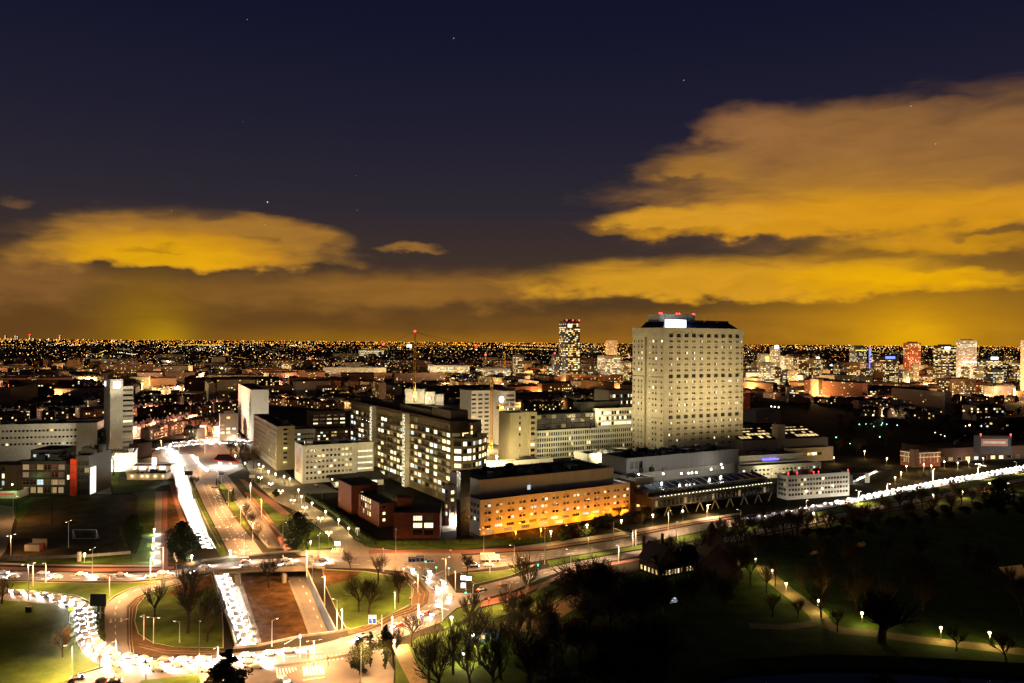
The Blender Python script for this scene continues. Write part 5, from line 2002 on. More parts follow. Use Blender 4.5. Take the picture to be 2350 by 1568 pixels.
mb.build('neon_sign', E_BLUE, b, kind='stuff')
point_light(b, Vector((q.x, q.y, z1 - 3)) + nr * 2.5 + ur * 8 - root_loc(b), (.12, .12, 1), 350, .5)
slab('white_window_row_block', 'white block with a row of dark and lit windows under the blue neon sign', 'building', 1690, 1700, 1884, 1102, 1071, 20, M_WHITE, 20, 0, 2, 2.5, 2.0, 1, 1.4, .3, 'plain', D=None, L_=14)
b, fp, z1 = slab('pale_corner_office', 'pale four storey corner office with red warning lamps along its roof', 'office building', 1783, 1806, 1949, 1148, 1092, 20, M_WHITE, 20, 3, 4, 2.4, 2.0, 2.4, 1.6, .12, 'double', D=None, plant=5)
for i, f in enumerate((.02, .16, .42, .5, .98)):
    q = fp[0].lerp(fp[1], f)
    mb = MB()
    mb.tube((q.x, q.y + .4, z1 - .2), (q.x, q.y + .4, z1 + 1.0), .08, .08, 4)
    mb.ball((q.x, q.y + .4, z1 + 1.3), .42, 6)
    mb.build('warning_light', E_REDL, b)
for f, zz in ((.55, 6), (.72, 7), (.3, 5)):
    q = fp[0].lerp(fp[1], f) + Vector((.2, -3.2, 0))
    point_light(b, Vector((q.x, q.y, zz)) - root_loc(b), (1, .8, .45), 90, .4)
    mb = MB()
    mb.ball((q.x, q.y + 2.7, zz), .5, 6)
    mb.build('wall_lamp', E_LAMP, b)
cf = [g(a, b_, 7) for a, b_ in ((1900, 1096), (2000, 1086), (2012, 1077), (1930, 1074))]
cn = thing('entrance_canopy', (cf[0].x, cf[0].y, 0), 'wide dark flat entrance canopy on pale walls right of the corner office', 'canopy')
mb = MB()
mb.prism([(p.x, p.y) for p in cf], 7, 7.7)
mb.build('canopy_roof', M_ROOFG, cn)
for k, f in enumerate((.1, .5, .9)):
    q = cf[0].lerp(cf[1], f) + Vector((1, 2, 0))
    mb = MB()
    mb.box(q.x - 1.5, q.x + 1.5, q.y - .3, q.y + .3, 0, 7)
    mb.build('pier', M_CREAM, cn)
q = cf[0].lerp(cf[2], .5)
point_light(cn, Vector((q.x, q.y - 5, 5)) - root_loc(cn), (1, .8, .55), 1500, .6)
b, fp, z1 = slab('old_museum_villa', 'old brick villa with cornice, square corner bay and rows of tall windows', 'villa', 2066, 2098, 2158, 1073, 1040, 18, M_BRICK, 7, 6, 2, 3.0, 1.3, 1.3, 3.6, .35, 'cross', plant=0, mats=[E_WIN[2]])
ur, ul = (fp[1] - fp[0]).normalized(), (fp[3] - fp[0]).normalized()
mb = MB()
mb.prism([(p.x, p.y) for p in [fp[0] - ur * .8 - ul * .8, fp[0] + ur * 4 - ul * .8, fp[0] + ur * 4 + ul * 4, fp[0] - ur * .8 + ul * 4]], 0, z1 + 3)
mb.build('corner_bay', M_DBRICK, b)
for zz in (z1 - .7, 7.6):
    mb = MB()
    cen = sum(fp, Vector((0, 0, 0))) / 4
    mb.prism([(p.x, p.y) for p in [cen + (p - cen) * 1.02 for p in fp]], zz, zz + .6)
    mb.build('cornice', M_CREAM, b)
b, fp, z1 = slab('exhibition_hall', 'long low dark exhibition hall with an orange banner box on its roof', 'hall', 2140, 2150, 2420, 1062, 1030, 16, M_DBRICK, 14, 0, 1, 1, 5, 1, 3, .35, 'plain', D=None, L_=40, plant=5)
q = g(2285, 1035, z1)
mb = MB()
mb.box(q.x - 13, q.x + 13, q.y, q.y + 9, z1 - 2, z1 + 12)
mb.build('roof_box', M_DARK, b)
mb = MB()
mb.box(q.x - 12, q.x + 10, q.y - .3, q.y - .02, z1 + 4, z1 + 10)
mb.build('banner', emit('banner_light', (.75, .20, .06), .35, noise=.4), b)
mb = MB()
mb.box(q.x - 10.5, q.x + 8, q.y - .42, q.y - .32, z1 + 6.2, z1 + 7.9)
mb.build('banner_stripe', emit('banner_stripe_light', (.9, .75, .6), .5, noise=.6), b)
for dx in (-12.5, 12.5):
    mb = MB()
    mb.tube((q.x + dx, q.y, z1 + 12), (q.x + dx, q.y, z1 + 13), .1, .1, 4)
    mb.ball((q.x + dx, q.y, z1 + 13.6), .7, 6)
    mb.build('warning_light', E_REDL, b)

# country house in the park, thatched tower beside it
def gable(mb_w, mb_r, c, th, w, dp, z0, z1, ze, over=.6):
    ux, uy = math.cos(th), math.sin(th)
    def q(a, b_, z):
        return (c[0] + ux * a - uy * b_, c[1] + uy * a + ux * b_, z)
    mb_w.obox(c, (ux, uy), w, dp, z0, z1)
    for s in (-1, 1):
        mb_w.poly([q(s * w / 2, -dp / 2, z1), q(s * w / 2, dp / 2, z1), q(s * w / 2, 0, ze)])
        t = over
        a, b_ = w / 2 + t, dp / 2 + t
        zl = z1 - (ze - z1) * t / (dp / 2)
        mb_r.poly([q(-a, s * b_, zl), q(a, s * b_, zl), q(a, 0, ze), q(-a, 0, ze)])
        mb_r.poly([q(-a, s * b_, zl - .25), q(a, s * b_, zl - .25), q(a, s * b_, zl), q(-a, s * b_, zl)])


hp = g(1520, 1330)
hs = thing('park_restaurant', (hp.x, hp.y, 0), 'dark country house in the park with a row of warm lit ground floor windows', 'house')
mw, mr = MB(), MB()
ga, gb_ = g(1516, 1328), g(1612, 1309)
fpr = footprint(1516, 1328, math.degrees(math.atan2(gb_.y - ga.y, gb_.x - ga.x)), 1466, 1612)
er, el_ = (fpr[1] - fpr[0]).normalized(), (fpr[3] - fpr[0]).normalized()
wr, wl2 = Len(fpr, 0), Len(fpr, 3)
thr = math.atan2(er.y, er.x)
hb = fpr[0] + er * wr * .5 + el_ * 5
gable(mw, mr, (hb.x, hb.y), thr, wr * .98, 9.4, 3.3, 4.2, 8.4)
hb = fpr[0] + er * 5.5 + el_ * wl2 * .55
gable(mw, mr, (hb.x, hb.y), thr + math.pi / 2, wl2 * .86, 10.6, 3.3, 6.2, 12.5)
block('', '', '', fpr, 4.0, M_DBRICK, {0: [(1.2 + i * (wr - 2) / 13, 1.2 + i * (wr - 2) / 13 + (wr - 2) / 13 * .55, .8, 2.9) for i in range(13) if i != 7], 3: [(1 + i * (wl2 - 2) / 5, 1 + i * (wl2 - 2) / 5 + 1.3, .8, 2.9) for i in range(5)]}, .2, .92, 'cross', M_FRAMED, parent=hs, mats=[E_WIN[0], E_WIN[1], E_WIN[2]])
mw.build('wall', M_DBRICK, hs)
mr.build('roof', M_TILE, hs)
for dx, dy in ((-6, 13), (3, 17)):
    mb = MB()
    mb.box(hb.x + dx, hb.x + dx + 1.2, hb.y + dy - 8, hb.y + dy - 6.8, 8, 14.5)
    mb.build('chimney', M_DBRICK, hs)
point_light(hs, fpr[0] + er * wr * .6 - el_ * 2.5 + Vector((0, 0, 2.2)) - root_loc(hs), (1, .7, .3), 40, .4)
tp = g(1652, 1318)
tb = thing('steep_roof_barn', (tp.x, tp.y, 0), 'black barn with a very steep tall roof and pointed roof turret in the park', 'barn')
mw, mr = MB(), MB()
gable(mw, mr, (tp.x, tp.y + 6), R(80), 24, 20, 0, 3.5, 15)
mw.build('wall', M_DBRICK, tb)
mr.build('roof', M_TILE, tb)
q = (tp.x - 1, tp.y + 10)
mb = MB()
mb.box(q[0] - 1.6, q[0] + 1.6, q[1] - 1.6, q[1] + 1.6, 11, 16.5)
mb.build('turret', M_DBRICK, tb)
mb = MB()
for i in range(4):
    cs = [(-2, -2), (2, -2), (2, 2), (-2, 2)]
    a, b_ = cs[i], cs[(i + 1) % 4]
    mb.poly([(q[0] + a[0], q[1] + a[1], 16.5), (q[0] + b_[0], q[1] + b_[1], 16.5), (q[0], q[1], 21)])
mb.build('turret_roof', M_TILE, tb)

# ------------------------------------------------------------------ far towers
FAR_STYLES = {
    'dark': (pbsdf('far_dark_wall', (.020, .019, .022), .6, .3, .1), .30, 0), 'glass': (pbsdf('far_glass_wall', (.05, .06, .07), .3, .3, .1, spec=.6), .5, 3),
    'pale': (pbsdf('far_pale_wall', (.42, .36, .27), .8, .2, .05), .30, 0), 'brown': (pbsdf('far_brown_wall', (.16, .10, .06), .8, .2, .05), .35, 0),
    'red': (pbsdf('far_red_wall', (.42, .13, .06), .8, .2, .05), .40, 0), 'white': (pbsdf('far_white_wall', (.62, .58, .52), .8, .15, .05), .40, 3),
}
F_LIT = [emit('far_window_warm', (1.0, .60, .15), 1.35), emit('far_window_white', (1.0, .82, .40), 1.9), emit('far_window_dim', (.9, .46, .10), .42), emit('far_window_cool', (.72, .9, 1.0), 1.0)]


def far_tower(name, label, cat, x0, x1, vt, D, style, dens=None, fw=3.4, fh=3.6, depth=None, th=None, z0=0, sign=None, warn=0, band=None, vb=None, rows_only=False, edge=None):
    wall, dd, bias = FAR_STYLES[style]
    dens = dd if dens is None else dens
    th = R(random.choice((-14, 12, 18, 24))) if th is None else R(th)
    if vb is not None:
        D = g((x0 + x1) / 2, vb).y
    xa, xb = xat(x0, vt, D), xat(x1, vt, D)
    span = xb - xa
    z1 = zat((x0 + x1) / 2, vt, D)
    phi = math.atan2((xa + xb) / 2, D)
    al = th + phi
    u = Vector((math.cos(th), math.sin(th), 0))
    n = Vector((-u.y, u.x, 0))
    if abs(al) < R(7):
        w, dp, k0 = span * math.cos(phi) / math.cos(al), span * .6, 0.0
    else:
        w, dp = span * .66 * math.cos(phi) / math.cos(al), min(span * 1.3, span * .34 * math.cos(phi) / abs(math.sin(al)))
        k0 = .34 if al > 0 else 0.0
    base = Vector((xa + span * k0, D, 0))
    fp = [base, base + u * w, base + u * w + n * dp, base + n * dp]
    r = thing(name, tuple(base), label, cat)
    mb = MB()
    mb.prism([(p.x, p.y) for p in fp], z0, z1)
    mb.build('wall', wall, r)
    mbw = MB()
    faces = [(fp[0], fp[1]), (fp[3], fp[0])] if al > 0 else [(fp[0], fp[1]), (fp[1], fp[2])]
    for a, b in faces:
        ln = (b - a).length
        d = (b - a).normalized()
        o = Vector((d.y, -d.x, 0)) * .12
        nf = max(1, int((z1 - z0 - 4) / fh))
        nw = max(1, int((ln - 1) / fw))
        for k in range(nf):
            row_bright = random.random()
            for i in range(nw):
                pr = dens * (1.9 if row_bright > .72 else (.45 if row_bright < .35 else 1.15))
                if random.random() > pr:
                    continue
                mbw.k = random.choices((0, 1, 2, 3), (5, 4, 4, 1 + bias))[0]
                p = a + d * (.8 + i * (ln - 1) / nw) + o
                q = p + d * ((ln - 1) / nw * (.98 if rows_only else .62))
                z = z0 + 3 + k * fh
                mbw.poly([(p.x, p.y, z), (q.x, q.y, z), (q.x, q.y, z + fh * .55), (p.x, p.y, z + fh * .55)])
    if mbw.f:
        mbw.build('windows', F_LIT, r, kind='stuff')
    mb = MB()
    m_ = sum(fp, Vector((0, 0, 0))) / 4
    mb.prism([(p.x, p.y) for p in [m_ + (p - m_) * .6 for p in fp]], z1, z1 + max(2.0, (z1 - z0) * .03))
    mb.build('roof_storey', wall, r)
    if sign:
        col_, fx0, fx1, fz0, fz1 = sign
        p, q = fp[0].lerp(fp[1], fx0), fp[0].lerp(fp[1], fx1)
        o = -n * .5
        mb = MB()
        mb.prism([(a.x, a.y) for a in (p + o, q + o, q + o * .3, p + o * .3)], z0 + (z1 - z0) * fz0, z0 + (z1 - z0) * fz1)
        mb.build('lit_sign', col_, r)
    for i in range(warn):
        p = fp[0].lerp(fp[1], (i + .1) / max(1, warn - .8)) + n * .5
        mb = MB()
        mb.ball((p.x, p.y, z1 + 2.4), max(1.2, D / 1100), 6)
        mb.tube((p.x, p.y, z1), (p.x, p.y, z1 + 2.2), .3, .3, 4)
        mb.build('warning_light', E_REDL, r)
    return r


random.seed(40)
B_SIGN = emit('far_blue_sign', (.06, .10, 1.0), 5.0)
W_SIGN = emit('far_white_sign', (.85, .93, 1.0), 5.0)
Y_SIGN = emit('far_yellow_sign', (1.0, .62, .10), 2.6)
far_tower('dark_twin_tower', 'tallest dark office tower on the skyline with three red roof lamps and gold lit floors', 'tower', 1283, 1331, 737, 1880, 'dark', .42, 4.2, 4.2, th=20, sign=(emit('far_orange_sign', (1, .55, .25), 4), .12, .42, .90, .95), warn=3, rows_only=True)
far_tower('low_twin_tower', 'lower dark office tower beside the tallest one with one red lamp', 'tower', 1266, 1284, 813, 1900, 'dark', .35, th=20, warn=1)
far_tower('grey_roof_tower', 'slim grey tower with white crown on the horizon left of the hospital tower', 'tower', 1390, 1415, 781, 2500, 'pale', .3, th=-14)
T = [
    ('sparkling_office', 'narrow bright office full of lit windows right of the tallest dark tower', 1370, 1424, 817, 878, 'white', .5, 20, None),
    ('yellow_band_office', 'office with full bright yellow floors just left of the hospital tower', 1424, 1449, 830, 876, 'pale', .75, 20, None),
    ('beige_hotel', 'broad beige block in front of the tallest dark tower', 1301, 1372, 835, 872, 'pale', .18, 20, None),
    ('lit_corner_office', 'bright yellow windowed office behind the banded hospital block', 1175, 1203, 815, 868, 'brown', .7, 12, None),
    ('green_lit_slab', 'dim slab with greenish lit windows left of the tallest dark tower', 1255, 1268, 838, 872, 'dark', .6, 12, None),
    ('station_office', 'long glowing yellow station building with bright end shafts', 957, 1078, 839, 867, 'white', .8, 12, None),
    ('station_hall', 'second glowing station building on the right with bright roof edge', 1080, 1172, 846, 868, 'white', .85, 12, None),
    ('long_gallery_flat', 'long grey-lilac gallery flat across the middle distance', 741, 886, 844, 866, 'white', .35, 8, None),
    ('white_lit_complex', 'cluster block shining with white light near the horizon left of the big crane', 824, 881, 803, 818, 'white', .9, 12, None),
    ('yellow_striped_flat', 'small flat with two yellow vertical stripes of windows', 646, 669, 833, 857, 'brown', .7, 12, None),
    ('small_lit_flat_behind_logo_tower', 'small brightly lit flat seen just above the slim white tower', 236, 257, 843, 864, 'white', .85, 12, None),
    ('dim_flat_behind_logo_tower', 'dim flat with few windows left of the small brightly lit flat', 221, 236, 846, 864, 'brown', .35, 12, None),
    ('sign_tower', 'slim dark tower with glowing round white sign on top right of the hospital tower', 1767, 1790, 799, 880, 'pale', .55, 16, (W_SIGN, .2, .8, .98, 1.07)),
    ('yellow_sign_tower', 'slim tower carrying bright yellow vertical panels right of the hospital tower', 1737, 1766, 813, 880, 'pale', .2, 16, (Y_SIGN, .55, .95, .55, .93)),
    ('yellow_window_flat', 'flat with dense pale yellow windows right of the yellow panel tower', 1790, 1821, 818, 884, 'pale', .6, 16, None),
    ('brown_yellow_flat', 'brown flat with pale yellow windows next to the dense one', 1821, 1857, 819, 884, 'brown', .6, 16, None),
    ('bright_top_office', 'office with dazzling white lamp on its roof among the yellow flats', 1857, 1889, 823, 872, 'pale', .6, 16, (W_SIGN, .3, .6, 1.0, 1.07)),
    ('dark_plain_office', 'plain dark tower block with a small lit sign among the right skyline', 1890, 1912, 835, 874, 'dark', .06, 16, (W_SIGN, .5, .9, .88, .93)),
    ('blue_glass_tower', 'blue glass tower with rounded dark top on the right skyline', 1949, 1990, 795, 866, 'glass', .28, 16, (Y_SIGN, .05, .9, .86, .88)),
    ('neon_pylon', 'slender pylon glowing solid blue beside the blue glass tower', 1993, 1999, 797, 866, 'white', 0, 16, (B_SIGN, .05, .95, .30, .99)),
    ('dark_blue_sign_office', 'wide dark office with two blue lit roof signs', 1996, 2063, 818, 876, 'dark', .42, 16, (B_SIGN, .3, .8, .90, 1.0)),
    ('red_lit_tower', 'red lit brick tower standing out on the right skyline', 2073, 2114, 787, 882, 'red', .42, 16, None),
    ('black_glass_tower', 'black glass tower with white roof sign left of the pink topped tower', 2142, 2194, 793, 876, 'dark', .45, 14, (W_SIGN, .25, .6, .90, .96)),
    ('pink_top_tower', 'tall pale tower with pinkish top and bright white lower floors', 2194, 2242, 781, 878, 'white', .5, 14, (W_SIGN, .02, .98, .48, .50)),
    ('bright_banded_office', 'dark office with bright bands and a dazzling white roof sign', 2243, 2301, 824, 878, 'dark', .75, 14, (W_SIGN, .3, .72, .97, 1.08)),
    ('dim_edge_tower', 'dim tower with orange windows near the right edge of the skyline', 2303, 2340, 815, 872, 'brown', .45, 14, None),
    ('pale_edge_tower', 'tall pale tower cut by the right edge of the view', 2342, 2372, 781, 905, 'white', .25, 14, None),
    ('beige_band_office', 'beige office with many small windows in front of the dark plain office', 1860, 1914, 871, 916, 'pale', .22, 18, None),
    ('dark_gold_office', 'dark office with a few gold windows below the blue glass tower', 1915, 1957, 864, 908, 'dark', .3, 18, None),
    ('dark_low_office', 'low dark office with a few windows right of the dark gold one', 1957, 2002, 866, 900, 'dark', .12, 18, None),
    ('white_dotted_row', 'long dark low block dotted with cold white windows', 1948, 2044, 893, 914, 'dark', .6, 18, None),
    ('dotted_corner_block', 'dark corner block dotted with round white windows left of the beige office', 1812, 1852, 890, 912, 'dark', .75, 18, None),
    ('apartment_rank', 'cluster of pinkish apartment fronts below the black glass tower', 2150, 2240, 870, 908, 'brown', .5, 14, None),
    ('apartment_rank_two', 'second pinkish apartment cluster farther right with warm windows', 2240, 2262, 878, 908, 'red', .5, 14, None),
    ('white_edge_block', 'long low pale office with bright white sign panel at its right end', 2256, 2330, 887, 914, 'pale', .25, 14, (W_SIGN, .93, .99, .1, .8)),
    ('far_park_flat', 'dark flat with scattered white windows behind the exhibition hall', 2208, 2306, 932, 966, 'brown', .3, 14, None),
    ('low_white_window_block', 'low dark block with bright white windows at the right edge behind the hall', 2260, 2400, 964, 992, 'dark', .35, 14, None),
    ('corner_flat', 'pale lit flat beside the dark one behind the exhibition hall', 2300, 2308, 938, 962, 'pale', .5, 14, None),
    ('amber_drum_hall', 'amber lit round brick drum right of the hospital tower', 1705, 1722, 905, 942, 'red', .05, 20, None),
    ('amber_hall', 'low amber lit hall below the drum right of the hospital tower', 1706, 1792, 944, 972, 'pale', .0, 20, None),
    ('church_tower', 'slim pink floodlit church tower amid dark roofs on the right', 1803, 1811, 888, 925, 'white', .05, 20, None),
    ('brown_street_block', 'brown street block with a hanging banner left of the white slab tower', 505, 547, 950, 1012, 'brown', .28, 24, None),
    ('grey_far_block', 'dim grey office on the skyline behind the red lit tower', 2062, 2074, 850, 880, 'brown', .3, 14, None),
    ('mall_block', 'low lit shopping block glowing pink below the red tower', 2100, 2150, 862, 884, 'red', .6, 14, None),
    ('white_lit_block', 'low block with floors of white light below the sign tower', 1706, 1790, 868, 890, 'white', .85, 16, None),
    ('grey_stepped_office', 'grey stepped office left of the white lit base right of the tower', 1712, 1738, 838, 880, 'pale', .5, 16, None),
]
for nm, lab, x0, x1, vt, vb, stl, dn, th, sg in T:
    far_tower(nm, lab, 'building', x0, x1, vt, None, stl, dn, 4.2 if stl != 'dark' else 5, 3.7, th=th, sign=sg, vb=vb, rows_only=stl in ('dark', 'white') and dn > .4)
rnd = random.Random(12)
for i in range(22):
    x0 = 1712 + i * 29 + rnd.uniform(-6, 6)
    far_tower('skyline_office', 'mid-rise office with lit windows in the right skyline crowd, %s from the left' % nth(i), 'building', x0, x0 + rnd.uniform(20, 40), rnd.uniform(826, 856), None,
              rnd.choice(('glass', 'dark', 'pale', 'brown', 'glass')), rnd.uniform(.35, .7), 4.0, 3.6, th=rnd.choice((14, 20)), vb=rnd.uniform(872, 892), rows_only=rnd.random() < .4)['group'] = 'mid-rise offices of the right skyline'
# church spire on the church tower
sp = g(1807, 925)
mb = MB()
h0 = zat(1807, 888, sp.y)
for i in range(4):
    a, b = [(-4, 0), (4, 0), (4, 8), (-4, 8)][i], [(-4, 0), (4, 0), (4, 8), (-4, 8)][(i + 1) % 4]
    mb.poly([(sp.x + a[0], sp.y + a[1], h0), (sp.x + b[0], sp.y + b[1], h0), (sp.x, sp.y + 4, h0 + 16)])
for o in COL.objects:
    if o.name == 'church_tower':
        mb.build('spire', M_TILE, o)

# ------------------------------------------------------------------ streets of terraced houses
H_WALLS = [pbsdf('house_brick', (.22, .11, .06), .9, .3, .3), pbsdf('house_pale', (.42, .34, .23), .9, .25, .3), pbsdf('house_dark', (.13, .08, .05), .9, .3, .3)]


def house_proto(kind, rnd):
    """terraced house about the origin, front towards -y: wall, roof, windows"""
    w, dp, h = rnd.uniform(6, 8.5), rnd.uniform(9, 12), rnd.uniform(8.5, 12.5)
    o = MB()
    o.box(-w / 2, w / 2, 0, dp, 0, h)
    me = o.mesh('terraced_house', H_WALLS[kind % 3])
    root = bpy.data.objects.new('terraced_house', me)
    r = MB()
    if kind % 4 == 3:
        r.box(-w / 2, w / 2, -.25, dp + .25, h + .01, h + .5)
        r.box(-1.2, 1.2, 4, 6.5, h + .5, h + 2.2)
    else:
        e = h + rnd.uniform(2.6, 4.2)
        r.poly([(-w / 2, -.4, h - .2), (w / 2, -.4, h - .2), (w / 2, dp / 2, e), (-w / 2, dp / 2, e)])
        r.poly([(w / 2, dp + .4, h - .2), (-w / 2, dp + .4, h - .2), (-w / 2, dp / 2, e), (w / 2, dp / 2, e)])
        for s in (-1, 1):
            r.poly([(s * w / 2, 0, h), (s * w / 2, dp, h), (s * w / 2, dp / 2, e)])
        if kind % 2:
            r.box(-1.4, 1.4, .2, 3.5, h, h + 2.3)
        r.box(w / 2 - 1.2, w / 2 - .4, dp / 2 - .5, dp / 2 + .5, e - .6, e + 1.3)
    ro = bpy.data.objects.new('roof', r.mesh('roof', M_TILE))
    ro.parent = root
    wn = MB()
    nf = int(h / 3)
    for side, y, sg in ((0, -.05, 1), (1, dp + .05, -1)):
        for f in range(nf):
            for c in (-1, 0, 1):
                lit = rnd.random() < (.20 if side == 0 else .16)
                wn.k = rnd.choice((0, 0, 1, 2)) if lit else 3
                x = c * w / 3.3
                z = 1 + f * 3.0
                q = [(x - .8, y, z), (x + .8, y, z), (x + .8, y, z + 1.6), (x - .8, y, z + 1.6)]
                wn.poly(q if sg > 0 else q[::-1])
    wo_ = bpy.data.objects.new('windows', wn.mesh('windows', [F_LIT[0], F_LIT[1], F_LIT[2], M_GLASS]))
    wo_['kind'] = 'stuff'
    wo_.parent = root
    return root, [ro, wo_], w, dp, h


rnd = random.Random(9)
PROTO = [house_proto(i, rnd) for i in range(12)]
STREETS = [  # survey line, words for the labels, lamp colour, brightness of the street
    ([(296, 1012), (345, 1000), (400, 988), (470, 972)], 'curved street above the busy crossing', 'p', 3.0),
    ([(505, 1008), (470, 1003), (440, 1002)], 'short lit street left of the white slab tower', 'p', 3.0),
    ([(300, 955), (380, 950), (470, 945), (545, 938)], 'gabled row behind the curved street', 'p', 1.4),
    ([(0, 948), (60, 940), (120, 925), (180, 905), (237, 888)], 'long lit street left of the slim white tower', 'o', 1.2),
    ([(-20, 968), (80, 962), (160, 958), (236, 952)], 'dark street behind the long white block', 'w', .4),
    ([(296, 912), (350, 908), (400, 902), (450, 896)], 'bright street right of the slim white tower', 'y', 1.3),
    ([(0, 900), (110, 888), (236, 866)], 'far street at the left edge', 'w', .7),
    ([(296, 930), (400, 925), (500, 915)], 'middle street right of the slim white tower', 'y', .4),
    ([(620, 925), (700, 932), (800, 940)], 'street behind the dark brick office', 'y', .6),
    ([(620, 900), (700, 905), (800, 905)], 'farther street behind the dark brick office', 'p', .4),
    ([(1010, 905), (1035, 885), (1062, 862)], 'steep lit street behind the big crane', 'y', 1.2),
    ([(1045, 905), (1065, 885), (1085, 866)], 'second steep street behind the big crane', 'w', 1.0),
    ([(1182, 918), (1280, 912), (1392, 900)], 'gabled street left of the hospital tower', 'o', 1.0),
    ([(1182, 942), (1280, 938), (1392, 930)], 'nearer street left of the hospital tower', 'y', .5),
    ([(1182, 895), (1280, 890), (1392, 880)], 'far street left of the hospital tower', 'o', .6),
    ([(1900, 925), (1980, 930), (2060, 928)], 'pale curved row right of the beige office', 'p', .9),
    ([(2050, 935), (2140, 940), (2240, 945)], 'dark rows below the apartment fronts', 'y', .3),
    ([(2110, 918), (2200, 922), (2300, 926)], 'farther dark rows on the right', 'w', .3),
    ([(1990, 952), (2060, 958), (2130, 960)], 'houses at the edge of the dark park', 'w', .5),
    ([(470, 885), (500, 868), (530, 846)], 'far avenue left of the white slab tower', 'w', .8),
    ([(640, 880), (700, 872), (740, 868)], 'traffic street in front of the gallery flat', 'p', 1.2),
]
LCOL = {'p': (1.0, .50, .32), 'o': (1.0, .48, .16), 'y': (1.0, .68, .28), 'w': (1.0, .86, .60)}
LMAT = {'p': emit('street_glow_pink', (1, .46, .26), 4), 'o': emit('street_glow_orange', (1, .36, .05), 4.5), 'y': emit('street_glow_yellow', (1, .62, .14), 4.5), 'w': emit('street_glow_white', (1, .86, .55), 5)}
houses = []
far_lamps = {k: [] for k in LMAT}
for si, (pts, words, lc, br) in enumerate(STREETS):
    ws = [g(a, b) for a, b in pts]
    cnt = 0
    nl = 0
    for i in range(len(ws) - 1):
        a, b = ws[i], ws[i + 1]
        d = (b - a)
        Ln = d.length
        d.normalize()
        n = Vector((-d.y, d.x, 0))
        s = 4.0
        while s < Ln - 4:
            k = rnd.randrange(12)
            w = PROTO[k][2]
            for sd in (1, -1):
                if rnd.random() < .05:
                    continue
                off = 9 + rnd.uniform(-.4, .4)
                p = a + d * (s + w / 2) + n * sd * off
                rz = math.atan2(d.y, d.x) + (0 if sd > 0 else math.pi)
                houses.append((p.y, p, rz, rnd.randrange(12) if sd < 0 else k, si, sd))
            s += w + .02
        m = max(1, int(Ln / 34))
        for j in range(m):
            for sd in (4.5, -4.5):
                p = a + d * (Ln * (j + .5) / m) + n * sd
                far_lamps[lc].append(p + Vector((0, 0, 7)))
            if br > .35 and (j % max(1, int(m / 4)) == 0) and nl < 5:
                point_light(None, a + d * (Ln * (j + .5) / m) + Vector((0, 0, 9)), LCOL[lc], round(60000 * br, -2), 1.0).name = 'street_fill_light'  # strong unseen fill point, lights the house fronts
                nl += 1
houses.sort(key=lambda q: q[0])
seq = {}
for idx in range(12):
    for c in [PROTO[idx][0]] + PROTO[idx][1]:
        COL.objects.link(c)
    KIDS[PROTO[idx][0].name] = PROTO[idx][1]
used_proto = set()
near = houses[:300]
order = {}
for h in near:
    order.setdefault((h[4], h[5]), []).append(h)
COLW = {0: 'brown brick', 1: 'pale rendered', 2: 'dark brick'}
for (si, sd), lst in order.items():
    lst.sort(key=lambda q: q[1].x / q[1].y)
    for i, (_, p, rz, k, _s, _d) in enumerate(lst):
        lab = '%s terraced house, %s from the left, %s side of the %s' % (COLW[k % 3], nth(i), 'far' if sd > 0 else 'near', STREETS[si][1])
        lab = ' '.join(lab.split()[:16])
        root, kids = PROTO[k][0], PROTO[k][1]
        if k not in used_proto:
            used_proto.add(k)
            o = root
            o.location, o.rotation_euler = p, (0, 0, rz)
            o['label'] = lab
        else:
            o = copy_tree(root, p, rz, lab)
        o['category'] = 'house'
        o['group'] = 'terraced houses in the streets behind'
for k in range(12):
    if k not in used_proto:
        for c in PROTO[k][1] + [PROTO[k][0]]:
            bpy.data.objects.remove(c)
# everything farther: joined masses
mb, mr, mw = MB(), MB(), MB()


def far_house(p, rz, w, dp, h, flat, lit=.16, lw=1.6):
    c, s = math.cos(rz), math.sin(rz)

    def q(x, y, z):
        return (p[0] + c * x - s * y, p[1] + s * x + c * y, z)
    mb.k = rnd.randrange(3)
    for (x0, y0), (x1, y1) in (((-w / 2, 0), (w / 2, 0)), ((w / 2, 0), (w / 2, dp)), ((w / 2, dp), (-w / 2, dp)), ((-w / 2, dp), (-w / 2, 0))):
        mb.poly([q(x0, y0, 0), q(x1, y1 if False else y1, 0), q(x1, y1, h), q(x0, y0, h)])
    if flat:
        mr.poly([q(-w / 2, 0, h), q(w / 2, 0, h), q(w / 2, dp, h), q(-w / 2, dp, h)])
    else:
        e = h + 3.2
        mr.poly([q(-w / 2, -.3, h - .2), q(w / 2, -.3, h - .2), q(w / 2, dp / 2, e), q(-w / 2, dp / 2, e)])
        mr.poly([q(w / 2, dp + .3, h - .2), q(-w / 2, dp + .3, h - .2), q(-w / 2, dp / 2, e), q(w / 2, dp / 2, e)])
    nw = max(1, int(w / 4))
    for f in range(int(h / 3)):
        for i in range(nw):
            if rnd.random() < lit:
                mw.k = rnd.choices((0, 1, 2, 3), (6, 4, 4, 1))[0]
                x = -w / 2 + (i + .5) * w / nw
                z = 1 + f * 3
                y = -.08 if math.cos(rz) > 0 else dp + .08
                v = [q(x - lw / 2, y, z), q(x + lw / 2, y, z), q(x + lw / 2, y, z + 1.5), q(x - lw / 2, y, z + 1.5)]
                mw.poly(v)


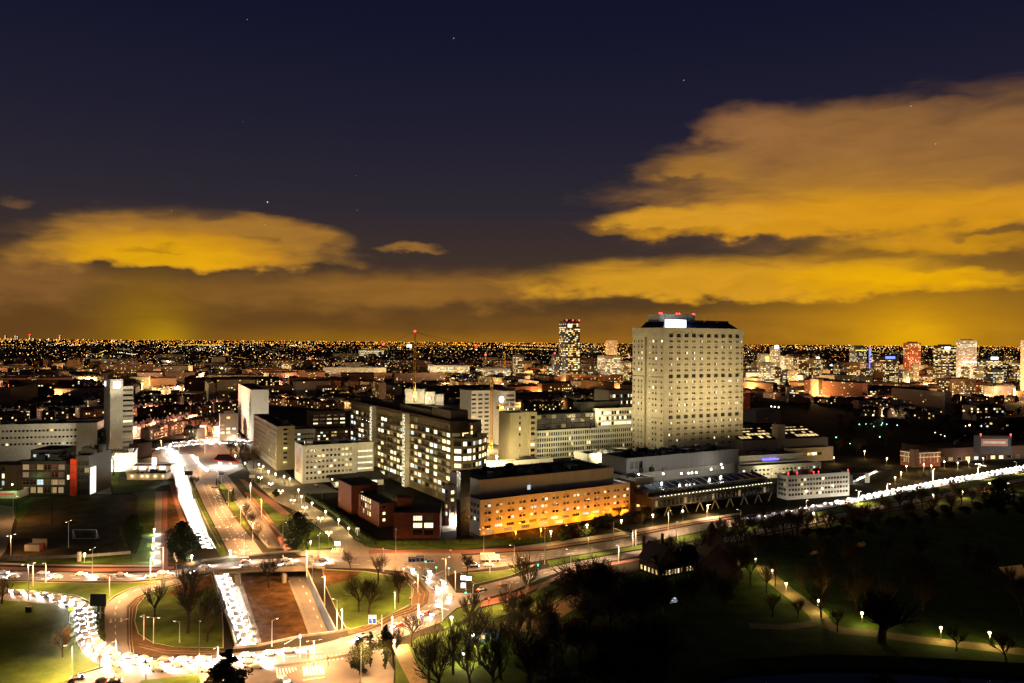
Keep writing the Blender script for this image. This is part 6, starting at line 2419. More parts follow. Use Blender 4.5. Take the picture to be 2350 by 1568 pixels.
for _, p, rz, k, si, sd in houses[300:]:
    far_house(p, rz, PROTO[k][2], PROTO[k][3], PROTO[k][4], k % 4 == 3)
for i in range(3400):
    v = 797 + 150 * rnd.random() ** 1.6
    px = rnd.uniform(-60, 2410)
    if v > 925 and 230 < px < 1990:
        continue
    p = g(px, v)
    if v > 905 and 1850 < px < 2400 and rnd.random() < .75:
        continue
    a = R(rnd.choice((20, 28, -62, -70, 110, 15)) + rnd.uniform(-6, 6))
    big = rnd.random()
    w = rnd.uniform(14, 60) if big < .8 else rnd.uniform(40, 140)
    h = rnd.uniform(6, 13) if big < .88 else rnd.uniform(14, 34)
    far_house(p, a, w, rnd.uniform(9, 16), h, rnd.random() < .5, rnd.choice((.02, .05, .10, .22)), 2.2)
fc1 = mb.build('far_city_walls', H_WALLS)
fc2 = mr.build('far_city_roofs', pbsdf('far_roof_felt', (.085, .06, .045), .9, .5, .02))
fc3 = mw.build('far_city_windows', F_LIT)
for o, l in ((fc1, 'mass of far low city blocks spreading to the horizon'), (fc2, 'dark roofs of the far low city blocks'), (fc3, 'small lit windows scattered over the far city')):
    tag(o, l, 'city blocks', kind='stuff')

# lights of the far city: every one a small glowing lantern
FL = {'o': emit('far_light_orange', (1, .34, .03), 4.5), 'y': emit('far_light_yellow', (1, .58, .10), 4.5), 'w': emit('far_light_white', (1, .86, .58), 5), 'p': LMAT['p'],
      'r': emit('far_light_red', (1, .08, .04), 8), 'g': emit('far_light_green', (.3, 1, .55), 6), 'b': emit('far_light_blue', (.25, .35, 1), 8)}
ml = MB()
keys = list(FL)


def lantern(p, r, k):
    ml.k = keys.index(k)
    x, y, z = p
    b = len(ml.v)
    ml.v += [(x + r, y, z), (x, y + r, z), (x - r, y, z), (x, y - r, z), (x, y, z + r), (x, y, z - r)]
    for i in range(4):
        j = (i + 1) % 4
        ml.f += [(b + i, b + j, b + 4), (b + j, b + i, b + 5)]
        ml.mi += [ml.k, ml.k]


for k, lst in far_lamps.items():
    for p in lst:
        lantern(p, p.y / 1800 * .6, 'y' if k == 'y' else ('w' if k == 'w' else k))
ANG = [20, 28, -62, -70, 110, 12, 75, -35]
nlit = 0
for i in range(300):                     # far streets: lamps at even spacing along each, one colour a street
    v = 793 + 118 * rnd.random() ** 1.7
    px = rnd.uniform(-80, 2430)
    if v > 905 and 1850 < px < 2400 or v > 920 and 230 < px < 1990:
        continue
    c = g(px, v + (px - CX) * math.tan(ROLL), 8)
    a = R(rnd.choice(ANG) + rnd.uniform(-8, 8))
    L_ = rnd.uniform(200, 900) * (1 + c.y / 5000)
    k = rnd.choices('oywp', (7, 5, 2, 1.5))[0]
    sp_ = rnd.uniform(28, 50) * (1 + c.y / 6000)
    s_ = rnd.uniform(.34, .72)
    m = min(40, int(L_ / sp_))
    for j in range(m):
        p = c + Vector((math.cos(a), math.sin(a), 0)) * (L_ * (j / m - .5) + rnd.uniform(-3, 3)) + Vector((0, 0, rnd.uniform(-1, 1)))
        if p.y > 750 and abs(p.x) < p.y * .75 and rnd.random() < .85:
            lantern(p, min(p.y, 60000) / 1800 * s_ * rnd.uniform(.75, 1.25), k)
    if c.y < 3200 and nlit < 110:
        nlit += 1
        point_light(None, c + Vector((0, 0, 6)), LCOL[k], 480000 if c.y > 1500 else 200000, 2.0).name = 'street_fill_light'  # added amber fill for the mid city, one strong unseen point
clus = [(rnd.uniform(0, 2350), 795 + 85 * rnd.random() ** 1.5, rnd.uniform(12, 70), rnd.uniform(1, 5), rnd.choices('oywp', (5, 4, 3, 1))[0]) for _ in range(90)]
for i in range(5000):
    u = rnd.random()
    if u < .34:                                  # the bright string along the horizon
        px, v = rnd.uniform(-20, 2370), 786.5 + 8 * rnd.random() ** 1.5
        k = rnd.choices('oywr', (14, 6, .8, .2))[0]
        s = rnd.uniform(.3, .85)
    elif u < .76:
        c = rnd.choice(clus)
        px, v = rnd.gauss(c[0], c[2]), rnd.gauss(c[1], c[3])
        k = c[4] if rnd.random() < .6 else rnd.choice('oyw')
        s = min(1.5, rnd.lognormvariate(-.75, .45))
    else:
        px, v = rnd.uniform(-20, 2370), 790 + 140 * rnd.random() ** 2.0
        k = rnd.choices('oywrgbp', (8, 6, 2.5, .4, .25, .15, 1))[0]
        s = min(1.4, rnd.lognormvariate(-.9, .4))
    v += (px - CX) * math.tan(ROLL)
    if v < 785.2 + (px - CX) * math.tan(ROLL) or v > 925 and 230 < px < 2000 or 1850 < px < 2400 and v > 905 and rnd.random() < .8:
        continue
    p = g(px, v, rnd.uniform(5, 12))
    lantern(p, min(p.y, 60000) / 1800 * s, k)
# strings of lamps along far roads
for (x0, v0, x1, v1, n, k) in ((400, 786.5, 1280, 792, 120, 'o'), (160, 787, 330, 787.5, 26, 'o'), (1330, 793, 2350, 800, 70, 'o'), (0, 812, 240, 812, 14, 'o'), (250, 828, 560, 836, 16, 'y'), (300, 822, 560, 815, 20, 'o'),
                              (560, 822, 760, 826, 12, 'o'), (430, 791, 500, 791, 26, 'y'), (700, 886, 740, 862, 16, 'r'), (704, 888, 745, 866, 18, 'w'), (690, 880, 700, 850, 14, 'p'), (480, 866, 560, 845, 14, 'w'), (410, 792, 470, 793, 20, 'y'),
                              (2020, 798, 2240, 800, 20, 'o'), (1960, 803, 2060, 803, 10, 'w'), (1340, 805, 1450, 812, 22, 'y'), (1180, 800, 1280, 803, 26, 'y')):
    for i in range(n):
        f = (i + rnd.uniform(-.25, .25)) / n
        p = g(x0 + (x1 - x0) * f, v0 + (v1 - v0) * f + rnd.uniform(-.5, .5), 9)
        lantern(p, min(p.y, 60000) / 1800 * rnd.uniform(.4, .62), k)
# lamps in the dark museum park, greenish
for px, v in ((1972, 974), (1987, 973), (2000, 973), (2005, 979), (2023, 975), (2025, 971), (2035, 974), (2059, 976), (2146, 993), (2159, 998), (2168, 1001), (2208, 1004), (2215, 1000), (1919, 1004), (1951, 1018), (2019, 1003), (2216, 978)):
    lantern(g(px, v, 4), .62, 'g' if px < 2100 else 'w')
for px, v in ((2024, 953.5), (2004, 953), (1770, 933), (1778, 934), (1787, 935), (2262, 973), (2252, 978), (2225, 976)):
    lantern(g(px, v, 6), 1.3, 'w')
o = ml.build('far_city_lights', [FL[k] for k in keys])
tag(o, 'countless small orange, yellow and white lights of the far city', 'city lights', kind='stuff')
# towers of the far town on the horizon, left
rnd = random.Random(31)
for i, (px, vt) in enumerate(((12, 770), (26, 776), (35, 771), (40, 771), (68, 770), (76, 777), (92, 779), (112, 777), (124, 777), (137, 772))):
    D = 15500
    x = xat(px, vt, D)
    t = thing('distant_tower', (x, D, 0), 'tiny lit tower on the left horizon, %s from the left of the far group' % nth(i), 'tower', 'tiny towers on the left horizon')
    mb = MB()
    z = zat(px, vt, D)
    mb.box(x - 13, x + 13, D, D + 26, 0, z)
    mb.build('wall', FAR_STYLES['brown'][0], t)
    mb = MB()
    for k in range(14):
        zz = z * (.45 + .52 * rnd.random())
        mb.k = rnd.randrange(3)
        mb.box(x - 12, x + 12 - rnd.uniform(0, 14), D - 1.5, D - .5, zz, zz + 7)
    mb.build('windows', [F_LIT[0], F_LIT[1], F_LIT[2]], t, kind='stuff')
    if i in (4, 9):
        mb = MB()
        mb.ball((x, D - 4, z + 12), 11, 6)
        mb.build('warning_light', E_REDL, t)

# ------------------------------------------------------------------ trees
def grow(mt, mc, p, d, r, L, lev, rnd, droop=0.0, up=0.25, kids=(6, 5, 4, 4), min_r=.024):
    """one limb: two bent segments, then its children along and at the end"""
    m = mt if lev < 1 else mc
    segs = 3 if lev == 0 else 2
    pts = [Vector(p)]
    dd = Vector(d)
    for s in range(segs):
        dd = (dd + Vector((rnd.uniform(-.16, .16), rnd.uniform(-.16, .16), rnd.uniform(-.05, .12) + up * .25 - droop * (s + lev) * .28))).normalized()
        pts.append(pts[-1] + dd * (L / segs))
    taper = .62 if lev else .7
    for s in range(segs):
        r0 = r * (1 - (1 - taper) * s / segs)
        r1 = r * (1 - (1 - taper) * (s + 1) / segs)
        m.tube(pts[s], pts[s + 1], max(min_r, r0), max(min_r * .8, r1), 6 if lev == 0 else (4 if lev == 1 else 3))
    if lev >= len(kids):
        return
    n = kids[lev]
    for i in range(n):
        t = (.45 + .55 * (i + rnd.random()) / n) if lev else (.55 + .45 * (i + rnd.random()) / n)
        if i == n - 1:
            t = 1.0
        f = t * segs
        k = min(int(f), segs - 1)
        q = pts[k].lerp(pts[k + 1], f - k)
        az_ = rnd.uniform(0, 2 * math.pi)
        side = dd.orthogonal().normalized()
        side.rotate(Matrix.Rotation(az_ + i * 2.4, 3, dd))
        spread = rnd.uniform(.45, .95) if i < n - 1 else rnd.uniform(.0, .35)
        nd = (dd * (1 - spread * .45) + side * spread + Vector((0, 0, up - droop))).normalized()
        grow(mt, mc, q, nd, r * rnd.uniform(.46, .62) * (1.15 if i == n - 1 else 1), L * rnd.uniform(.58, .80), lev + 1, rnd, droop, up, kids, min_r)


def bare_proto(seed, h, droop=0.0, up=.28, kids=(7, 5, 4, 4), trunk=.32, r=.30, low=False):
    rnd = random.Random(seed)
    mt, mc = MB(), MB()
    L0 = h * trunk
    grow(mt, mc, (0, 0, -.1), (rnd.uniform(-.06, .06), rnd.uniform(-.06, .06), 1), r, L0, 0, rnd, droop, up, kids)
    zmax = max(v[2] for v in mc.v)
    root = bpy.data.objects.new('bare_tree', None)
    root.empty_display_size = .2
    a = bpy.data.objects.new('trunk', mt.mesh('trunk', M_BARK))
    b = bpy.data.objects.new('crown', mc.mesh('crown', M_TWIG))
    a.parent = b.parent = root
    KIDSP[id(root)] = (root, [a, b], zmax)
    return root


def leaf_proto(name, seed, h, w, shape, mat, n=2600, leaf=.34, trunk_r=.3, z_low=.08):
    """evergreen or shrub: small leaf clumps through the volume of several uneven lobes"""
    rnd = random.Random(seed)
    mt, mc = MB(), MB()
    mt.tube((0, 0, -.1), (0, 0, h * .75), trunk_r, trunk_r * .3, 6)
    lobes = []
    nl = 26
    for i in range(nl):
        t = (i + rnd.random()) / nl
        z = h * (z_low + (1 - z_low) * t)
        rr = shape(t) * w / 2
        a = rnd.uniform(0, 2 * math.pi)
        rad = rr * rnd.uniform(.2, .8)
        lobes.append((math.cos(a) * rad, math.sin(a) * rad, z, max(.5, rr * rnd.uniform(.34, .56))))
        if lobes[-1][3] > .6:
            mt.tube((0, 0, z * .8), (lobes[-1][0], lobes[-1][1], z), .08, .03, 3)
    for i in range(n):
        lx, ly, lz, lr = rnd.choice(lobes)
        u = Vector((rnd.gauss(0, 1), rnd.gauss(0, 1), rnd.gauss(0, 1))).normalized() * (lr * (rnd.random() ** .4))
        c = Vector((lx + u.x, ly + u.y, max(.15, lz + u.z * .8)))
        t1 = Vector((rnd.gauss(0, 1), rnd.gauss(0, 1), rnd.gauss(0, .6))).normalized() * leaf * rnd.uniform(.6, 1.3)
        t2 = t1.orthogonal().normalized() * leaf * rnd.uniform(.35, .8)
        mc.poly([c - t1, c + t2 * .9, c + t1, c - t2])
    root = bpy.data.objects.new(name, None)
    root.empty_display_size = .2
    a = bpy.data.objects.new('trunk', mt.mesh('trunk', M_BARK))
    b = bpy.data.objects.new('crown', mc.mesh('crown', mat))
    a.parent = b.parent = root
    KIDSP[id(root)] = (root, [a, b], h)
    return root


KIDSP = {}
TREES = [bare_proto(s, 15, kids=(7, 5, 4, 3)) for s in (1, 2, 3, 4, 5)]
TREES.append(bare_proto(6, 15, up=.10, kids=(8, 5, 4, 4), trunk=.22, r=.55))      # gnarled spreading tree
WILLOW = [bare_proto(7, 15, droop=.22, up=.30, kids=(9, 6, 5, 5), trunk=.30, r=.4), bare_proto(8, 15, droop=.20, up=.32, kids=(9, 6, 5, 5), trunk=.30, r=.4)]
round_s = lambda t: math.sqrt(max(0.02, 1 - (2 * t - .9) ** 2))
cone_s = lambda t: max(.08, 1.0 - t * .92)
pine_s = lambda t: .25 + .75 * math.sin(min(1, t * 1.1) * math.pi) if t > .35 else .15
EVER = [leaf_proto('evergreen_tree', 11, 16, 15, round_s, M_LEAF, 5200, .38), leaf_proto('evergreen_tree', 12, 14, 11, cone_s, M_LEAF, 4200, .34),
        leaf_proto('evergreen_tree', 13, 14, 9, pine_s, M_LEAF, 2600, .34)]
BUSH = [leaf_proto('bush', 14, 3, 4.2, round_s, M_HEDGE, 700, .26, .08), leaf_proto('bush', 15, 2.2, 3.4, round_s, pbsdf('brown_shrub_twigs', (.06, .04, .018), .9, .4, .6), 600, .22, .08)]
first_use = {}


def plant(proto, loc, h, label, group, rz=None, wide=1.0, name=None, cat='tree'):
    root, kids, zmax = KIDSP[id(proto)]
    s = h / zmax
    rz = random.uniform(0, 6.28) if rz is None else rz
    if id(proto) not in first_use:
        first_use[id(proto)] = True
        for c in [root] + kids:
            COL.objects.link(c)
        KIDS[root.name] = kids
        o = root
        if name:
            o.name = name
            KIDS[o.name] = kids
    else:
        o = root.copy()
        if name:
            o.name = name
        COL.objects.link(o)
        for k in kids:
            c = k.copy()
            COL.objects.link(c)
            c.parent = o
    o.location, o.rotation_euler, o.scale = loc, (0, 0, rz), (s * wide, s * wide, s)
    return tag(o, label, cat, group)


random.seed(50)
SPOTS = [  # base px, base v, top v, words for where it stands, width
    (617, 1349, 1272, 'on the brown bank between the two sunken roads', 1.15), (431, 1453, 1318, 'in the middle of the left traffic island', 1.1), (475, 1474, 1349, 'at the right edge of the left traffic island', .95),
    (354, 1419, 1326, 'at the left edge of the left traffic island', 1.0), (448, 1372, 1290, 'beside the left end of the upper bridge', 1.3), (425, 1362, 1300, 'in the brown scrub left of the upper bridge', 1.2),
    (144, 1509, 1431, 'on the lower left lawn by the bend', 1.0), (5, 1386, 1322, 'at the left edge of the view beside the curved road', 1.1),
    (824, 1405, 1312, 'in the middle of the right traffic island', 1.2), (846, 1409, 1322, 'just right of the middle of the right traffic island', 1.0), (914, 1384, 1294, 'at the right side of the right traffic island', 1.1),
    (869, 1334, 1264, 'at the top of the right traffic island', 1.1), (804, 1304, 1262, 'on the bridge verge above the right traffic island', 1.4),
    (1075, 1441, 1346, 'on the lawn below the white direction signs', 1.15), (945, 1484, 1398, 'beside the ring road at its lower right bend', 1.1), (1072, 1318, 1262, 'beside the waiting black van', 1.0),
    (1207, 1381, 1256, 'tall on the small lawn at the park corner', 1.0), (1652, 1241, 1183, 'by the road above the steep black barn', 1.1), (1710, 1239, 1166, 'by the road right of the steep black barn', 1.1),
    (1757, 1229, 1157, 'by the road, second right of the black barn', 1.15), (1797, 1234, 1154, 'by the road, third right of the black barn', 1.0), (1830, 1229, 1142, 'by the road below the corner office', 1.15),
    (1946, 1194, 1142, 'by the road below the entrance canopy', 1.2), (2042, 1184, 1147, 'by the road left of the villa', 1.2), (2087, 1176, 1114, 'by the road below the villa lamps', 1.1), (2117, 1166, 1119, 'by the road right of the villa lamps', 1.2),
    (2180, 1168, 1125, 'by the road in the dark right part', 1.1), (2230, 1160, 1118, 'by the road near the dark conifer', 1.0), (1690, 1260, 1190, 'behind the steep black barn', 1.0), (1620, 1262, 1215, 'left of the barn turret', 1.1), (1600, 1270, 1228, 'above the restaurant roof', 1.2),
    (1779, 1346, 1270, 'beside the first lamp of the park path', .8), (1844, 1369, 1290, 'behind the park path', .7), (1830, 1419, 1368, 'small, inside the bend of the park path', 1.25), (1772, 1416, 1352, 'small, on the dark lawn left of the park path', 1.1),
    (1922, 1451, 1388, 'beside the park path right of its fork', 1.1), (2194, 1494, 1432, 'on the pond bank between two park lamps', 1.3), (1759, 1361, 1280, 'leaning over the upper park path', .8), (1722, 1346, 1240, 'right of the black barn', .9), (2310, 1520, 1440, 'at the right end of the park path', 1.3),
    (985, 1568, 1436, 'lowest, in the trees below the ring road', 1.1), (1040, 1548, 1416, 'second in the trees below the ring road', 1.1), (1100, 1525, 1386, 'beside the blue kiosk', 1.1), (1150, 1560, 1400, 'right of the blue kiosk', 1.1), (1010, 1600, 1450, 'at the bottom edge right of the red path', 1.0),
    (1130, 1600, 1446, 'at the bottom edge below the blue kiosk', 1.1), (1210, 1570, 1425, 'in the dark thicket right of the kiosk', 1.1), (1080, 1590, 1440, 'at the bottom edge in the thicket', 1.0), (905, 1530, 1425, 'behind the yellow lit evergreen', 1.0), (1180, 1500, 1380, 'in the dark thicket above the kiosk', 1.0),
    (260, 1092, 1012, 'tall in front of the slim white tower', 1.2), (445, 1121, 1088, 'small, between the carriageways near the billboard', 1.2), (562, 1189, 1150, 'small, in the median beside the sunken road', 1.1), (578, 1212, 1170, 'small, second in the median beside the sunken road', 1.1), (593, 1240, 1195, 'small, third in the median beside the sunken road', 1.1),
    (530, 1048, 1006, 'in the row below the white slab tower', 1.1), (550, 1054, 1008, 'second in the row below the white slab tower', 1.1), (567, 1062, 1012, 'third in the row below the white slab tower', 1.1), (582, 1076, 1020, 'fourth in the row below the white slab tower', 1.1),
    (430, 1014, 985, 'on the lit curved street', 1.2), (485, 1002, 972, 'in front of the brown street block', 1.3), (458, 1008, 978, 'second on the lit curved street', 1.2), (400, 1010, 984, 'third on the lit curved street', 1.2), (345, 1026, 996, 'by the busy crossing', 1.2),
    (1170, 1440, 1340, 'at the park corner beside the sandy path', .9), (1260, 1450, 1350, 'dark on the sandy path', 1.0), (1540, 1265, 1222, 'left of the restaurant chimneys', 1.2), (1505, 1262, 1230, 'above the dark willows', 1.1),
    (1420, 1192, 1158, 'small, in front of the orange lit wing', 1.2), (1446, 1188, 1150, 'small, before the dark joint block', 1.2), (1480, 1186, 1155, 'small, before the short lit wing', 1.2), (1395, 1196, 1172, 'low, in front of the orange lit wing', 1.5),
]
for i, (px, vb, vt, words, wide) in enumerate(SPOTS):
    p = g(px, vb, .05)
    h = max(4, zat(px, vt, p.y))
    pr = TREES[i % 5]
    plant(pr, p, h, ' '.join(('bare tree %s' % words).split()[:16]), 'bare winter trees', wide=wide)
p = g(2022, 1475, .05)
plant(TREES[5], p, 17, 'gnarled wide bare tree forking low beside the park path', 'bare winter trees', wide=1.5)
for i, (px, vb, vt) in enumerate(((1335, 1400, 1268), (1380, 1392, 1262), (1420, 1405, 1276), (1455, 1415, 1300), (1400, 1450, 1330), (1350, 1455, 1340), (1470, 1470, 1380), (1310, 1500, 1400))):
    p = g(px, vb, .05)
    plant(WILLOW[i % 2], p, zat(px, vt, p.y), 'dark weeping willow in the clump left of the park restaurant, %s from the left' % nth([4 - 3, 4, 6, 7, 5, 3 - 1, 8, 1][i] - 0 if 0 else [1, 3, 5, 6, 4, 2, 7, 0][i]), 'willows in the dark park', wide=1.0, name='willow_tree')
EV = [(415, 1290, 1196, 0, 1.0, 'big round dark evergreen left of the sunken carriageway'), (302, 1272, 1180, 0, .62, 'tall dark evergreen at the corner of the waste field'), (682, 1262, 1176, 0, 1.02, 'broad dark evergreen beside the frontage road'),
      (522, 1600, 1493, 1, 1.9, 'dark conifer at the bottom edge below the ring road'), (825, 1548, 1466, 0, .8, 'yellow-lit evergreen at the lower ring road'), (850, 1530, 1450, 2, 1.0, 'dark pine behind the yellow-lit evergreen'), (884, 1535, 1436, 2, .9, 'tall dark pine right of the yellow-lit evergreen'),
      (535, 1152, 1121, 1, .8, 'small evergreen beside the slip road'), (2290, 1182, 1096, 0, .85, 'tall dark conifer at the right end of the road'), (705, 1264, 1225, 2, .9, 'lighter evergreen at the right foot of the broad dark one'), (2345, 1182, 1140, 0, .8, 'dark evergreen at the right edge of the park')]
for px, vb, vt, k, wd, lab in EV:
    p = g(px, vb, .05)
    plant(EVER[k], p, zat(px, vt, p.y), lab, 'evergreen trees', wide=wd)
BS = [(633, 1140, 4.5, 0, 'round green bush beside the plaza lamps'), (595, 1108, 4, 0, 'small bush at the left of the plaza'), (560, 1600, 3, 0, 'bush at the bottom edge beside the conifer')]
for px, v, h, k, lab in BS:
    plant(BUSH[k], g(px, v, .05), h, lab, 'bushes', cat='bush')
rnd = random.Random(6)
for i in range(46):                      # shrubs before the orange wing and along the hedge
    f = i / 46
    px = 1290 + 215 * f + rnd.uniform(-4, 4)
    v = 1240 - 52 * f + rnd.uniform(-12, 4)
    plant(BUSH[1 if i % 3 else 0], g(px, v, .02), rnd.uniform(3, 5.5), 'brown-green shrub in the belt below the orange lit wing, %s from the left' % nth(i), 'shrubs below the orange lit wing', cat='bush')


def hedge(pts, h, w, label):
    """clipped hedge: leafy clumps along a survey line"""
    ws = [g(a, b) for a, b in pts]
    r = thing('hedge', tuple(ws[0]), label, 'hedge', 'clipped hedges')
    mb, mc = MB(), MB()
    rn = random.Random(len(pts))
    for i in range(len(ws) - 1):
        d = ws[i + 1] - ws[i]
        c = (ws[i] + ws[i + 1]) / 2
        mc.obox((c.x, c.y), (d.normalized().x, d.normalized().y), d.length, w * .7, 0, h * .85)
        n = int(d.length * 26)
        nn = Vector((-d.y, d.x, 0)).normalized()
        for _ in range(n):
            q = ws[i] + d * rn.random() + nn * rn.uniform(-w / 2, w / 2) + Vector((0, 0, h * (.1 + .95 * rn.random() ** .5)))
            t1 = Vector((rn.gauss(0, 1), rn.gauss(0, 1), rn.gauss(0, 1))).normalized() * .24
            t2 = t1.orthogonal().normalized() * .16
            mb.poly([q - t1, q + t2, q + t1, q - t2])
    mc.build('stems', M_HEDGE, r)
    mb.build('leaves', M_HEDGE, r, kind='stuff')


hedge([(700, 1137), (745, 1165), (795, 1200), (830, 1232), (862, 1250)], 2.2, 2.4, 'clipped hedge curving along the frontage road below the brick building')
hedge([(866, 1252), (930, 1252), (1000, 1250), (1110, 1248)], 2.2, 2.4, 'long straight clipped hedge in front of the brick building')
hedge([(1130, 1248), (1190, 1246), (1262, 1242)], 2.4, 3.0, 'hedge below the left end of the orange lit wing')
hedge([(231, 1393), (230, 1440), (234, 1470)], 1.2, 2.2, 'bright green low hedge between the curved road and the dark link road')
for i, (px, v) in enumerate(sorted((rnd.uniform(1915, 2345), rnd.uniform(955, 1046)) for _ in range(84))):                       # dark park behind the villa
    if 2050 < px < 2420 and v > 1030:
        continue
    p = g(px, v, 0)
    plant(TREES[i % 5], p, rnd.uniform(11, 17), 'dark bare tree in the unlit park behind the villa, %s from the left' % nth(i), 'dark trees of the museum park', wide=1.15)
for i, (px, v) in enumerate(sorted((rnd.uniform(1500, 2350), rnd.uniform(1290, 1420)) for _ in range(46))):                      # dark trees of the big park in front
    if 1700 < px < 1880 and v > 1300:
        continue
    plant(TREES[(i * 2) % 5], g(px, v, 0), rnd.uniform(12, 19), 'black bare tree in the unlit middle of the park, %s from the left' % nth(i), 'black trees of the unlit park', wide=1.1)
rnd = random.Random(77)
for i, (px, v, hh) in enumerate(sorted((1640 + k * 15 + rnd.uniform(-5, 5), 1256 - (1640 + k * 15 - 1560) * .172 + rnd.uniform(2, 34), rnd.uniform(10, 17)) for k in range(0, 48) if k % 4 < 3)):
    plant(TREES[i % 5], g(px, v, 0), hh, 'bare tree in the belt along the park road, %s from the left' % nth(i), 'bare trees along the park road', wide=1.15)
for i, (px, v) in enumerate(sorted((rnd.uniform(1190, 1560), rnd.uniform(1440, 1640)) for _ in range(30))):
    plant(TREES[i % 5] if i % 3 else WILLOW[0], g(px, v, 0), rnd.uniform(11, 16), 'black bare tree in the thicket at the bottom centre, %s from the left' % nth(i), 'black trees of the bottom thicket', wide=1.2)
for i in range(44):                      # along the south carriageway
    px = 1560 + i * 19 + rnd.uniform(-8, 8)
    v = 1266 - (px - 1560) * .165 + rnd.uniform(6, 26)
    plant(BUSH[1], g(px, v, 0), rnd.uniform(2.5, 5), 'bare scrub along the park side of the right hand road, %s from the left' % nth(i), 'scrub along the park road', wide=1.3, cat='bush')

# ------------------------------------------------------------------ lamps
PINK = (1.0, .49, .18)
WARM = (1.0, .60, .20)
YEL = (1.0, .72, .28)
COLD = (1.0, .90, .74)


def tall_proto(h, arms=1, glow=True):
    """tapered mast, short arm, flat luminaire"""
    r = bpy.data.objects.new('street_lamp', None)
    m1, m2, m3 = MB(), MB(), MB()
    m1.tube((0, 0, 0), (0, 0, h), .17, .10, 6)
    m1.tube((0, 0, 0), (0, 0, 1.1), .24, .22, 6, True)
    for s in ((-1,) if arms == 1 else (-1, 1)):
        m1.tube((0, 0, h - .1), (0, s * 1.5, h + .15), .06, .05, 5)
        m2.box(-.22, .22, min(s * 1.4, s * 2.4), max(s * 1.4, s * 2.4), h + .08, h + .26)
        m3.box(-.18, .18, min(s * 1.5, s * 2.3), max(s * 1.5, s * 2.3), h + .02, h + .075)
    kids = [bpy.data.objects.new('pole', m1.mesh('pole', M_POLE)), bpy.data.objects.new('lamp_head', m2.mesh('lamp_head', M_METAL)),
            bpy.data.objects.new('glass', m3.mesh('glass', E_LAMP))]
    for k in kids:
        k.parent = r
    return r, kids


def globe_proto(h, n=1, sod=False, rad=.34):
    r = bpy.data.objects.new('lantern_lamp', None)
    m1, m2 = MB(), MB()
    m1.tube((0, 0, 0), (0, 0, h), .09, .06, 6)
    m3 = []
    for s in ([0] if n == 1 else [-1, 1]):
        if n == 2:
            m1.tube((0, 0, h - .2), (s * 1.15, 0, h - .05), .05, .04, 4)
        mm = MB()
        mm.ball((s * 1.15, 0, h + rad * .9), rad, 8, 1.05)
        m3.append(mm)
        m2.tube((s * 1.15, 0, h + rad * 1.8), (s * 1.15, 0, h + rad * 2.2), rad * .7, .05, 6)
    kids = [bpy.data.objects.new('pole', m1.mesh('pole', M_METAL)), bpy.data.objects.new('cap', m2.mesh('cap', M_DARK))]
    for mm in m3:
        kids.append(bpy.data.objects.new('globe', mm.mesh('globe', E_SOD if sod else E_LAMP)))
    for k in kids:
        k.parent = r
    return r, kids


LP = {}


def lamp(kind, px, vb, vt, label, group, color, watts, rz=0.0, light=True, lz=None):
    base = g(px, vb, .02)
    h = max(3.0, zat(px, vt, base.y))
    key = (kind, round(h * 2) / 2)
    if key not in LP:
        LP[key] = tall_proto(key[1], 1) if kind == 'tall' else tall_proto(key[1], 2) if kind == 'tee' else globe_proto(key[1] - .5, 1 if kind != 'double' else 2, kind == 'sodium', .5 if kind != 'double' else .42)
        r, kids = LP[key]
        for c in [r] + kids:
            COL.objects.link(c)
        o = r
    else:
        r, kids = LP[key]
        o = r.copy()
        COL.objects.link(o)
        for k in kids:
            c = k.copy()
            COL.objects.link(c)
            c.parent = o
    o.location, o.rotation_euler = base, (0, 0, rz)
    tag(o, ' '.join(label.split()[:16]), 'street lamp', group)
    if light:
        hh = key[1]
        if kind in ('tall', 'tee'):
            point_light(o, (0, -1.95 if kind == 'tall' else 0.9, hh - .1), color, watts * 2.0, .22, spot=R(160 if px < 1240 else 132), blend=.4)
        elif kind == 'double':
            point_light(o, (.2, 0, hh - 1.2), color, watts, .3)
        else:
            point_light(o, (.25, -.25, hh - 1.1), color, watts, .25)
    return o


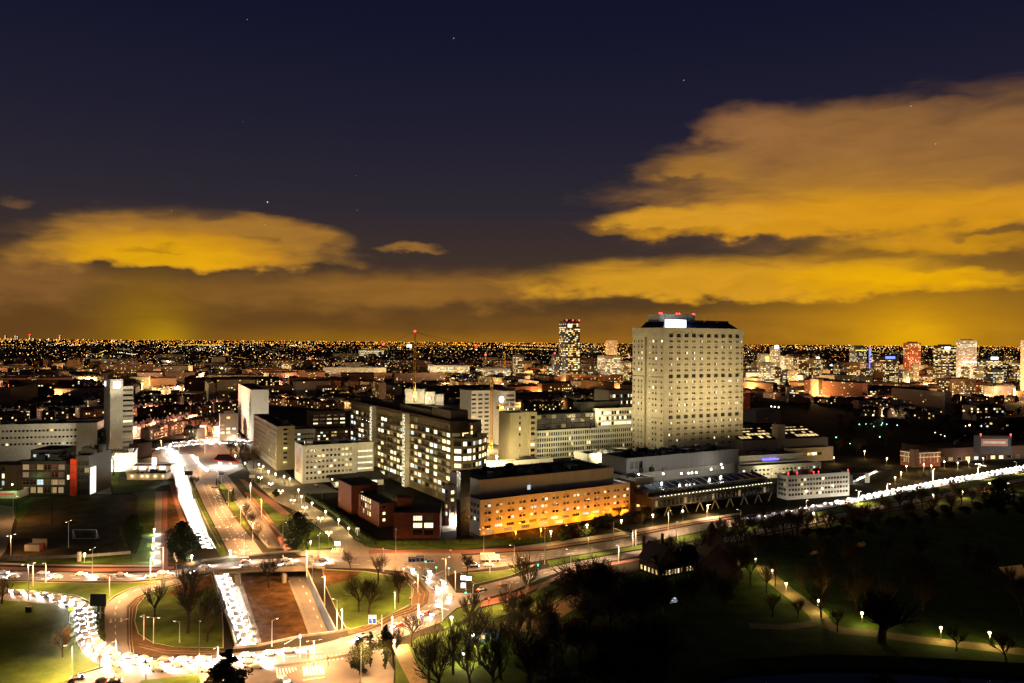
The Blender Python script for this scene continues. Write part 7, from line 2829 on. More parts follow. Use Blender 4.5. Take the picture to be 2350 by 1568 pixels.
TALL = [  # px, base v, top v, words, watts
    (212, 1316, 1260, 'by the red cycle path left of the advertising column'), (251, 1370, 1321, 'at the tip of the lawn above the dark board'), (374, 1364, 1257, 'tall at the end of the grey footpath'),
    (266, 1544, 1466, 'on the bend of the white lit ring road'), (166, 1549, 1480, 'on the lower left lawn edge'), (65, 1379, 1296, 'on the left lawn between the two roads'), (76, 1346, 1294, 'second on the left lawn between the two roads'),
    (207, 1514, 1421, 'inside the white lit bend'), (457, 1546, 1431, 'on the ring road below the left island'), (330, 1469, 1409, 'first overhead wire mast of the left island'), (352, 1477, 1419, 'second overhead wire mast of the left island'), (412, 1476, 1427, 'third overhead wire mast of the left island'),
    (704, 1324, 1261, 'on the upper bridge above the right sunken road'), (717, 1339, 1279, 'just right of the bridge lamp'), (649, 1259, 1201, 'beside the broad dark evergreen'), (732, 1276, 1227, 'at the red path end right of the dark evergreen'),
    (745, 1391, 1321, 'on the red path beside the right sunken road'), (773, 1451, 1376, 'lower on the red path beside the right sunken road'), (785, 1449, 1396, 'on the right island near the lower bridge'), (908, 1279, 1217, 'in front of the red brick building'),
    (1110, 1276, 1214, 'below the blue-black stair tower'), (906, 1399, 1355, 'on the right traffic island lawn'), (944, 1389, 1341, 'at the right rim of the right island'), (1045, 1355, 1310, 'in the junction left of the white signs'), (959, 1361, 1315, 'on the tram ring of the right island'),
    (1023, 1336, 1281, 'in the middle of the junction'), (624, 1484, 1424, 'on the lower bridge by the brown bank'), (1015, 1426, 1342, 'at the right edge of the wide lit road'), (1124, 1316, 1276, 'beside the white truck'), (828, 1566, 1476, 'beside the yellow-lit evergreen'),
    (1250, 1295, 1211, 'tall on the wide road by the orange lit wing'), (1534, 1216, 1170, 'on the wide road before the scaffolded block'), (1622, 1189, 1159, 'before the slanted concrete legs'), (1459, 1254, 1214, 'right of the matrix sign gantry'), (1552, 1236, 1200, 'on the green median before the scaffolded block'),
    (1970, 1156, 1126, 'where the white streak of cars begins'), (2141, 1109, 1076, 'by the right road below the villa'), (2036, 1129, 1110, 'left of the villa lawn'), (2332, 1086, 1061, 'at the right edge of the road'), (2245, 1096, 1072, 'by the right road below the exhibition hall'),
    (1350, 1276, 1236, 'on the median of the wide road'), (1700, 1206, 1170, 'on the median above the black barn'), (1850, 1180, 1146, 'on the median below the corner office'), (1420, 1290, 1250, 'at the park side of the wide road'), (1310, 1312, 1262, 'at the park corner beside the willows'),
    (495, 1182, 1140, 'on the slip road between the carriageways'), (524, 1162, 1126, 'second on the slip road'), (440, 1200, 1150, 'between the left sunken road and the plateau'), (425, 1150, 1105, 'beside the left sunken road near the crossing'), (552, 1204, 1160, 'in the planted median'), (580, 1244, 1200, 'second in the planted median'),
    (600, 1188, 1145, 'beside the red path of the right carriageway'), (575, 1150, 1108, 'upper beside the red path'), (500, 1120, 1085, 'at the split of the carriageways'), (455, 1085, 1048, 'near the busy crossing'), (410, 1060, 1022, 'at the busy crossing'), (470, 1040, 1005, 'at the far side of the busy crossing'),
    (370, 1045, 1010, 'left of the busy crossing'), (550, 1030, 996, 'right of the busy crossing'), (345, 1330, 1280, 'by the upper road left of the bridge'), (560, 1275, 1225, 'at the end of the slip road'), (880, 1312, 1262, 'above the right traffic island'), (1180, 1300, 1250, 'by the waiting traffic'),
    (105, 1338, 1290, 'on the lawn at the left'), (500, 1540, 1482, 'on the lower ring road by the conifer'), (720, 1530, 1470, 'by the lower crossing'), (900, 1470, 1412, 'beside the curve of red tail lights'), (1085, 1395, 1345, 'on the corner lawn below the white signs'), (1170, 1395, 1340, 'on the red path at the park corner'), (960, 1440, 1385, 'on the outer bend of the wide lit road'),
    (25, 1282, 1228, 'at the left car park'), (30, 1200, 1140, 'far end of the left car park'),
]
ONROAD = {}
for i, (px, vb, vt, words) in enumerate(TALL):
    w = 21000
    if 900 < px < 1130 and 1300 < vb < 1432:
        w = 7000
    if vb > 1200 and px > 1240:
        w = 11000
    if 360 < px < 560 and vb < 1070:
        w = 11000
    if px < 130:
        w = 8000
    if 320 < px < 415 and 1460 < vb < 1480:
        w = 1500
    lamp('tall' if i % 5 else 'tee', px, vb, vt, 'tall lamp mast %s' % words, 'tall lamp masts along the roads', PINK if px < 1240 else (1.0, .60, .32), w, rz=random.uniform(0, 6.28) if i % 3 else 0)
DOUBLE = [(597, 1119, 1095), (621, 1132, 1110), (644, 1156, 1126), (672, 1175, 1147), (699, 1190, 1164), (735, 1224, 1188), (754, 1254, 1220)]
for i, (px, vb, vt) in enumerate(DOUBLE):
    lamp('double', px, vb, vt, 'two-armed plaza lamp with warm globes, %s from the top along the frontage road' % nth(i), 'two-armed lamps along the frontage road', WARM, 5500)
GLOBES = [(747, 1190, 1174), (777, 1212, 1193), (800, 1230, 1212), (716, 1172, 1155), (692, 1158, 1140), (685, 1140, 1123), (712, 1262, 1244), (594, 1076, 1066), (604, 1082, 1070), (616, 1092, 1081), (632, 1100, 1088), (652, 1106, 1093), (665, 1112, 1098), (762, 1120, 1100), (540, 1058, 1046), (562, 1076, 1062)]
for i, (px, vb, vt) in enumerate(GLOBES):
    lamp('globe', px, vb, vt, 'single globe lamp on the plaza, %s in the chain from the brick building' % nth(i), 'single globe lamps of the plaza', YEL, 2600)
PATHL = [(354, 1228, 1219), (352, 1250, 1240), (351, 1269, 1258), (351, 1290, 1276), (440, 1291, 1276), (528, 1282, 1264)]
for i, (px, vb, vt) in enumerate(PATHL):
    lamp('globe', px, vb, vt, 'low white globe lamp, %s along the footpath by the dark evergreen' % nth(i), 'low globe lamps along the footpath', COLD, 5000)
lamp('globe', 194, 1292, 1272, 'yellow globe lamp beside the orange advertising column', 'yellow lamps', YEL, 3000)
WINGL = [(1347, 1234, 1206), (1426, 1220, 1195), (1264, 1252, 1220), (1498, 1207, 1182), (1567, 1197, 1172), (1624, 1180, 1160)]
for i, (px, vb, vt) in enumerate(WINGL):
    lamp('globe', px, vb, vt, 'warm lamp along the service road below the orange lit wing, %s from the left' % ORD[[1, 2, 0, 3, 4, 5][i]], 'warm lamps along the service road', WARM, 5200)
SODL = [(1183, 1240, 1220), (1241, 1234, 1213), (1300, 1222, 1206)]
for i, (px, vb, vt) in enumerate(SODL):
    lamp('sodium', px, vb, vt, 'orange sodium lamp close to the orange lit wing, %s from the left' % nth(i), 'sodium lamps of the orange lit wing', (1, .34, .02), 5000)
# more sodium bulkheads light the whole front from the ground
for i in range(9):
    f = (i + .5) / 9
    a, b = g(1104, 1231), g(1444, 1179)
    p = a.lerp(b, f) + Vector((2.4, -4.8, 0))
    t = thing('sodium_floodlight', tuple(p), 'low sodium floodlight aimed at the orange lit wing, %s from the left' % nth(i), 'floodlight', 'floodlights of the orange lit wing')
    mb = MB()
    mb.tube((0, 0, 0), (0, 0, 1.0), .08, .08, 5)
    mb.build('post', M_DARK, t, world=False)
    mb = MB()
    mb.box(-.3, .3, -.2, .2, 1.0, 1.4)
    mb.build('lamp_head', M_DARK, t, world=False)
    point_light(t, (0, .4, 2.2), (1.0, .26, .010), 4600 if f > .12 else 1500, .4)
PARKL = [(1772, 1336, 1310), (1804, 1365, 1340), (1877, 1406, 1377), (1978, 1436, 1406), (2159, 1471, 1440), (2271, 1483, 1451), (1734, 1306, 1283)]
for i, (px, vb, vt) in enumerate(PARKL):
    lamp('globe', px, vb, vt, 'park lantern, %s along the winding path' % nth(i), 'park lanterns along the winding path', (1.0, .74, .20), 2000)
RIGHTL = [(2137, 1085, 1069), (2167, 1075, 1059), (2198, 1078, 1062), (2223, 1073, 1057), (2256, 1068, 1052), (2068, 1098, 1084), (2054, 1110, 1096), (2035, 1068, 1052), (2271, 1126, 1110), (2209, 1144, 1129), (2142, 1152, 1136), (2314, 1126, 1110), (1867, 1196, 1177), (2080, 1086, 1070), (2120, 1082, 1066), (1984, 1054, 1036), (1914, 1064, 1050),]
for i, (px, vb, vt) in enumerate(RIGHTL):
    lamp('globe', px, vb, vt, 'warm lamp near the villa and right hand road, %s in that scatter' % nth(i), 'warm lamps around the villa', WARM, 3600)
lamp('globe', 1043, 1207, 1190, 'added lamp brightening the gap left of the blue-black stair tower', 'added yard lamps', COLD, 9000)  # added to brighten the pale annex and its yard
KIOSKL = [(905, 1492, 1472), (1036, 1440, 1418), (1085, 1482, 1458), (1064, 1522, 1500), (907, 1500, 1486)]
for i, (px, vb, vt) in enumerate(KIOSKL[:4]):
    lamp('globe', px, vb, vt, 'yellow path lamp among the lower trees, %s from the left' % nth(i), 'yellow lamps among the lower trees', YEL, 6500)
CARPL = [(217, 1100, 1077), (238, 1088, 1068), (242, 1110, 1098), (238, 1066, 1050), (291, 1092, 1057), (91, 1135, 1120), (125, 1135, 1118), (197, 1135, 1122), (225, 1052, 1042)]
for i, (px, vb, vt) in enumerate(CARPL):
    lamp('globe', px, vb, vt, 'lamp around the car park below the slim white tower, %s in that scatter' % nth(i), 'lamps around the tower car park', COLD if i > 3 else WARM, 3200)


# floodlights added to brighten the pale walls, from low roofs and kerbs
def wash(px, v, z, target, color, watts, label, spot=R(100)):
    p = g(px, v, z)
    t = thing('floodlight', tuple(p), label, 'floodlight', 'ground and roof floodlights')
    mb = MB()
    mb.tube((0, 0, -z), (0, 0, .2), .1 + z * .008, .1, 5)
    mb.build('post', M_DARK, t, world=False)
    mb = MB()
    mb.box(-.5, .5, -.3, .3, .2, .8)
    mb.build('lamp_head', M_DARK, t, world=False)
    l = point_light(t, (0, 0, 1.3), color, watts, .6, spot=spot, blend=1.0)
    d = (Vector(target) - p - Vector((0, 0, 1.3))).normalized()
    l.rotation_euler = d.to_track_quat('-Z', 'Y').to_euler()


cT = Vector(fpT[0])
uT = (fpT[1] - fpT[0]).normalized()
nT = Vector((uT.y, -uT.x, 0))
TWC = (1.0, .78, .40)  # tower floodlights are added; city glow lights this face
for i, f in enumerate((.08, .36, .64, .92)):
    b = fpT[0].lerp(fpT[1], f) + nT * 60
    p = b
    t = thing('floodlight', (p.x, p.y, 19.9), 'added roof floodlight aimed at the hospital tower front, %s from the left' % nth(i), 'floodlight', 'added floodlights of the hospital tower')
    mb = MB()
    mb.box(-.6, .6, -.3, .3, 0, .9)
    mb.build('lamp_head', M_DARK, t, world=False)
    l = point_light(t, (0, 0, 1.5), TWC, 128000, 1.0, spot=R(110), blend=1.0)
    tg = fpT[0].lerp(fpT[1], f) + Vector((0, 0, 78))
    l.rotation_euler = (tg - p - Vector((0, 0, 21))).to_track_quat('-Z', 'Y').to_euler()
ulT = (fpT[3] - fpT[0]).normalized()
nL = Vector((-ulT.y, ulT.x, 0))
for i, f in enumerate((.3, .8)):
    p = fpT[0].lerp(fpT[3], f) + nL * 52
    t = thing('floodlight', (p.x, p.y, 25.4), 'added roof floodlight aimed at the narrow side of the hospital tower, %s of two' % nth(i), 'floodlight', 'added floodlights of the hospital tower')
    mb = MB()
    mb.box(-.6, .6, -.3, .3, -.6, .4)
    mb.build('lamp_head', M_DARK, t, world=False)
    l = point_light(t, (0, 0, 1.0), TWC, 90000, 1.0, spot=R(110), blend=1.0)
    tg = fpT[0].lerp(fpT[3], f) + Vector((0, 0, 72))
    l.rotation_euler = (tg - p - Vector((0, 0, 26))).to_track_quat('-Z', 'Y').to_euler()


def at3(px, v, d, z=None):
    return Vector((xat(px, v, d), d, zat(px, v, d)))


CW, WW = (1.0, .82, .46), (1.0, .87, .62)
for a in ((262, 1080, 3, at3(264, 960, 640), WW, 300000, 'added kerb floodlight washing the slim white tower'), (240, 1088, 3, at3(245, 950, 645), WW, 22000, 'added kerb floodlight on the left side of the slim white tower'),
          (275, 1062, 14, at3(274, 900, 640), WW, 160000, 'added podium floodlight washing the slim white tower'),
          (40, 1085, 22, at3(40, 1000, 632), CW, 46000, 'added roof floodlight washing the long white block, left one'), (120, 1082, 28, at3(130, 1000, 640), CW, 46000, 'added roof floodlight washing the long white block, middle one'), (200, 1075, 20, at3(190, 1000, 645), CW, 36000, 'added roof floodlight washing the long white block, right one'),
          (602, 1028, 3, at3(598, 950, 775), WW, 75000, 'added plaza floodlight washing the broad side of the white slab tower'), (552, 1030, 3, at3(562, 950, 780), (1, .82, .72), 42000, 'added street floodlight washing the narrow side of the white slab tower'),
          (655, 1100, 4, at3(655, 1030, 605), CW, 16000, 'added plaza floodlight washing the beige end wall'), (600, 1080, 4, at3(610, 1010, 640), CW, 14000, 'added plaza floodlight washing the long side of the balcony office'),
          (740, 1135, 4, at3(740, 1060, 550), (1, .80, .46), 20000, 'added plaza floodlight washing the white poster block, left one'), (800, 1132, 4, at3(800, 1060, 560), (1, .80, .42), 18000, 'added plaza floodlight washing the white poster block, right one'), (678, 1128, 4, at3(684, 1070, 550), (1, .75, .62), 5000, 'added plaza floodlight on the poster'),
          (838, 1106, 13, at3(840, 1050, 570), (1, .95, .75), 15000, 'added pavilion roof floodlight washing the porthole wing'),
          (1270, 1048, 15, at3(1280, 1010, 680), (1, .90, .52), 120000, 'added low roof floodlight washing the grid front, left one'), (1390, 1042, 15, at3(1390, 1000, 700), (1, .90, .52), 130000, 'added low roof floodlight washing the grid front, right one'), (1222, 1066, 14, at3(1222, 1000, 655), (1, .85, .42), 42000, 'added low roof floodlight washing the beige shaft'),
          (1115, 1040, 3, at3(1110, 960, 765), (1, .78, .50), 150000, 'added site floodlight washing the banded hospital block'), (1165, 1040, 3, at3(1168, 960, 750), (1, .82, .55), 70000, 'added site floodlight washing the narrow window block'), (1192, 1068, 6, at3(1195, 1010, 655), (1, .80, .42), 60000, 'added site floodlight washing the blank beige slab'),
          (900, 1142, 4, at3(880, 1040, 575), (1, .78, .36), 50000, 'added yard floodlight washing the dark office front, left one'), (985, 1168, 4, at3(985, 1060, 510), (1, .78, .36), 30000, 'added yard floodlight washing the dark office front, right one'),
          (1770, 1078, 10, at3(1780, 1030, 650), (1, .86, .52), 40000, 'added roof floodlight washing the sawtooth hall'), (1780, 1108, 4, at3(1780, 1075, 560), (1, .85, .55), 13000, 'added yard floodlight washing the white window row block'),
          (1750, 965, 3, at3(1745, 950, 1080), (1, .40, .03), 30000, 'sodium floodlight on the amber hall'), (1714, 950, 3, at3(1714, 915, 1170), (1, .40, .03), 40000, 'sodium floodlight on the amber drum'),
          (2096, 852.5, 34, at3(2093, 825, 1980), (1, .30, .12), 300000, 'red light mast at the foot of the red lit tower'), (2217, 852, 32, at3(2217, 815, 2060), (1, .66, .5), 90000, 'light mast at the foot of the pink topped tower'),
          (1985, 843, 36, at3(1975, 820, 2400), (1, .8, .5), 260000, 'added uplight mast below the blue glass tower'), (2165, 850, 34, at3(2165, 820, 2100), (1, .75, .4), 160000, 'added uplight mast below the black glass tower'), (1830, 853, 30, at3(1825, 835, 1960), (1, .75, .35), 300000, 'added uplight mast below the yellow window flats'),  # masts added as uplight, standing in for city glow on skyline walls
          (1770, 853, 30, at3(1765, 835, 2000), (1, .75, .35), 200000, 'added uplight mast below the yellow panel tower'), (1310, 846, 30, at3(1310, 800, 1900), (1, .6, .4), 160000, 'added uplight mast at the foot of the tallest dark tower'), (1400, 848, 30, at3(1400, 835, 1850), (1, .8, .55), 420000, 'added uplight mast before the sparkling office'),
          (2280, 852, 32, at3(2280, 830, 2050), (1, .75, .4), 160000, 'added uplight mast below the bright banded office'), (1890, 886, 16, at3(1890, 890, 1480), (1, .8, .5), 60000, 'added uplight mast before the beige band office'), (800, 838, 20, at3(810, 850, 2150), (.9, .8, 1.0), 300000, 'added uplight mast before the grey-lilac gallery flat'), (1040, 842, 20, at3(1040, 850, 2150), (1, .8, .4), 420000, 'added uplight mast before the station building'),
          (1807, 929, 3, at3(1807, 900, 1250), (1, .62, .5), 22000, 'floodlight at the foot of the church tower')):
    wash(*a)

# ------------------------------------------------------------------ vehicles
CAR_COL = {'white': pbsdf('car_white', (.72, .72, .70), .3, .03, .5, spec=.5), 'silver': pbsdf('car_silver', (.52, .52, .52), .3, .05, .5, metal=.4), 'grey': pbsdf('car_grey', (.22, .22, .23), .3, .05, .5, metal=.3),
           'black': pbsdf('car_black', (.015, .015, .017), .25, .2, .5, spec=.6), 'red': pbsdf('car_red', (.35, .02, .02), .3, .1, .5)}
M_TYRE = pbsdf('tyre_rubber', (.02, .02, .02), .9, .2, 2)
CARP = {}


def car_parts(col, kind='hatch'):
    """a car about the origin, nose towards -y: body, glasshouse, wheels, lamps"""
    key = (col, kind)
    if key in CARP:
        return CARP[key]
    W_ = 1.78 if kind != 'van' else 1.95
    prof = {'hatch': [(-2.1, .30), (-2.12, .62), (-1.95, .80), (-.95, .95), (1.55, 1.0), (2.0, .92), (2.1, .55), (2.05, .30)],
            'van': [(-2.4, .30), (-2.45, .80), (-2.2, 1.05), (-1.7, 1.18), (2.4, 1.2), (2.45, .4), (2.4, .30)]}[kind]
    mb = MB()
    n = len(prof)
    for s0, s1, k0, k1 in ((-1, 1, 1, 1),):
        a = [(-W_ / 2, y, z) for y, z in prof]
        b = [(W_ / 2, y, z) for y, z in prof]
        for i in range(n):
            j = (i + 1) % n
            mb.poly([a[i], a[j], b[j], b[i]])
        mb.poly(a[::-1])
        mb.poly(b)
    gh = {'hatch': [(-.95, .94), (-.25, 1.42), (1.2, 1.44), (1.85, .98)], 'van': [(-1.75, 1.15), (-1.1, 1.95), (2.3, 2.0), (2.42, 1.18)]}[kind]
    w0, w1 = W_ / 2 - .04, W_ / 2 - .22
    a = [(-(w0 if i in (0, 3) else w1), y, z) for i, (y, z) in enumerate(gh)]
    b = [((w0 if i in (0, 3) else w1), y, z) for i, (y, z) in enumerate(gh)]
    mb.k = 1
    mb.poly([a[0], a[1], b[1], b[0]])
    mb.poly([a[2], a[3], b[3], b[2]])
    mb.k = 1 if kind == 'hatch' else 0
    mb.poly(a[::-1])
    mb.poly(b)
    mb.k = 0
    mb.poly([a[1], a[2], b[2], b[1]])
    mb.k = 2
    for x in (-1, 1):
        for y in (-1.32, 1.32):
            mb.tube((x * (W_ / 2 - .2), y, .31), (x * (W_ / 2 + .02), y, .31), .31, .31, 10, True)
    body = mb.mesh('car', [CAR_COL[col], pbsdf('car_glass_glare', (.60, .60, .58), .2, .1, 1, spec=.5), M_TYRE])  # pale glass colour stands in for lamp glare on windscreens
    h = MB()
    yf = -2.13 if kind == 'hatch' else -2.47
    h.box(-.30, .30, yf, yf + .12, -.14, .14)
    hm = h.mesh('headlight', E_HEAD)
    t = MB()
    t.box(-.2, .2, -yf - .1, -yf + .02, -.12, .12)
    tm = t.mesh('taillight', E_TAIL)
    CARP[key] = (body, hm, tm, W_)
    return CARP[key]


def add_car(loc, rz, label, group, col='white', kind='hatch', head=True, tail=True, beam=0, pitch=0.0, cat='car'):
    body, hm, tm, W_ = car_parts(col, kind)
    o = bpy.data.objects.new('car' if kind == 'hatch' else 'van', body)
    COL.objects.link(o)
    o.location = loc
    o.rotation_euler = (pitch, 0, rz)
    tag(o, ' '.join(label.split()[:16]), cat, group)
    for s in (-1, 1):
        if head:
            c = bpy.data.objects.new('headlight', hm)
            COL.objects.link(c)
            c.parent = o
            c.location = (s * (W_ / 2 - .3), 0, .66)
        if tail:
            c = bpy.data.objects.new('taillight', tm)
            COL.objects.link(c)
            c.parent = o
            c.location = (s * (W_ / 2 - .25), 0, .78)
    if beam:
        bl_ = point_light(o, (0, -2.3, .95), (1.0, .92, .80), beam, .25, spot=R(125), rot=(R(65), 0, R(180)), blend=.8)
        bl_.scale = (.6, 1, 1)
    return o


def queue(pts, gap, lab, group, toward=True, head=True, tail=True, beam=30000, off=0.0, cols=('white', 'white', 'silver', 'white', 'silver'), jitter=.8, z0=.06):
    """cars nose to tail along survey points; toward=True: driving from the last point to the first"""
    ws = [g(p[0], p[1], (p[2] if len(p) > 2 else 0) + z0) for p in pts]
    segs = [(ws[i], ws[i + 1], (ws[i + 1] - ws[i]).length) for i in range(len(ws) - 1)]
    tot = sum(s[2] for s in segs)
    s = gap * .5
    n = 0
    while s < tot - gap * .3:
        r = s
        for a, b, L in segs:
            if r <= L:
                break
            r -= L
        d = (b - a).normalized()
        p = a.lerp(b, r / L) + Vector((-d.y, d.x, 0)).normalized() * off
        dr = -d if toward else d
        rz = math.atan2(dr.x, -dr.y)
        pitch = math.atan2(-dr.z, math.hypot(dr.x, dr.y))
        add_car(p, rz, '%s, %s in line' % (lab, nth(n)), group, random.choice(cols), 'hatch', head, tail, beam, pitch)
        n += 1
        s += gap + random.uniform(-jitter, jitter)
    return n


random.seed(71)
BEAM = 45000
lane = lambda f, rows: [(xl + (xr - xl) * f, v, z) for xl, xr, v, z in rows[:-1]]
queue(lane(.40, ROAD_W), 7.8, 'car in the left lane of the sunken carriageway left of the brown bank', 'cars on the sunken left carriageway', False, True, False, BEAM)
queue(lane(.78, ROAD_W), 7.8, 'car in the right lane of the sunken carriageway left of the brown bank', 'cars on the sunken left carriageway', False, True, False, BEAM)
RING = [(0, 1358), (75, 1365), (150, 1375), (186, 1388), (206, 1408), (208, 1440), (222, 1474), (262, 1502), (340, 1518), (475, 1516), (600, 1505), (720, 1490)]
queue(RING, 6.2, 'car on the inner lane of the lower ring road', 'cars on the lower ring road', False, True, False, BEAM)
queue([(120, 1377), (165, 1390), (186, 1414), (190, 1444), (204, 1478), (244, 1508), (330, 1528), (470, 1529), (600, 1520)], 7.0, 'car on the middle lane of the lower ring road', 'cars on the lower ring road', False, True, False, BEAM)
queue([(230, 1520), (330, 1541), (470, 1541), (590, 1534), (640, 1550), (670, 1580)], 15, 'car on the outer lane turning off the lower ring road', 'cars on the lower ring road', False, True, True, 9000)
queue([(1690, 1196), (1762, 1185), (1975, 1142)], 13, 'car at the thin start of the white streak on the right hand road', 'cars on the right hand road', False, True, False, 30000)
queue([(1975, 1142), (2137, 1110), (2360, 1070)], 7.6, 'car in the white streak of traffic on the right hand road', 'cars on the right hand road', False, True, False, BEAM)
queue([(1900, 1161), (1975, 1147), (2137, 1115.5), (2360, 1076)], 11, 'car in the second lane of the right hand road', 'cars on the right hand road', False, True, False, BEAM)
queue([(x, t + (b - t) * .30) for x, t, b in R1], 17, 'car crossing the upper bridge towards the right', 'cars on the upper bridge road', False, True, True, 8000)
queue([(x, t + (b - t) * .72) for x, t, b in R1], 19, 'car crossing the upper bridge towards the left', 'cars on the upper bridge road', True, True, True, 8000)
queue([(925, 1298), (980, 1330), (1015, 1366), (1000, 1396), (950, 1422), (880, 1450), (800, 1475), (730, 1492)], 15, 'car with red tail lights on the wide curved road', 'cars on the wide curved road', False, True, True, 3500, cols=('grey', 'black', 'red'))
queue([(960, 1300), (1010, 1330), (1035, 1368), (1020, 1402), (960, 1430)], 19, 'car on the outer lane of the wide curved road', 'cars on the wide curved road', False, True, True, 3500, cols=('grey', 'silver'))
queue([(346, 1034), (392, 1026), (440, 1021), (500, 1018), (560, 1020)], 8, 'car in the dazzling crossing, front row', 'cars in the busy crossing', False, True, True, BEAM)
queue([(392, 1018), (450, 1012), (520, 1010), (580, 1014)], 9, 'car in the dazzling crossing, back row', 'cars in the busy crossing', True, True, True, BEAM)
queue([(396, 1060), (392, 1042), (388, 1030), (392, 1018)], 9, 'car leaving the dazzling crossing towards the sunken road', 'cars in the busy crossing', True, True, False, BEAM)
queue([(440, 1046), (452, 1062), (480, 1088)], 9, 'car entering from the right carriageway near the crossing', 'cars in the busy crossing', True, True, False, BEAM)
queue([(2012, 1083), (1980, 1098), (1958, 1108), (1925, 1104), (1890, 1100)], 8, 'car curving out below the entrance canopy', 'cars below the entrance canopy', True, True, False, 14000)
queue([(2238, 1066), (2262, 1072), (2280, 1075)], 8, 'car leaving the exhibition hall drive', 'cars on the exhibition hall drive', True, True, False, 14000)
queue([(1175, 1338), (1130, 1352), (1085, 1362)], 11, 'car on the lower branch at the park corner', 'cars at the park corner', True, False, True, 0, cols=('grey', 'black'))
# waiting traffic, named in the picture
p = g(1080, 1297, .06)
add_car(p, R(95), 'black van waiting in front of the junction with its lamps on', 'waiting vehicles', 'black', 'van', cat='van')
add_car(g(1088, 1302, .06), R(95), 'black car waiting just below the black van', 'waiting vehicles', 'black')
add_car(g(1120, 1300, .06), R(95), 'white car waiting behind the black car', 'waiting vehicles', 'white')
for i, (px, v, c, rz) in enumerate(((176, 1561, 'black', -60), (238, 1563, 'grey', -70), (262, 1568, 'black', -70))):
    add_car(g(px, v, .06), R(rz + 180), '%s car with red tail lights queuing at the bottom left edge' % (c if i else 'nearest glossy black'), 'queuing cars at the bottom left', c)
for i, (px, v) in enumerate(((219, 1071), (219, 1081), (219, 1090), (219, 1106), (220, 1117), (238, 1075), (238, 1084), (239, 1092), (240, 1104), (241, 1114))):
    add_car(g(px, v, .05), R(90), 'parked car below the slim white tower, %s from top, %s row' % (nth(i % 5), 'left' if i < 5 else 'right'), 'parked cars in the tower lot', random.choice(('silver', 'black', 'grey', 'white')), head=False, tail=False)
add_car(g(334, 1069, .05), R(60), 'yellow-white van by the bright shop front', 'vans', 'white', 'van', head=False, tail=False, cat='van')
add_car(g(611, 1121, .05), R(80), 'white van parked beside the plaza lamps', 'vans', 'white', 'van', head=False, tail=False, cat='van')
for i, (px, v) in enumerate(((2320, 1136), (2332, 1137), (2344, 1139), (2306, 1128), (2312, 1112))):
    add_car(g(px, v, .05), R(20), 'parked car at the right edge of the park, %s in its cluster' % nth(i), 'parked cars at the right edge', 'silver', head=False, tail=False)
add_car(g(726, 1117, .05), R(40), 'dark car parked on the plaza beside the pavilion', 'plaza cars', 'black', head=False)
# white truck with leaf print
p = g(1128, 1288, .06)
tk = thing('truck', tuple(p), 'white box truck with coloured leaf print waiting beyond the junction', 'truck', rz=R(98))
mb = MB()
mb.box(-1.2, 1.2, -1.6, 5.0, .9, 3.6)
mb.build('cargo_box', CAR_COL['white'], tk, world=False)
mb = MB()
mb.box(-1.1, 1.1, -3.5, -1.75, .5, 2.7)
mb.build('cab', CAR_COL['white'], tk, world=False)
mb = MB()
mb.box(-1.0, 1.0, -3.54, -3.505, 1.5, 2.5)
mb.build('windscreen', M_GLASS, tk, world=False)
LEAFC = [pbsdf('leaf_print_%s' % n, c, .6, .05, 1) for n, c in (('green', (.15, .4, .05)), ('violet', (.25, .1, .4)), ('orange', (.7, .3, .03)))]
for i in range(6):
    mb = MB()
    y, z = -1 + (i % 3) * 2.0 + (i // 3) * .8, 1.5 + (i // 3) * 1.1
    mb.poly([(-1.22, y, z - .25), (-1.22, y + .55, z + .1), (-1.22, y + .75, z + .6), (-1.22, y + .15, z + .3)])
    mb.build('leaf_print', LEAFC[i % 3], tk, world=False)
for x in (-1, 1):
    for y in (-2.7, 2.2, 4.0):
        mb = MB()
        mb.tube((x * .9, y, .48), (x * 1.18, y, .48), .48, .48, 10, True)
        mb.build('wheel', M_TYRE, tk, world=False)
    mb = MB()
    mb.box(x * .8 - .2, x * .8 + .2, -3.58, -3.51, .75, 1.0)
    mb.build('headlight', E_HEAD, tk, world=False)

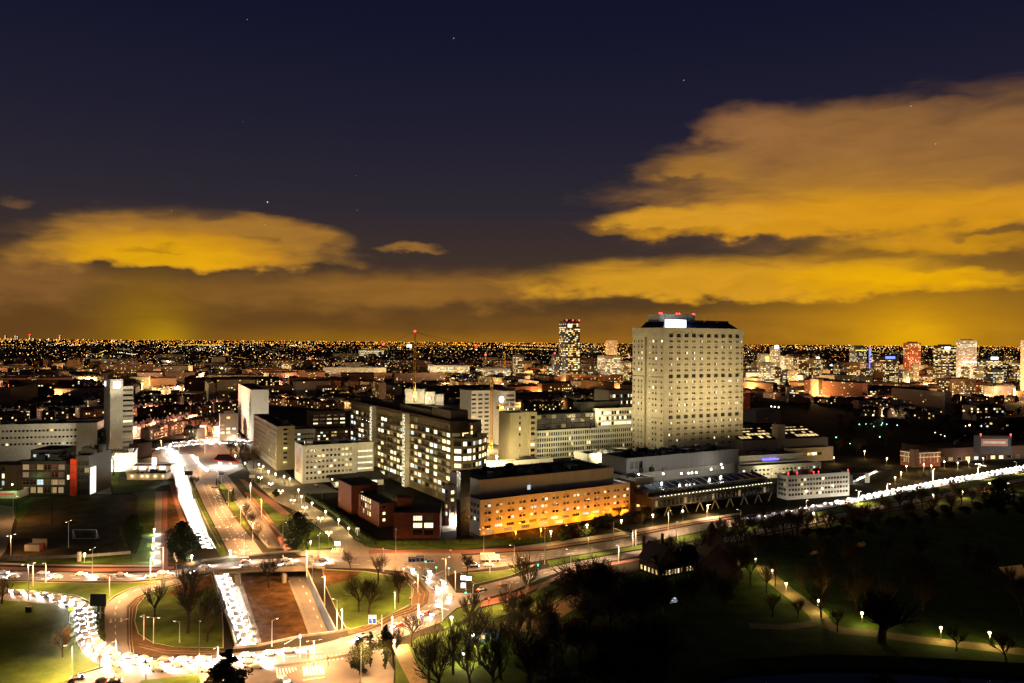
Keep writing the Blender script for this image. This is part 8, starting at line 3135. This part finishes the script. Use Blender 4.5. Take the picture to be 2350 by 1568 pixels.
# ------------------------------------------------------------------ signs, signals, site furniture
def sign(name, label, px, vb, boxes, mat, pole=True, depth=.15, cat='sign', back=None, text=None, face=0.0):
    """panels given in survey pixels (x0,x1,v0,v1) standing at the distance of their foot"""
    b = g(px, vb)
    t = thing(name, tuple(b), label, cat)
    D = b.y
    top = 0
    for i, (x0, x1, v0, v1) in enumerate(boxes):
        xa, xb = xat(x0, v0, D) - b.x, xat(x1, v0, D) - b.x
        za, zb = zat(x0, v1, D), zat(x0, v0, D)
        top = max(top, zb)
        mb = MB()
        mb.box(xa, xb, -depth, 0, za, zb)
        pn = mb.build('panel', mat, t, world=False)
        if text:
            mb = MB()
            w_ = xb - xa
            mb.box(xa + w_ * .08, xb - w_ * .08, -depth - .03, -depth - .006, za + (zb - za) * .60, zb - (zb - za) * .10)
            mb.build('legend_plate', M_SIGNW, pn, world=False)
            mb = MB()
            xm = (xa + xb) / 2
            mb.box(xm - .09, xm + .09, -depth - .03, -depth - .006, za + (zb - za) * .1, za + (zb - za) * .48)
            if i < 2:
                mb.box(xm - .5, xm - .1, -depth - .03, -depth - .006, za + (zb - za) * .40, za + (zb - za) * .48)
            mb.build('arrow', M_SIGNW, pn, world=False)
            mb = MB()
            e = .12
            for q in ((xa, xb, zb - e, zb), (xa, xb, za, za + e), (xa, xa + e, za + e, zb - e), (xb - e, xb, za + e, zb - e)):
                mb.box(q[0], q[1], -depth - .025, -depth - .004, q[2], q[3])
            mb.build('border', M_SIGNW, pn, world=False)
    if pole:
        mb = MB()
        mb.tube((0, .12, 0), (0, .12, top), .14, .11, 6)
        mb.build('pole', M_POLE, t, world=False)
    return t


random.seed(5)
s = sign('direction_gantry', 'blue direction sign gantry with three panels over the junction', 927, 1310, [(937, 954, 1278, 1290), (955, 974, 1275, 1289.5), (979, 996, 1282, 1291)], M_SIGNB, text=2)
mb = MB()
b = root_loc(s)
D = b.y
mb.tube((0, .12, zat(930, 1291, D) - .1), (xat(998, 1292, D) - b.x, .12, zat(998, 1292, D)), .12, .12, 5)
mb.build('beam', M_POLE, s, world=False)
sign('parking_sign', 'small blue sign on the hedge corner below the brick building', 820, 1229, [(816, 825, 1211, 1221)], M_SIGNB, text=2)
sign('lightbox_sign', 'glowing white box sign at the zebra crossing of the frontage road', 780, 1268, [(768, 781, 1243, 1252)], E_WSIGN)
sign('direction_sign', 'blue direction sign beside the right carriageway near the petrol station', 508, 1108, [(502, 514, 1083, 1091)], M_SIGNB, text=2)
sign('direction_sign', 'blue and white direction sign at the split of the slip road', 493, 1142, [(485, 501, 1116, 1121)], M_SIGNB, text=1)
sign('notice_board', 'white notice panel on the path beside the petrol station', 578, 1108, [(572, 585, 1090, 1097)], M_SIGNW)
sign('direction_board', 'large dark back of a direction board beside the white lit bend', 229, 1428, [(207.5, 244, 1363, 1391)], M_DARK)
sign('direction_board', 'dark back of a direction board at the left sunken road', 434, 1122, [(424, 442, 1081, 1091)], pbsdf('sign_back_brown', (.10, .05, .035), .7, .2, 1))
sign('white_direction_signs', 'cluster of three glowing white direction boxes on one mast at the junction', 1069, 1361, [(1057.5, 1069, 1321, 1331), (1070.5, 1082, 1323, 1332), (1058, 1068, 1338, 1349)], E_WSIGN)
s = sign('arm_sign', 'blue direction sign on a slanting arm at the lower ring road', 876, 1446, [(846, 864, 1411, 1432)], M_SIGNB, text=3)
mb = MB()
b = root_loc(s)
mb.tube((0, .1, zat(876, 1432, b.y)), (xat(862, 1424, b.y) - b.x, .1, zat(862, 1424, b.y)), .1, .08, 5)
mb.build('arm', M_POLE, s, world=False)
s = sign('matrix_gantry', 'lane signal gantry with dark panels across the wide road', 1408, 1240, [(1410 + i * 8.6, 1418 + i * 8.6, 1199 + i * 4.4, 1211 + i * 4.4) for i in range(5)], M_DARK)
b = root_loc(s)
mb = MB()
q = g(1452, 1254)
mb.tube((0, 0, 6.0), (q.x - b.x, q.y - b.y, 6.0), .25, .25, 5)
mb.build('beam', M_POLE, s, world=False)
mb = MB()
mb.tube((q.x - b.x, q.y - b.y, 0), (q.x - b.x, q.y - b.y, 8), .22, .18, 6)
mb.build('post', M_POLE, s, world=False)
# posters on the field fence
for i in range(4):
    p = g(20 + i * 12, 1289)
    t = thing('poster_board', tuple(p), 'small poster board on the field fence, %s from the left' % nth(i), 'poster', 'poster boards on the field fence')
    mb = MB()
    mb.box(-1.0, 1.0, -.06, 0, .5, 2.6)
    mb.build('print', pbsdf('poster_print_%d' % i, [(.75, .66, .62), (.8, .7, .66), (.7, .62, .64), (.8, .68, .6)][i], .7, .35, 1.6), t, world=False)
    mb = MB()
    for x in (-1.03, 1.03):
        mb.box(x - .03, x + .03, -.05, 0, 0, 2.65)
    mb.build('frame', M_POLE, t, world=False)
fe = thing('field_fence', tuple(g(60, 1286)), 'long low grey fence along the lower edge of the waste field', 'fence')
pts = [g(0, 1290), (g(93, 1284)), g(200, 1280), g(300, 1272)]
for i in range(3):
    d = pts[i + 1] - pts[i]
    n = int(d.length / 4)
    for k in range(n):
        a = pts[i].lerp(pts[i + 1], k / n)
        c = pts[i].lerp(pts[i + 1], (k + .5) / n)
        mb = MB()
        mb.obox((c.x, c.y), (d.normalized().x, d.normalized().y), d.length / n - .15, .08, .1, 1.5)
        mb.build('panel', M_GREYP, fe)
        mb = MB()
        mb.box(a.x - .06, a.x + .06, a.y - .06, a.y + .06, 0, 1.7)
        mb.build('post', M_POLE, fe)
# goal cage, dugout, field lamp, column
b = g(194, 1237)
t = thing('goal_cage', tuple(b), 'tall white framed goal cage standing on the dark waste field', 'goal')
D = b.y
xa, xb, zt = xat(167, 1237, D) - b.x, xat(221, 1237, D) - b.x, zat(194, 1216, D)
for a, c in (((xa, 0, 0), (xa, 0, zt)), ((xb, 0, 0), (xb, 0, zt)), ((xa, 0, zt), (xb, 0, zt)), ((xa, 0, .1), (xb, 0, .1)), ((xa, 2, 0), (xa, 0, zt)), ((xb, 2, 0), (xb, 0, zt))):
    mb = MB()
    mb.tube(a, c, .09, .09, 5)
    mb.build('bar', M_SIGNW, t, world=False)
mb = MB()
for k in range(19):
    x = xa + (xb - xa) * k / 18
    mb.tube((x, .1, 0), (x, .1, zt), .012, .012, 3)
for k in range(6):
    mb.tube((xa, .1, zt * k / 6), (xb, .1, zt * k / 6), .012, .012, 3)
mb.build('net', M_METAL, t, world=False, kind='stuff')
b = g(72, 1266)
t = thing('dugout_shelter', tuple(b), 'small two-step shelter with red ends on the dark waste field', 'shelter')
D = b.y
xa, xb = xat(56, 1265, D) - b.x, xat(90, 1265, D) - b.x
for nm, q, m in (('front_panel', (xa, xb, 0, .15, 0, 3.0), M_GREYP), ('roof', (xa, xb, .15, 4.0, 2.9, 3.05), M_METAL), ('back_panel', (xa + 1.2, xb + 1.2, 4, 4.15, 0, 5.0), M_GREYP), ('end_panel', (xa - .1, xa - .01, 0, 4, 0, 3.2), M_REDP), ('end_panel', (xb + .01, xb + .1, 0, 4, 0, 3.2), M_REDP)):
    mb = MB()
    mb.box(*q)
    mb.build(nm, m, t, world=False)
lamp('tee', 157, 1257, 1196, 'thin unlit T-shaped lamp mast on the waste field', 'field masts', PINK, 10, light=False)
b = g(182, 1290)
t = thing('advertising_column', tuple(b), 'glowing orange advertising column on the lawn edge below the waste field', 'advertising column')
mb = MB()
mb.tube((0, 0, .4), (0, 0, 4.6), .85, .85, 12, True)
mb.build('print_drum', emit('column_print', (1.0, .42, .16), .55, noise=.8), t, world=False)
mb = MB()
mb.tube((0, 0, 0), (0, 0, .38), .95, .95, 12, True)
mb.tube((0, 0, 4.62), (0, 0, 4.9), 1.0, .8, 12, True)
mb.build('base_and_cap', M_DARK, t, world=False)
b = g(405, 1322)
t = thing('tilted_sign', tuple(b), 'white tilted lattice signal board on a dark mast left of the bridge', 'sign')
mb = MB()
mb.tube((0, 0, 0), (0, 0, 7.2), .2, .14, 6)
mb.build('pole', M_DARK, t, world=False)
for k in range(3):
    mb = MB()
    mb.obox((-.9 + k * .5, -.2), (.8, .2), .7, .12, 6.6 + 1.1 - k * .8, 9.2 + 0.6 - k * 1.4)
    mb.build('panel', M_SIGNW, t, world=False)
b = g(157, 1426)
t = thing('metro_sign', tuple(b), 'round glowing stop sign above a yellow panel on a mast by the bend', 'sign')
mb = MB()
mb.tube((0, 0, 0), (0, 0, 6.6), .12, .1, 6)
mb.build('pole', M_POLE, t, world=False)
mb = MB()
mb.tube((1.0, -.25, 6.3), (1.0, .0, 6.3), 1.1, 1.1, 14, True)
mb.build('disc', E_WSIGN, t, world=False)
mb = MB()
mb.box(.0, 2.0, -.2, 0, 3.6, 5.1)
mb.build('panel', emit('yellow_panel', (.85, .9, .12), 1.0), t, world=False)
b = g(66, 1406)
t = thing('switch_box', tuple(b), 'black electrical switch box on the lower left lawn', 'box')
for nm, q, m in (('cabinet', (-1, 1, -.5, .5, .15, 2.1), M_DARK), ('plinth', (-1.05, 1.05, -.55, .55, 0, .14), M_CONC), ('lid', (-1.06, 1.06, -.56, .56, 2.11, 2.2), M_DARK)):
    mb = MB()
    mb.box(*q)
    mb.build(nm, m, t, world=False)
b = g(1116, 1472)
t = thing('blue_kiosk', tuple(b), 'small blue kiosk with pale roof among the lower trees', 'kiosk')
t.rotation_euler = (0, 0, R(20))
for nm, q, m in (('wall', (-4.4, 4.4, 0, 3, 0, 2.6), pbsdf('kiosk_blue', (.02, .10, .32), .6, .15, .6)), ('roof', (-4.6, 4.6, -.2, 3.2, 2.61, 2.8), M_METAL), ('shutter', (-3.4, -.6, -.05, -.01, .9, 2.2), M_GREYP), ('door', (1.4, 2.5, -.05, -.01, .05, 2.1), M_SIGNW)):
    mb = MB()
    mb.box(*q)
    mb.build(nm, m, t, world=False)
# traffic signals
SIG = [(1001, 1319, 1300, 'g', 'in the junction by the blue gantry'), (1030, 1322, 1302, 'g', 'right of the junction signal mast'), (1069, 1380, 1358, 'g', 'below the white direction boxes'), (927, 1322, 1303, 'g', 'at the blue gantry foot'), (977, 1302, 1287, 'g', 'behind the blue gantry'),
       (942, 1392, 1374, 'r', 'on the right rim of the right island'), (1122, 1396, 1375, 'r', 'on the corner lawn'), (1034, 1288, 1265, 'r', 'beyond the junction'), (184, 1492, 1468, 'r', 'at the white lit bend'), (229, 1532, 1505, 'r', 'below the white lit bend'), (1235, 1322, 1296, 'g', 'at the park corner, very bright'),
       (1194, 1334, 1311, 'r', 'beside the waiting queue'), (707, 1514, 1497, 'r', 'at the lower crossing'), (753, 1528, 1511, 'r', 'by the give-way triangles'), (689, 1512, 1460, 'w', 'mast with slanting arm on the lower bridge'), (335, 1562, 1518, 'n', 'with bent arm below the ring road')]
for i, (px, vb, vt, k, words) in enumerate(SIG):
    b = g(px, vb, .1)
    h = max(3.2, zat(px, vt, b.y) + .5)
    t = thing('traffic_light', tuple(b), ' '.join(('traffic light %s' % words).split()[:16]), 'traffic light', 'traffic lights of the junction')
    mb = MB()
    mb.tube((0, 0, 0), (0, 0, h), .1, .08, 6)
    mb.build('pole', M_DARK if k in 'rn' else M_POLE, t, world=False)
    mb = MB()
    mb.box(-.22, .22, -.3, -.05, h - 1.1, h)
    hd = mb.build('signal_head', M_DARK, t, world=False)
    for j, z in enumerate((h - .2, h - .55, h - .9)):
        mb = MB()
        on_ = (k == 'r' and j == 0) or (k == 'g' and j == 2) or k == 'w'
        mb.tube((0, -.36, z), (0, -.3, z), .34 if on_ else .13, .34 if on_ else .13, 8, True)
        mb.build('lens', {'r': E_SIGRED, 'g': E_GREEN, 'w': E_WSIGN}.get(k, M_GLASS) if on_ else M_GLASS, hd, world=False)
    if k in 'wn':
        mb = MB()
        mb.tube((0, 0, h - .3), (-5.0, 0, h - 3.2 if k == 'w' else h + 1.6), .1, .08, 5)
        mb.build('arm', M_POLE, t, world=False)
    if px == 1235:
        point_light(t, (0, -1, h - .5), (.1, 1, .6), 500, .2)

# ------------------------------------------------------------------ tower cranes
def lattice(mb, a, b, w, n, up=None, r=.12):
    r *= 1.5
    a, b = Vector(a), Vector(b)
    d = (b - a).normalized()
    s = (d.cross(Vector((0, 0, 1))) if abs(d.z) < .9 else Vector((1, 0, 0))).normalized()
    t = d.cross(s)
    cs = [(s * i + t * j) * w / 2 for i, j in ((-1, -1), (1, -1), (1, 1), (-1, 1))]
    for c in cs:
        mb.tube(a + c, b + c, r, r, 4)
    for k in range(n):
        p, q = a.lerp(b, k / n), a.lerp(b, (k + 1) / n)
        for i in range(4):
            j = (i + 1) % 4
            mb.tube(p + cs[i], q + cs[j], r * .6, r * .6, 3)


def crane(label, px, vb, vtop, D, jib, w=2.2, lit=None, lamp_top=True):
    x = xat(px, vb, D)
    z1 = zat(px, vtop, D)
    t = thing('tower_crane', (x, D, 0), label, 'crane')
    zj = zat(px, jib[4], D)
    mb = MB()
    lattice(mb, (0, 0, 0), (0, 0, zj), w, int(zj / w / 1.3), r=.16)
    mb.build('mast', M_CRANE, t, world=False)
    mb = MB()
    lattice(mb, (0, 0, zj), (0, 0, z1), w * .6, 6, r=.14)
    mb.build('mast_head', M_CRANE, t, world=False)
    ang = R(jib[2])
    f = Vector((math.cos(ang), math.sin(ang), 0))
    L1, L2 = jib[0], jib[1]
    mb = MB()
    lattice(mb, f * 1.0 + Vector((0, 0, zj)), f * L1 + Vector((0, 0, zj + jib[3])), 1.6, int(L1 / 2.5), r=.11)
    mb.build('jib', M_CRANE, t, world=False)
    mb = MB()
    lattice(mb, f * -1.0 + Vector((0, 0, zj)), f * -L2 + Vector((0, 0, zj)), 1.6, int(L2 / 2.5), r=.11)
    mb.build('counter_jib', M_CRANE, t, world=False)
    mb = MB()
    mb.obox((-f.x * (L2 - 2), -f.y * (L2 - 2)), (f.x, f.y), 3, 1.6, zj - 3, zj - .3)
    mb.build('counterweight', M_CONC, t, world=False)
    mb = MB()
    mb.obox((f.y * 1.8, -f.x * 1.8), (f.x, f.y), 2.2, 1.6, zj - 2.6, zj - .3)
    mb.build('cab', M_SIGNW, t, world=False)
    for e in (f * (L1 * .62) + Vector((0, 0, zj + jib[3] * .62 + .8)), f * (L1 * .95) + Vector((0, 0, zj + jib[3] * .95 + .8)), f * -(L2 * .9) + Vector((0, 0, zj + .8))):
        mb = MB()
        mb.tube((0, 0, z1), e, .13, .13, 3)
        mb.build('stay', M_DARK, t, world=False)
    for q in [(0, 0, z1 + .8)] * lamp_top + ([tuple(f * L1 + Vector((0, 0, zj + jib[3] + 1.5))), tuple(f * -L2 + Vector((0, 0, zj + 1.5)))] if lit != 'none' else []):
        mb = MB()
        mb.ball(q, D / 1800 * 2.5, 6)
        mb.build('warning_light', E_REDL, t, world=False)
    return t


c = crane('tallest yellow tower crane with red lamps rising above the dark office slab', 951, 925, 762, 860, (68, 34, 14, -1.0, 793))
mb = MB()
z = zat(940, 793, 860)
mb.box(-8.6, -3.4, -1.6, -1.4, z - 1.8, z + 1.2)
mb.build('company_panel', emit('crane_panel', (.85, 1.0, .75), 3.5), c, world=False)
for dz in (22, 26, 30):
    point_light(c, (2.5, -4, zat(951, 925 - dz + 6, 860)), (1, .75, .3), 9000, .5)
c = crane('yellow tower crane in the glowing building pit, its mast dim', 1127, 1047, 852, 690, (38, 14, 170, 0, 880), lit='none', lamp_top=False)
c = crane('yellow tower crane with brightly lit mast right of the dim one', 1150, 1048, 918, 680, (20, 8, 60, 0, 930), lit='none', lamp_top=False)
for z in (20, 32, 42):
    point_light(c, (-2, -3.4, z), (1, .72, .25), 5200, .4)
mb = MB()
mb.ball((0, -2.5, 50), 2.0, 8, 1.3)
mb.build('work_lamp', E_LAMPW, c, world=False)
crane('distant small yellow crane over the station building', 1114, 866, 815, 1900, (30, 10, 20, 0, 822), 3, 'none', True)
crane('distant lit yellow crane at the right end of the station building', 1158, 866, 806, 1900, (24, 10, 150, 0, 812), 3, 'none', False)
# glowing building pit with white boxes and light mast
for i, (px, v, z, wt, c_) in enumerate(((952, 912, 12, 60000, (1, .84, .45)), (985, 916, 12, 52000, (1, .88, .62)), (1005, 918, 8, 40000, (1, .9, .7)), (1108, 1048, 9, 60000, (1, .74, .36)), (1140, 1052, 8, 80000, (1, .80, .42)), (1098, 1012, 9, 90000, (1, .68, .34)))):
    p = g(px, v, z)
    t = thing('site_light', (p.x, p.y, 0), 'light mast of the building site, %s from the left' % ORD[[0, 1, 2, 4, 5, 3][i]], 'light mast', 'light masts of the building sites')
    mb = MB()
    mb.tube((0, 0, 0), (0, 0, z + 1), .2, .15, 5)
    mb.build('pole', M_DARK, t, world=False)
    mb = MB()
    mb.ball((0, -.2, z + 1.4), .9, 8)
    mb.build('lamp_head', E_LAMPW, t, world=False)
    point_light(t, (0, -1.6, z + .2), c_, wt, .5)
for i, (x0, x1, vt, vb) in enumerate(((930, 975, 893, 926), (976, 998, 900, 928), (999, 1018, 905, 930))):
    a = g(x0, vb)
    b = g(x1, vb)
    zt = zat(x0, vt, a.y)
    t = thing('site_building', tuple(a), 'glowing white half-built block at the foot of the tall crane, %s from the left' % nth(i), 'building', 'half-built blocks at the crane')
    mb = MB()
    mb.box(a.x, b.x, a.y, a.y + 22, 0, zt)
    mb.build('wall', M_WHITE, t)
    mb = MB()
    mb.box(a.x - .4, b.x + .4, a.y - .4, a.y + 22.4, zt + .01, zt + .5)
    mb.build('roof_edge', M_CONC, t)
    for k in range(3):
        mb = MB()
        xx = a.x + (b.x - a.x) * (.15 + .3 * k)
        mb.box(xx, xx + (b.x - a.x) * .18, a.y - .06, a.y - .01, zt * .35, zt * .8)
        mb.build('opening', emit('site_opening', (1, .62, .35), .9), t)

# drifting steam above the tower roof
sm = MB()
c0 = root_loc(tower) + uT * 62 + ulT * 20
rn = random.Random(2)
prev = None
for k in range(9):
    f = k / 8
    cc = Vector((c0.x + 34 * f ** 1.2, c0.y, zT + 8 + 26 * f))
    r_ = 1.2 + 5.0 * f
    ring = [(cc.x + math.cos(a) * r_ * rn.uniform(.8, 1.2), cc.y + math.sin(a) * r_, cc.z + math.sin(a * 2) * r_ * .3) for a in [2 * math.pi * i / 8 for i in range(8)]]
    b_ = len(sm.v)
    sm.v += ring
    if prev is not None:
        for i in range(8):
            j = (i + 1) % 8
            sm.f.append((prev + i, prev + j, b_ + j, b_ + i)); sm.mi.append(0)
    else:
        sm.f.append(tuple(range(b_, b_ + 8))[::-1]); sm.mi.append(0)
    prev = b_
sm.f.append(tuple(range(prev, prev + 8))); sm.mi.append(0)
m = bpy.data.materials.new('steam')
m.use_nodes = True
t_ = m.node_tree
t_.nodes.remove(t_.nodes['Principled BSDF'])
pv = t_.nodes.new('ShaderNodeVolumePrincipled')
pv.inputs['Color'].default_value = (.85, .8, .8, 1)
nn_ = NB(t_)
tcc = t_.nodes.new('ShaderNodeTexCoord')
nn_.put(pv.inputs['Density'], nn_.m('MULTIPLY', nn_.sstep(nn_.noise(tcc.outputs['Object'], .16, 3, .6), .45, .75), .05))
t_.links.new(pv.outputs[0], t_.nodes['Material Output'].inputs['Volume'])
so = sm.build('steam', m)
tag(so, 'thin pale steam drifting off the hospital tower roof', 'steam', kind='stuff')
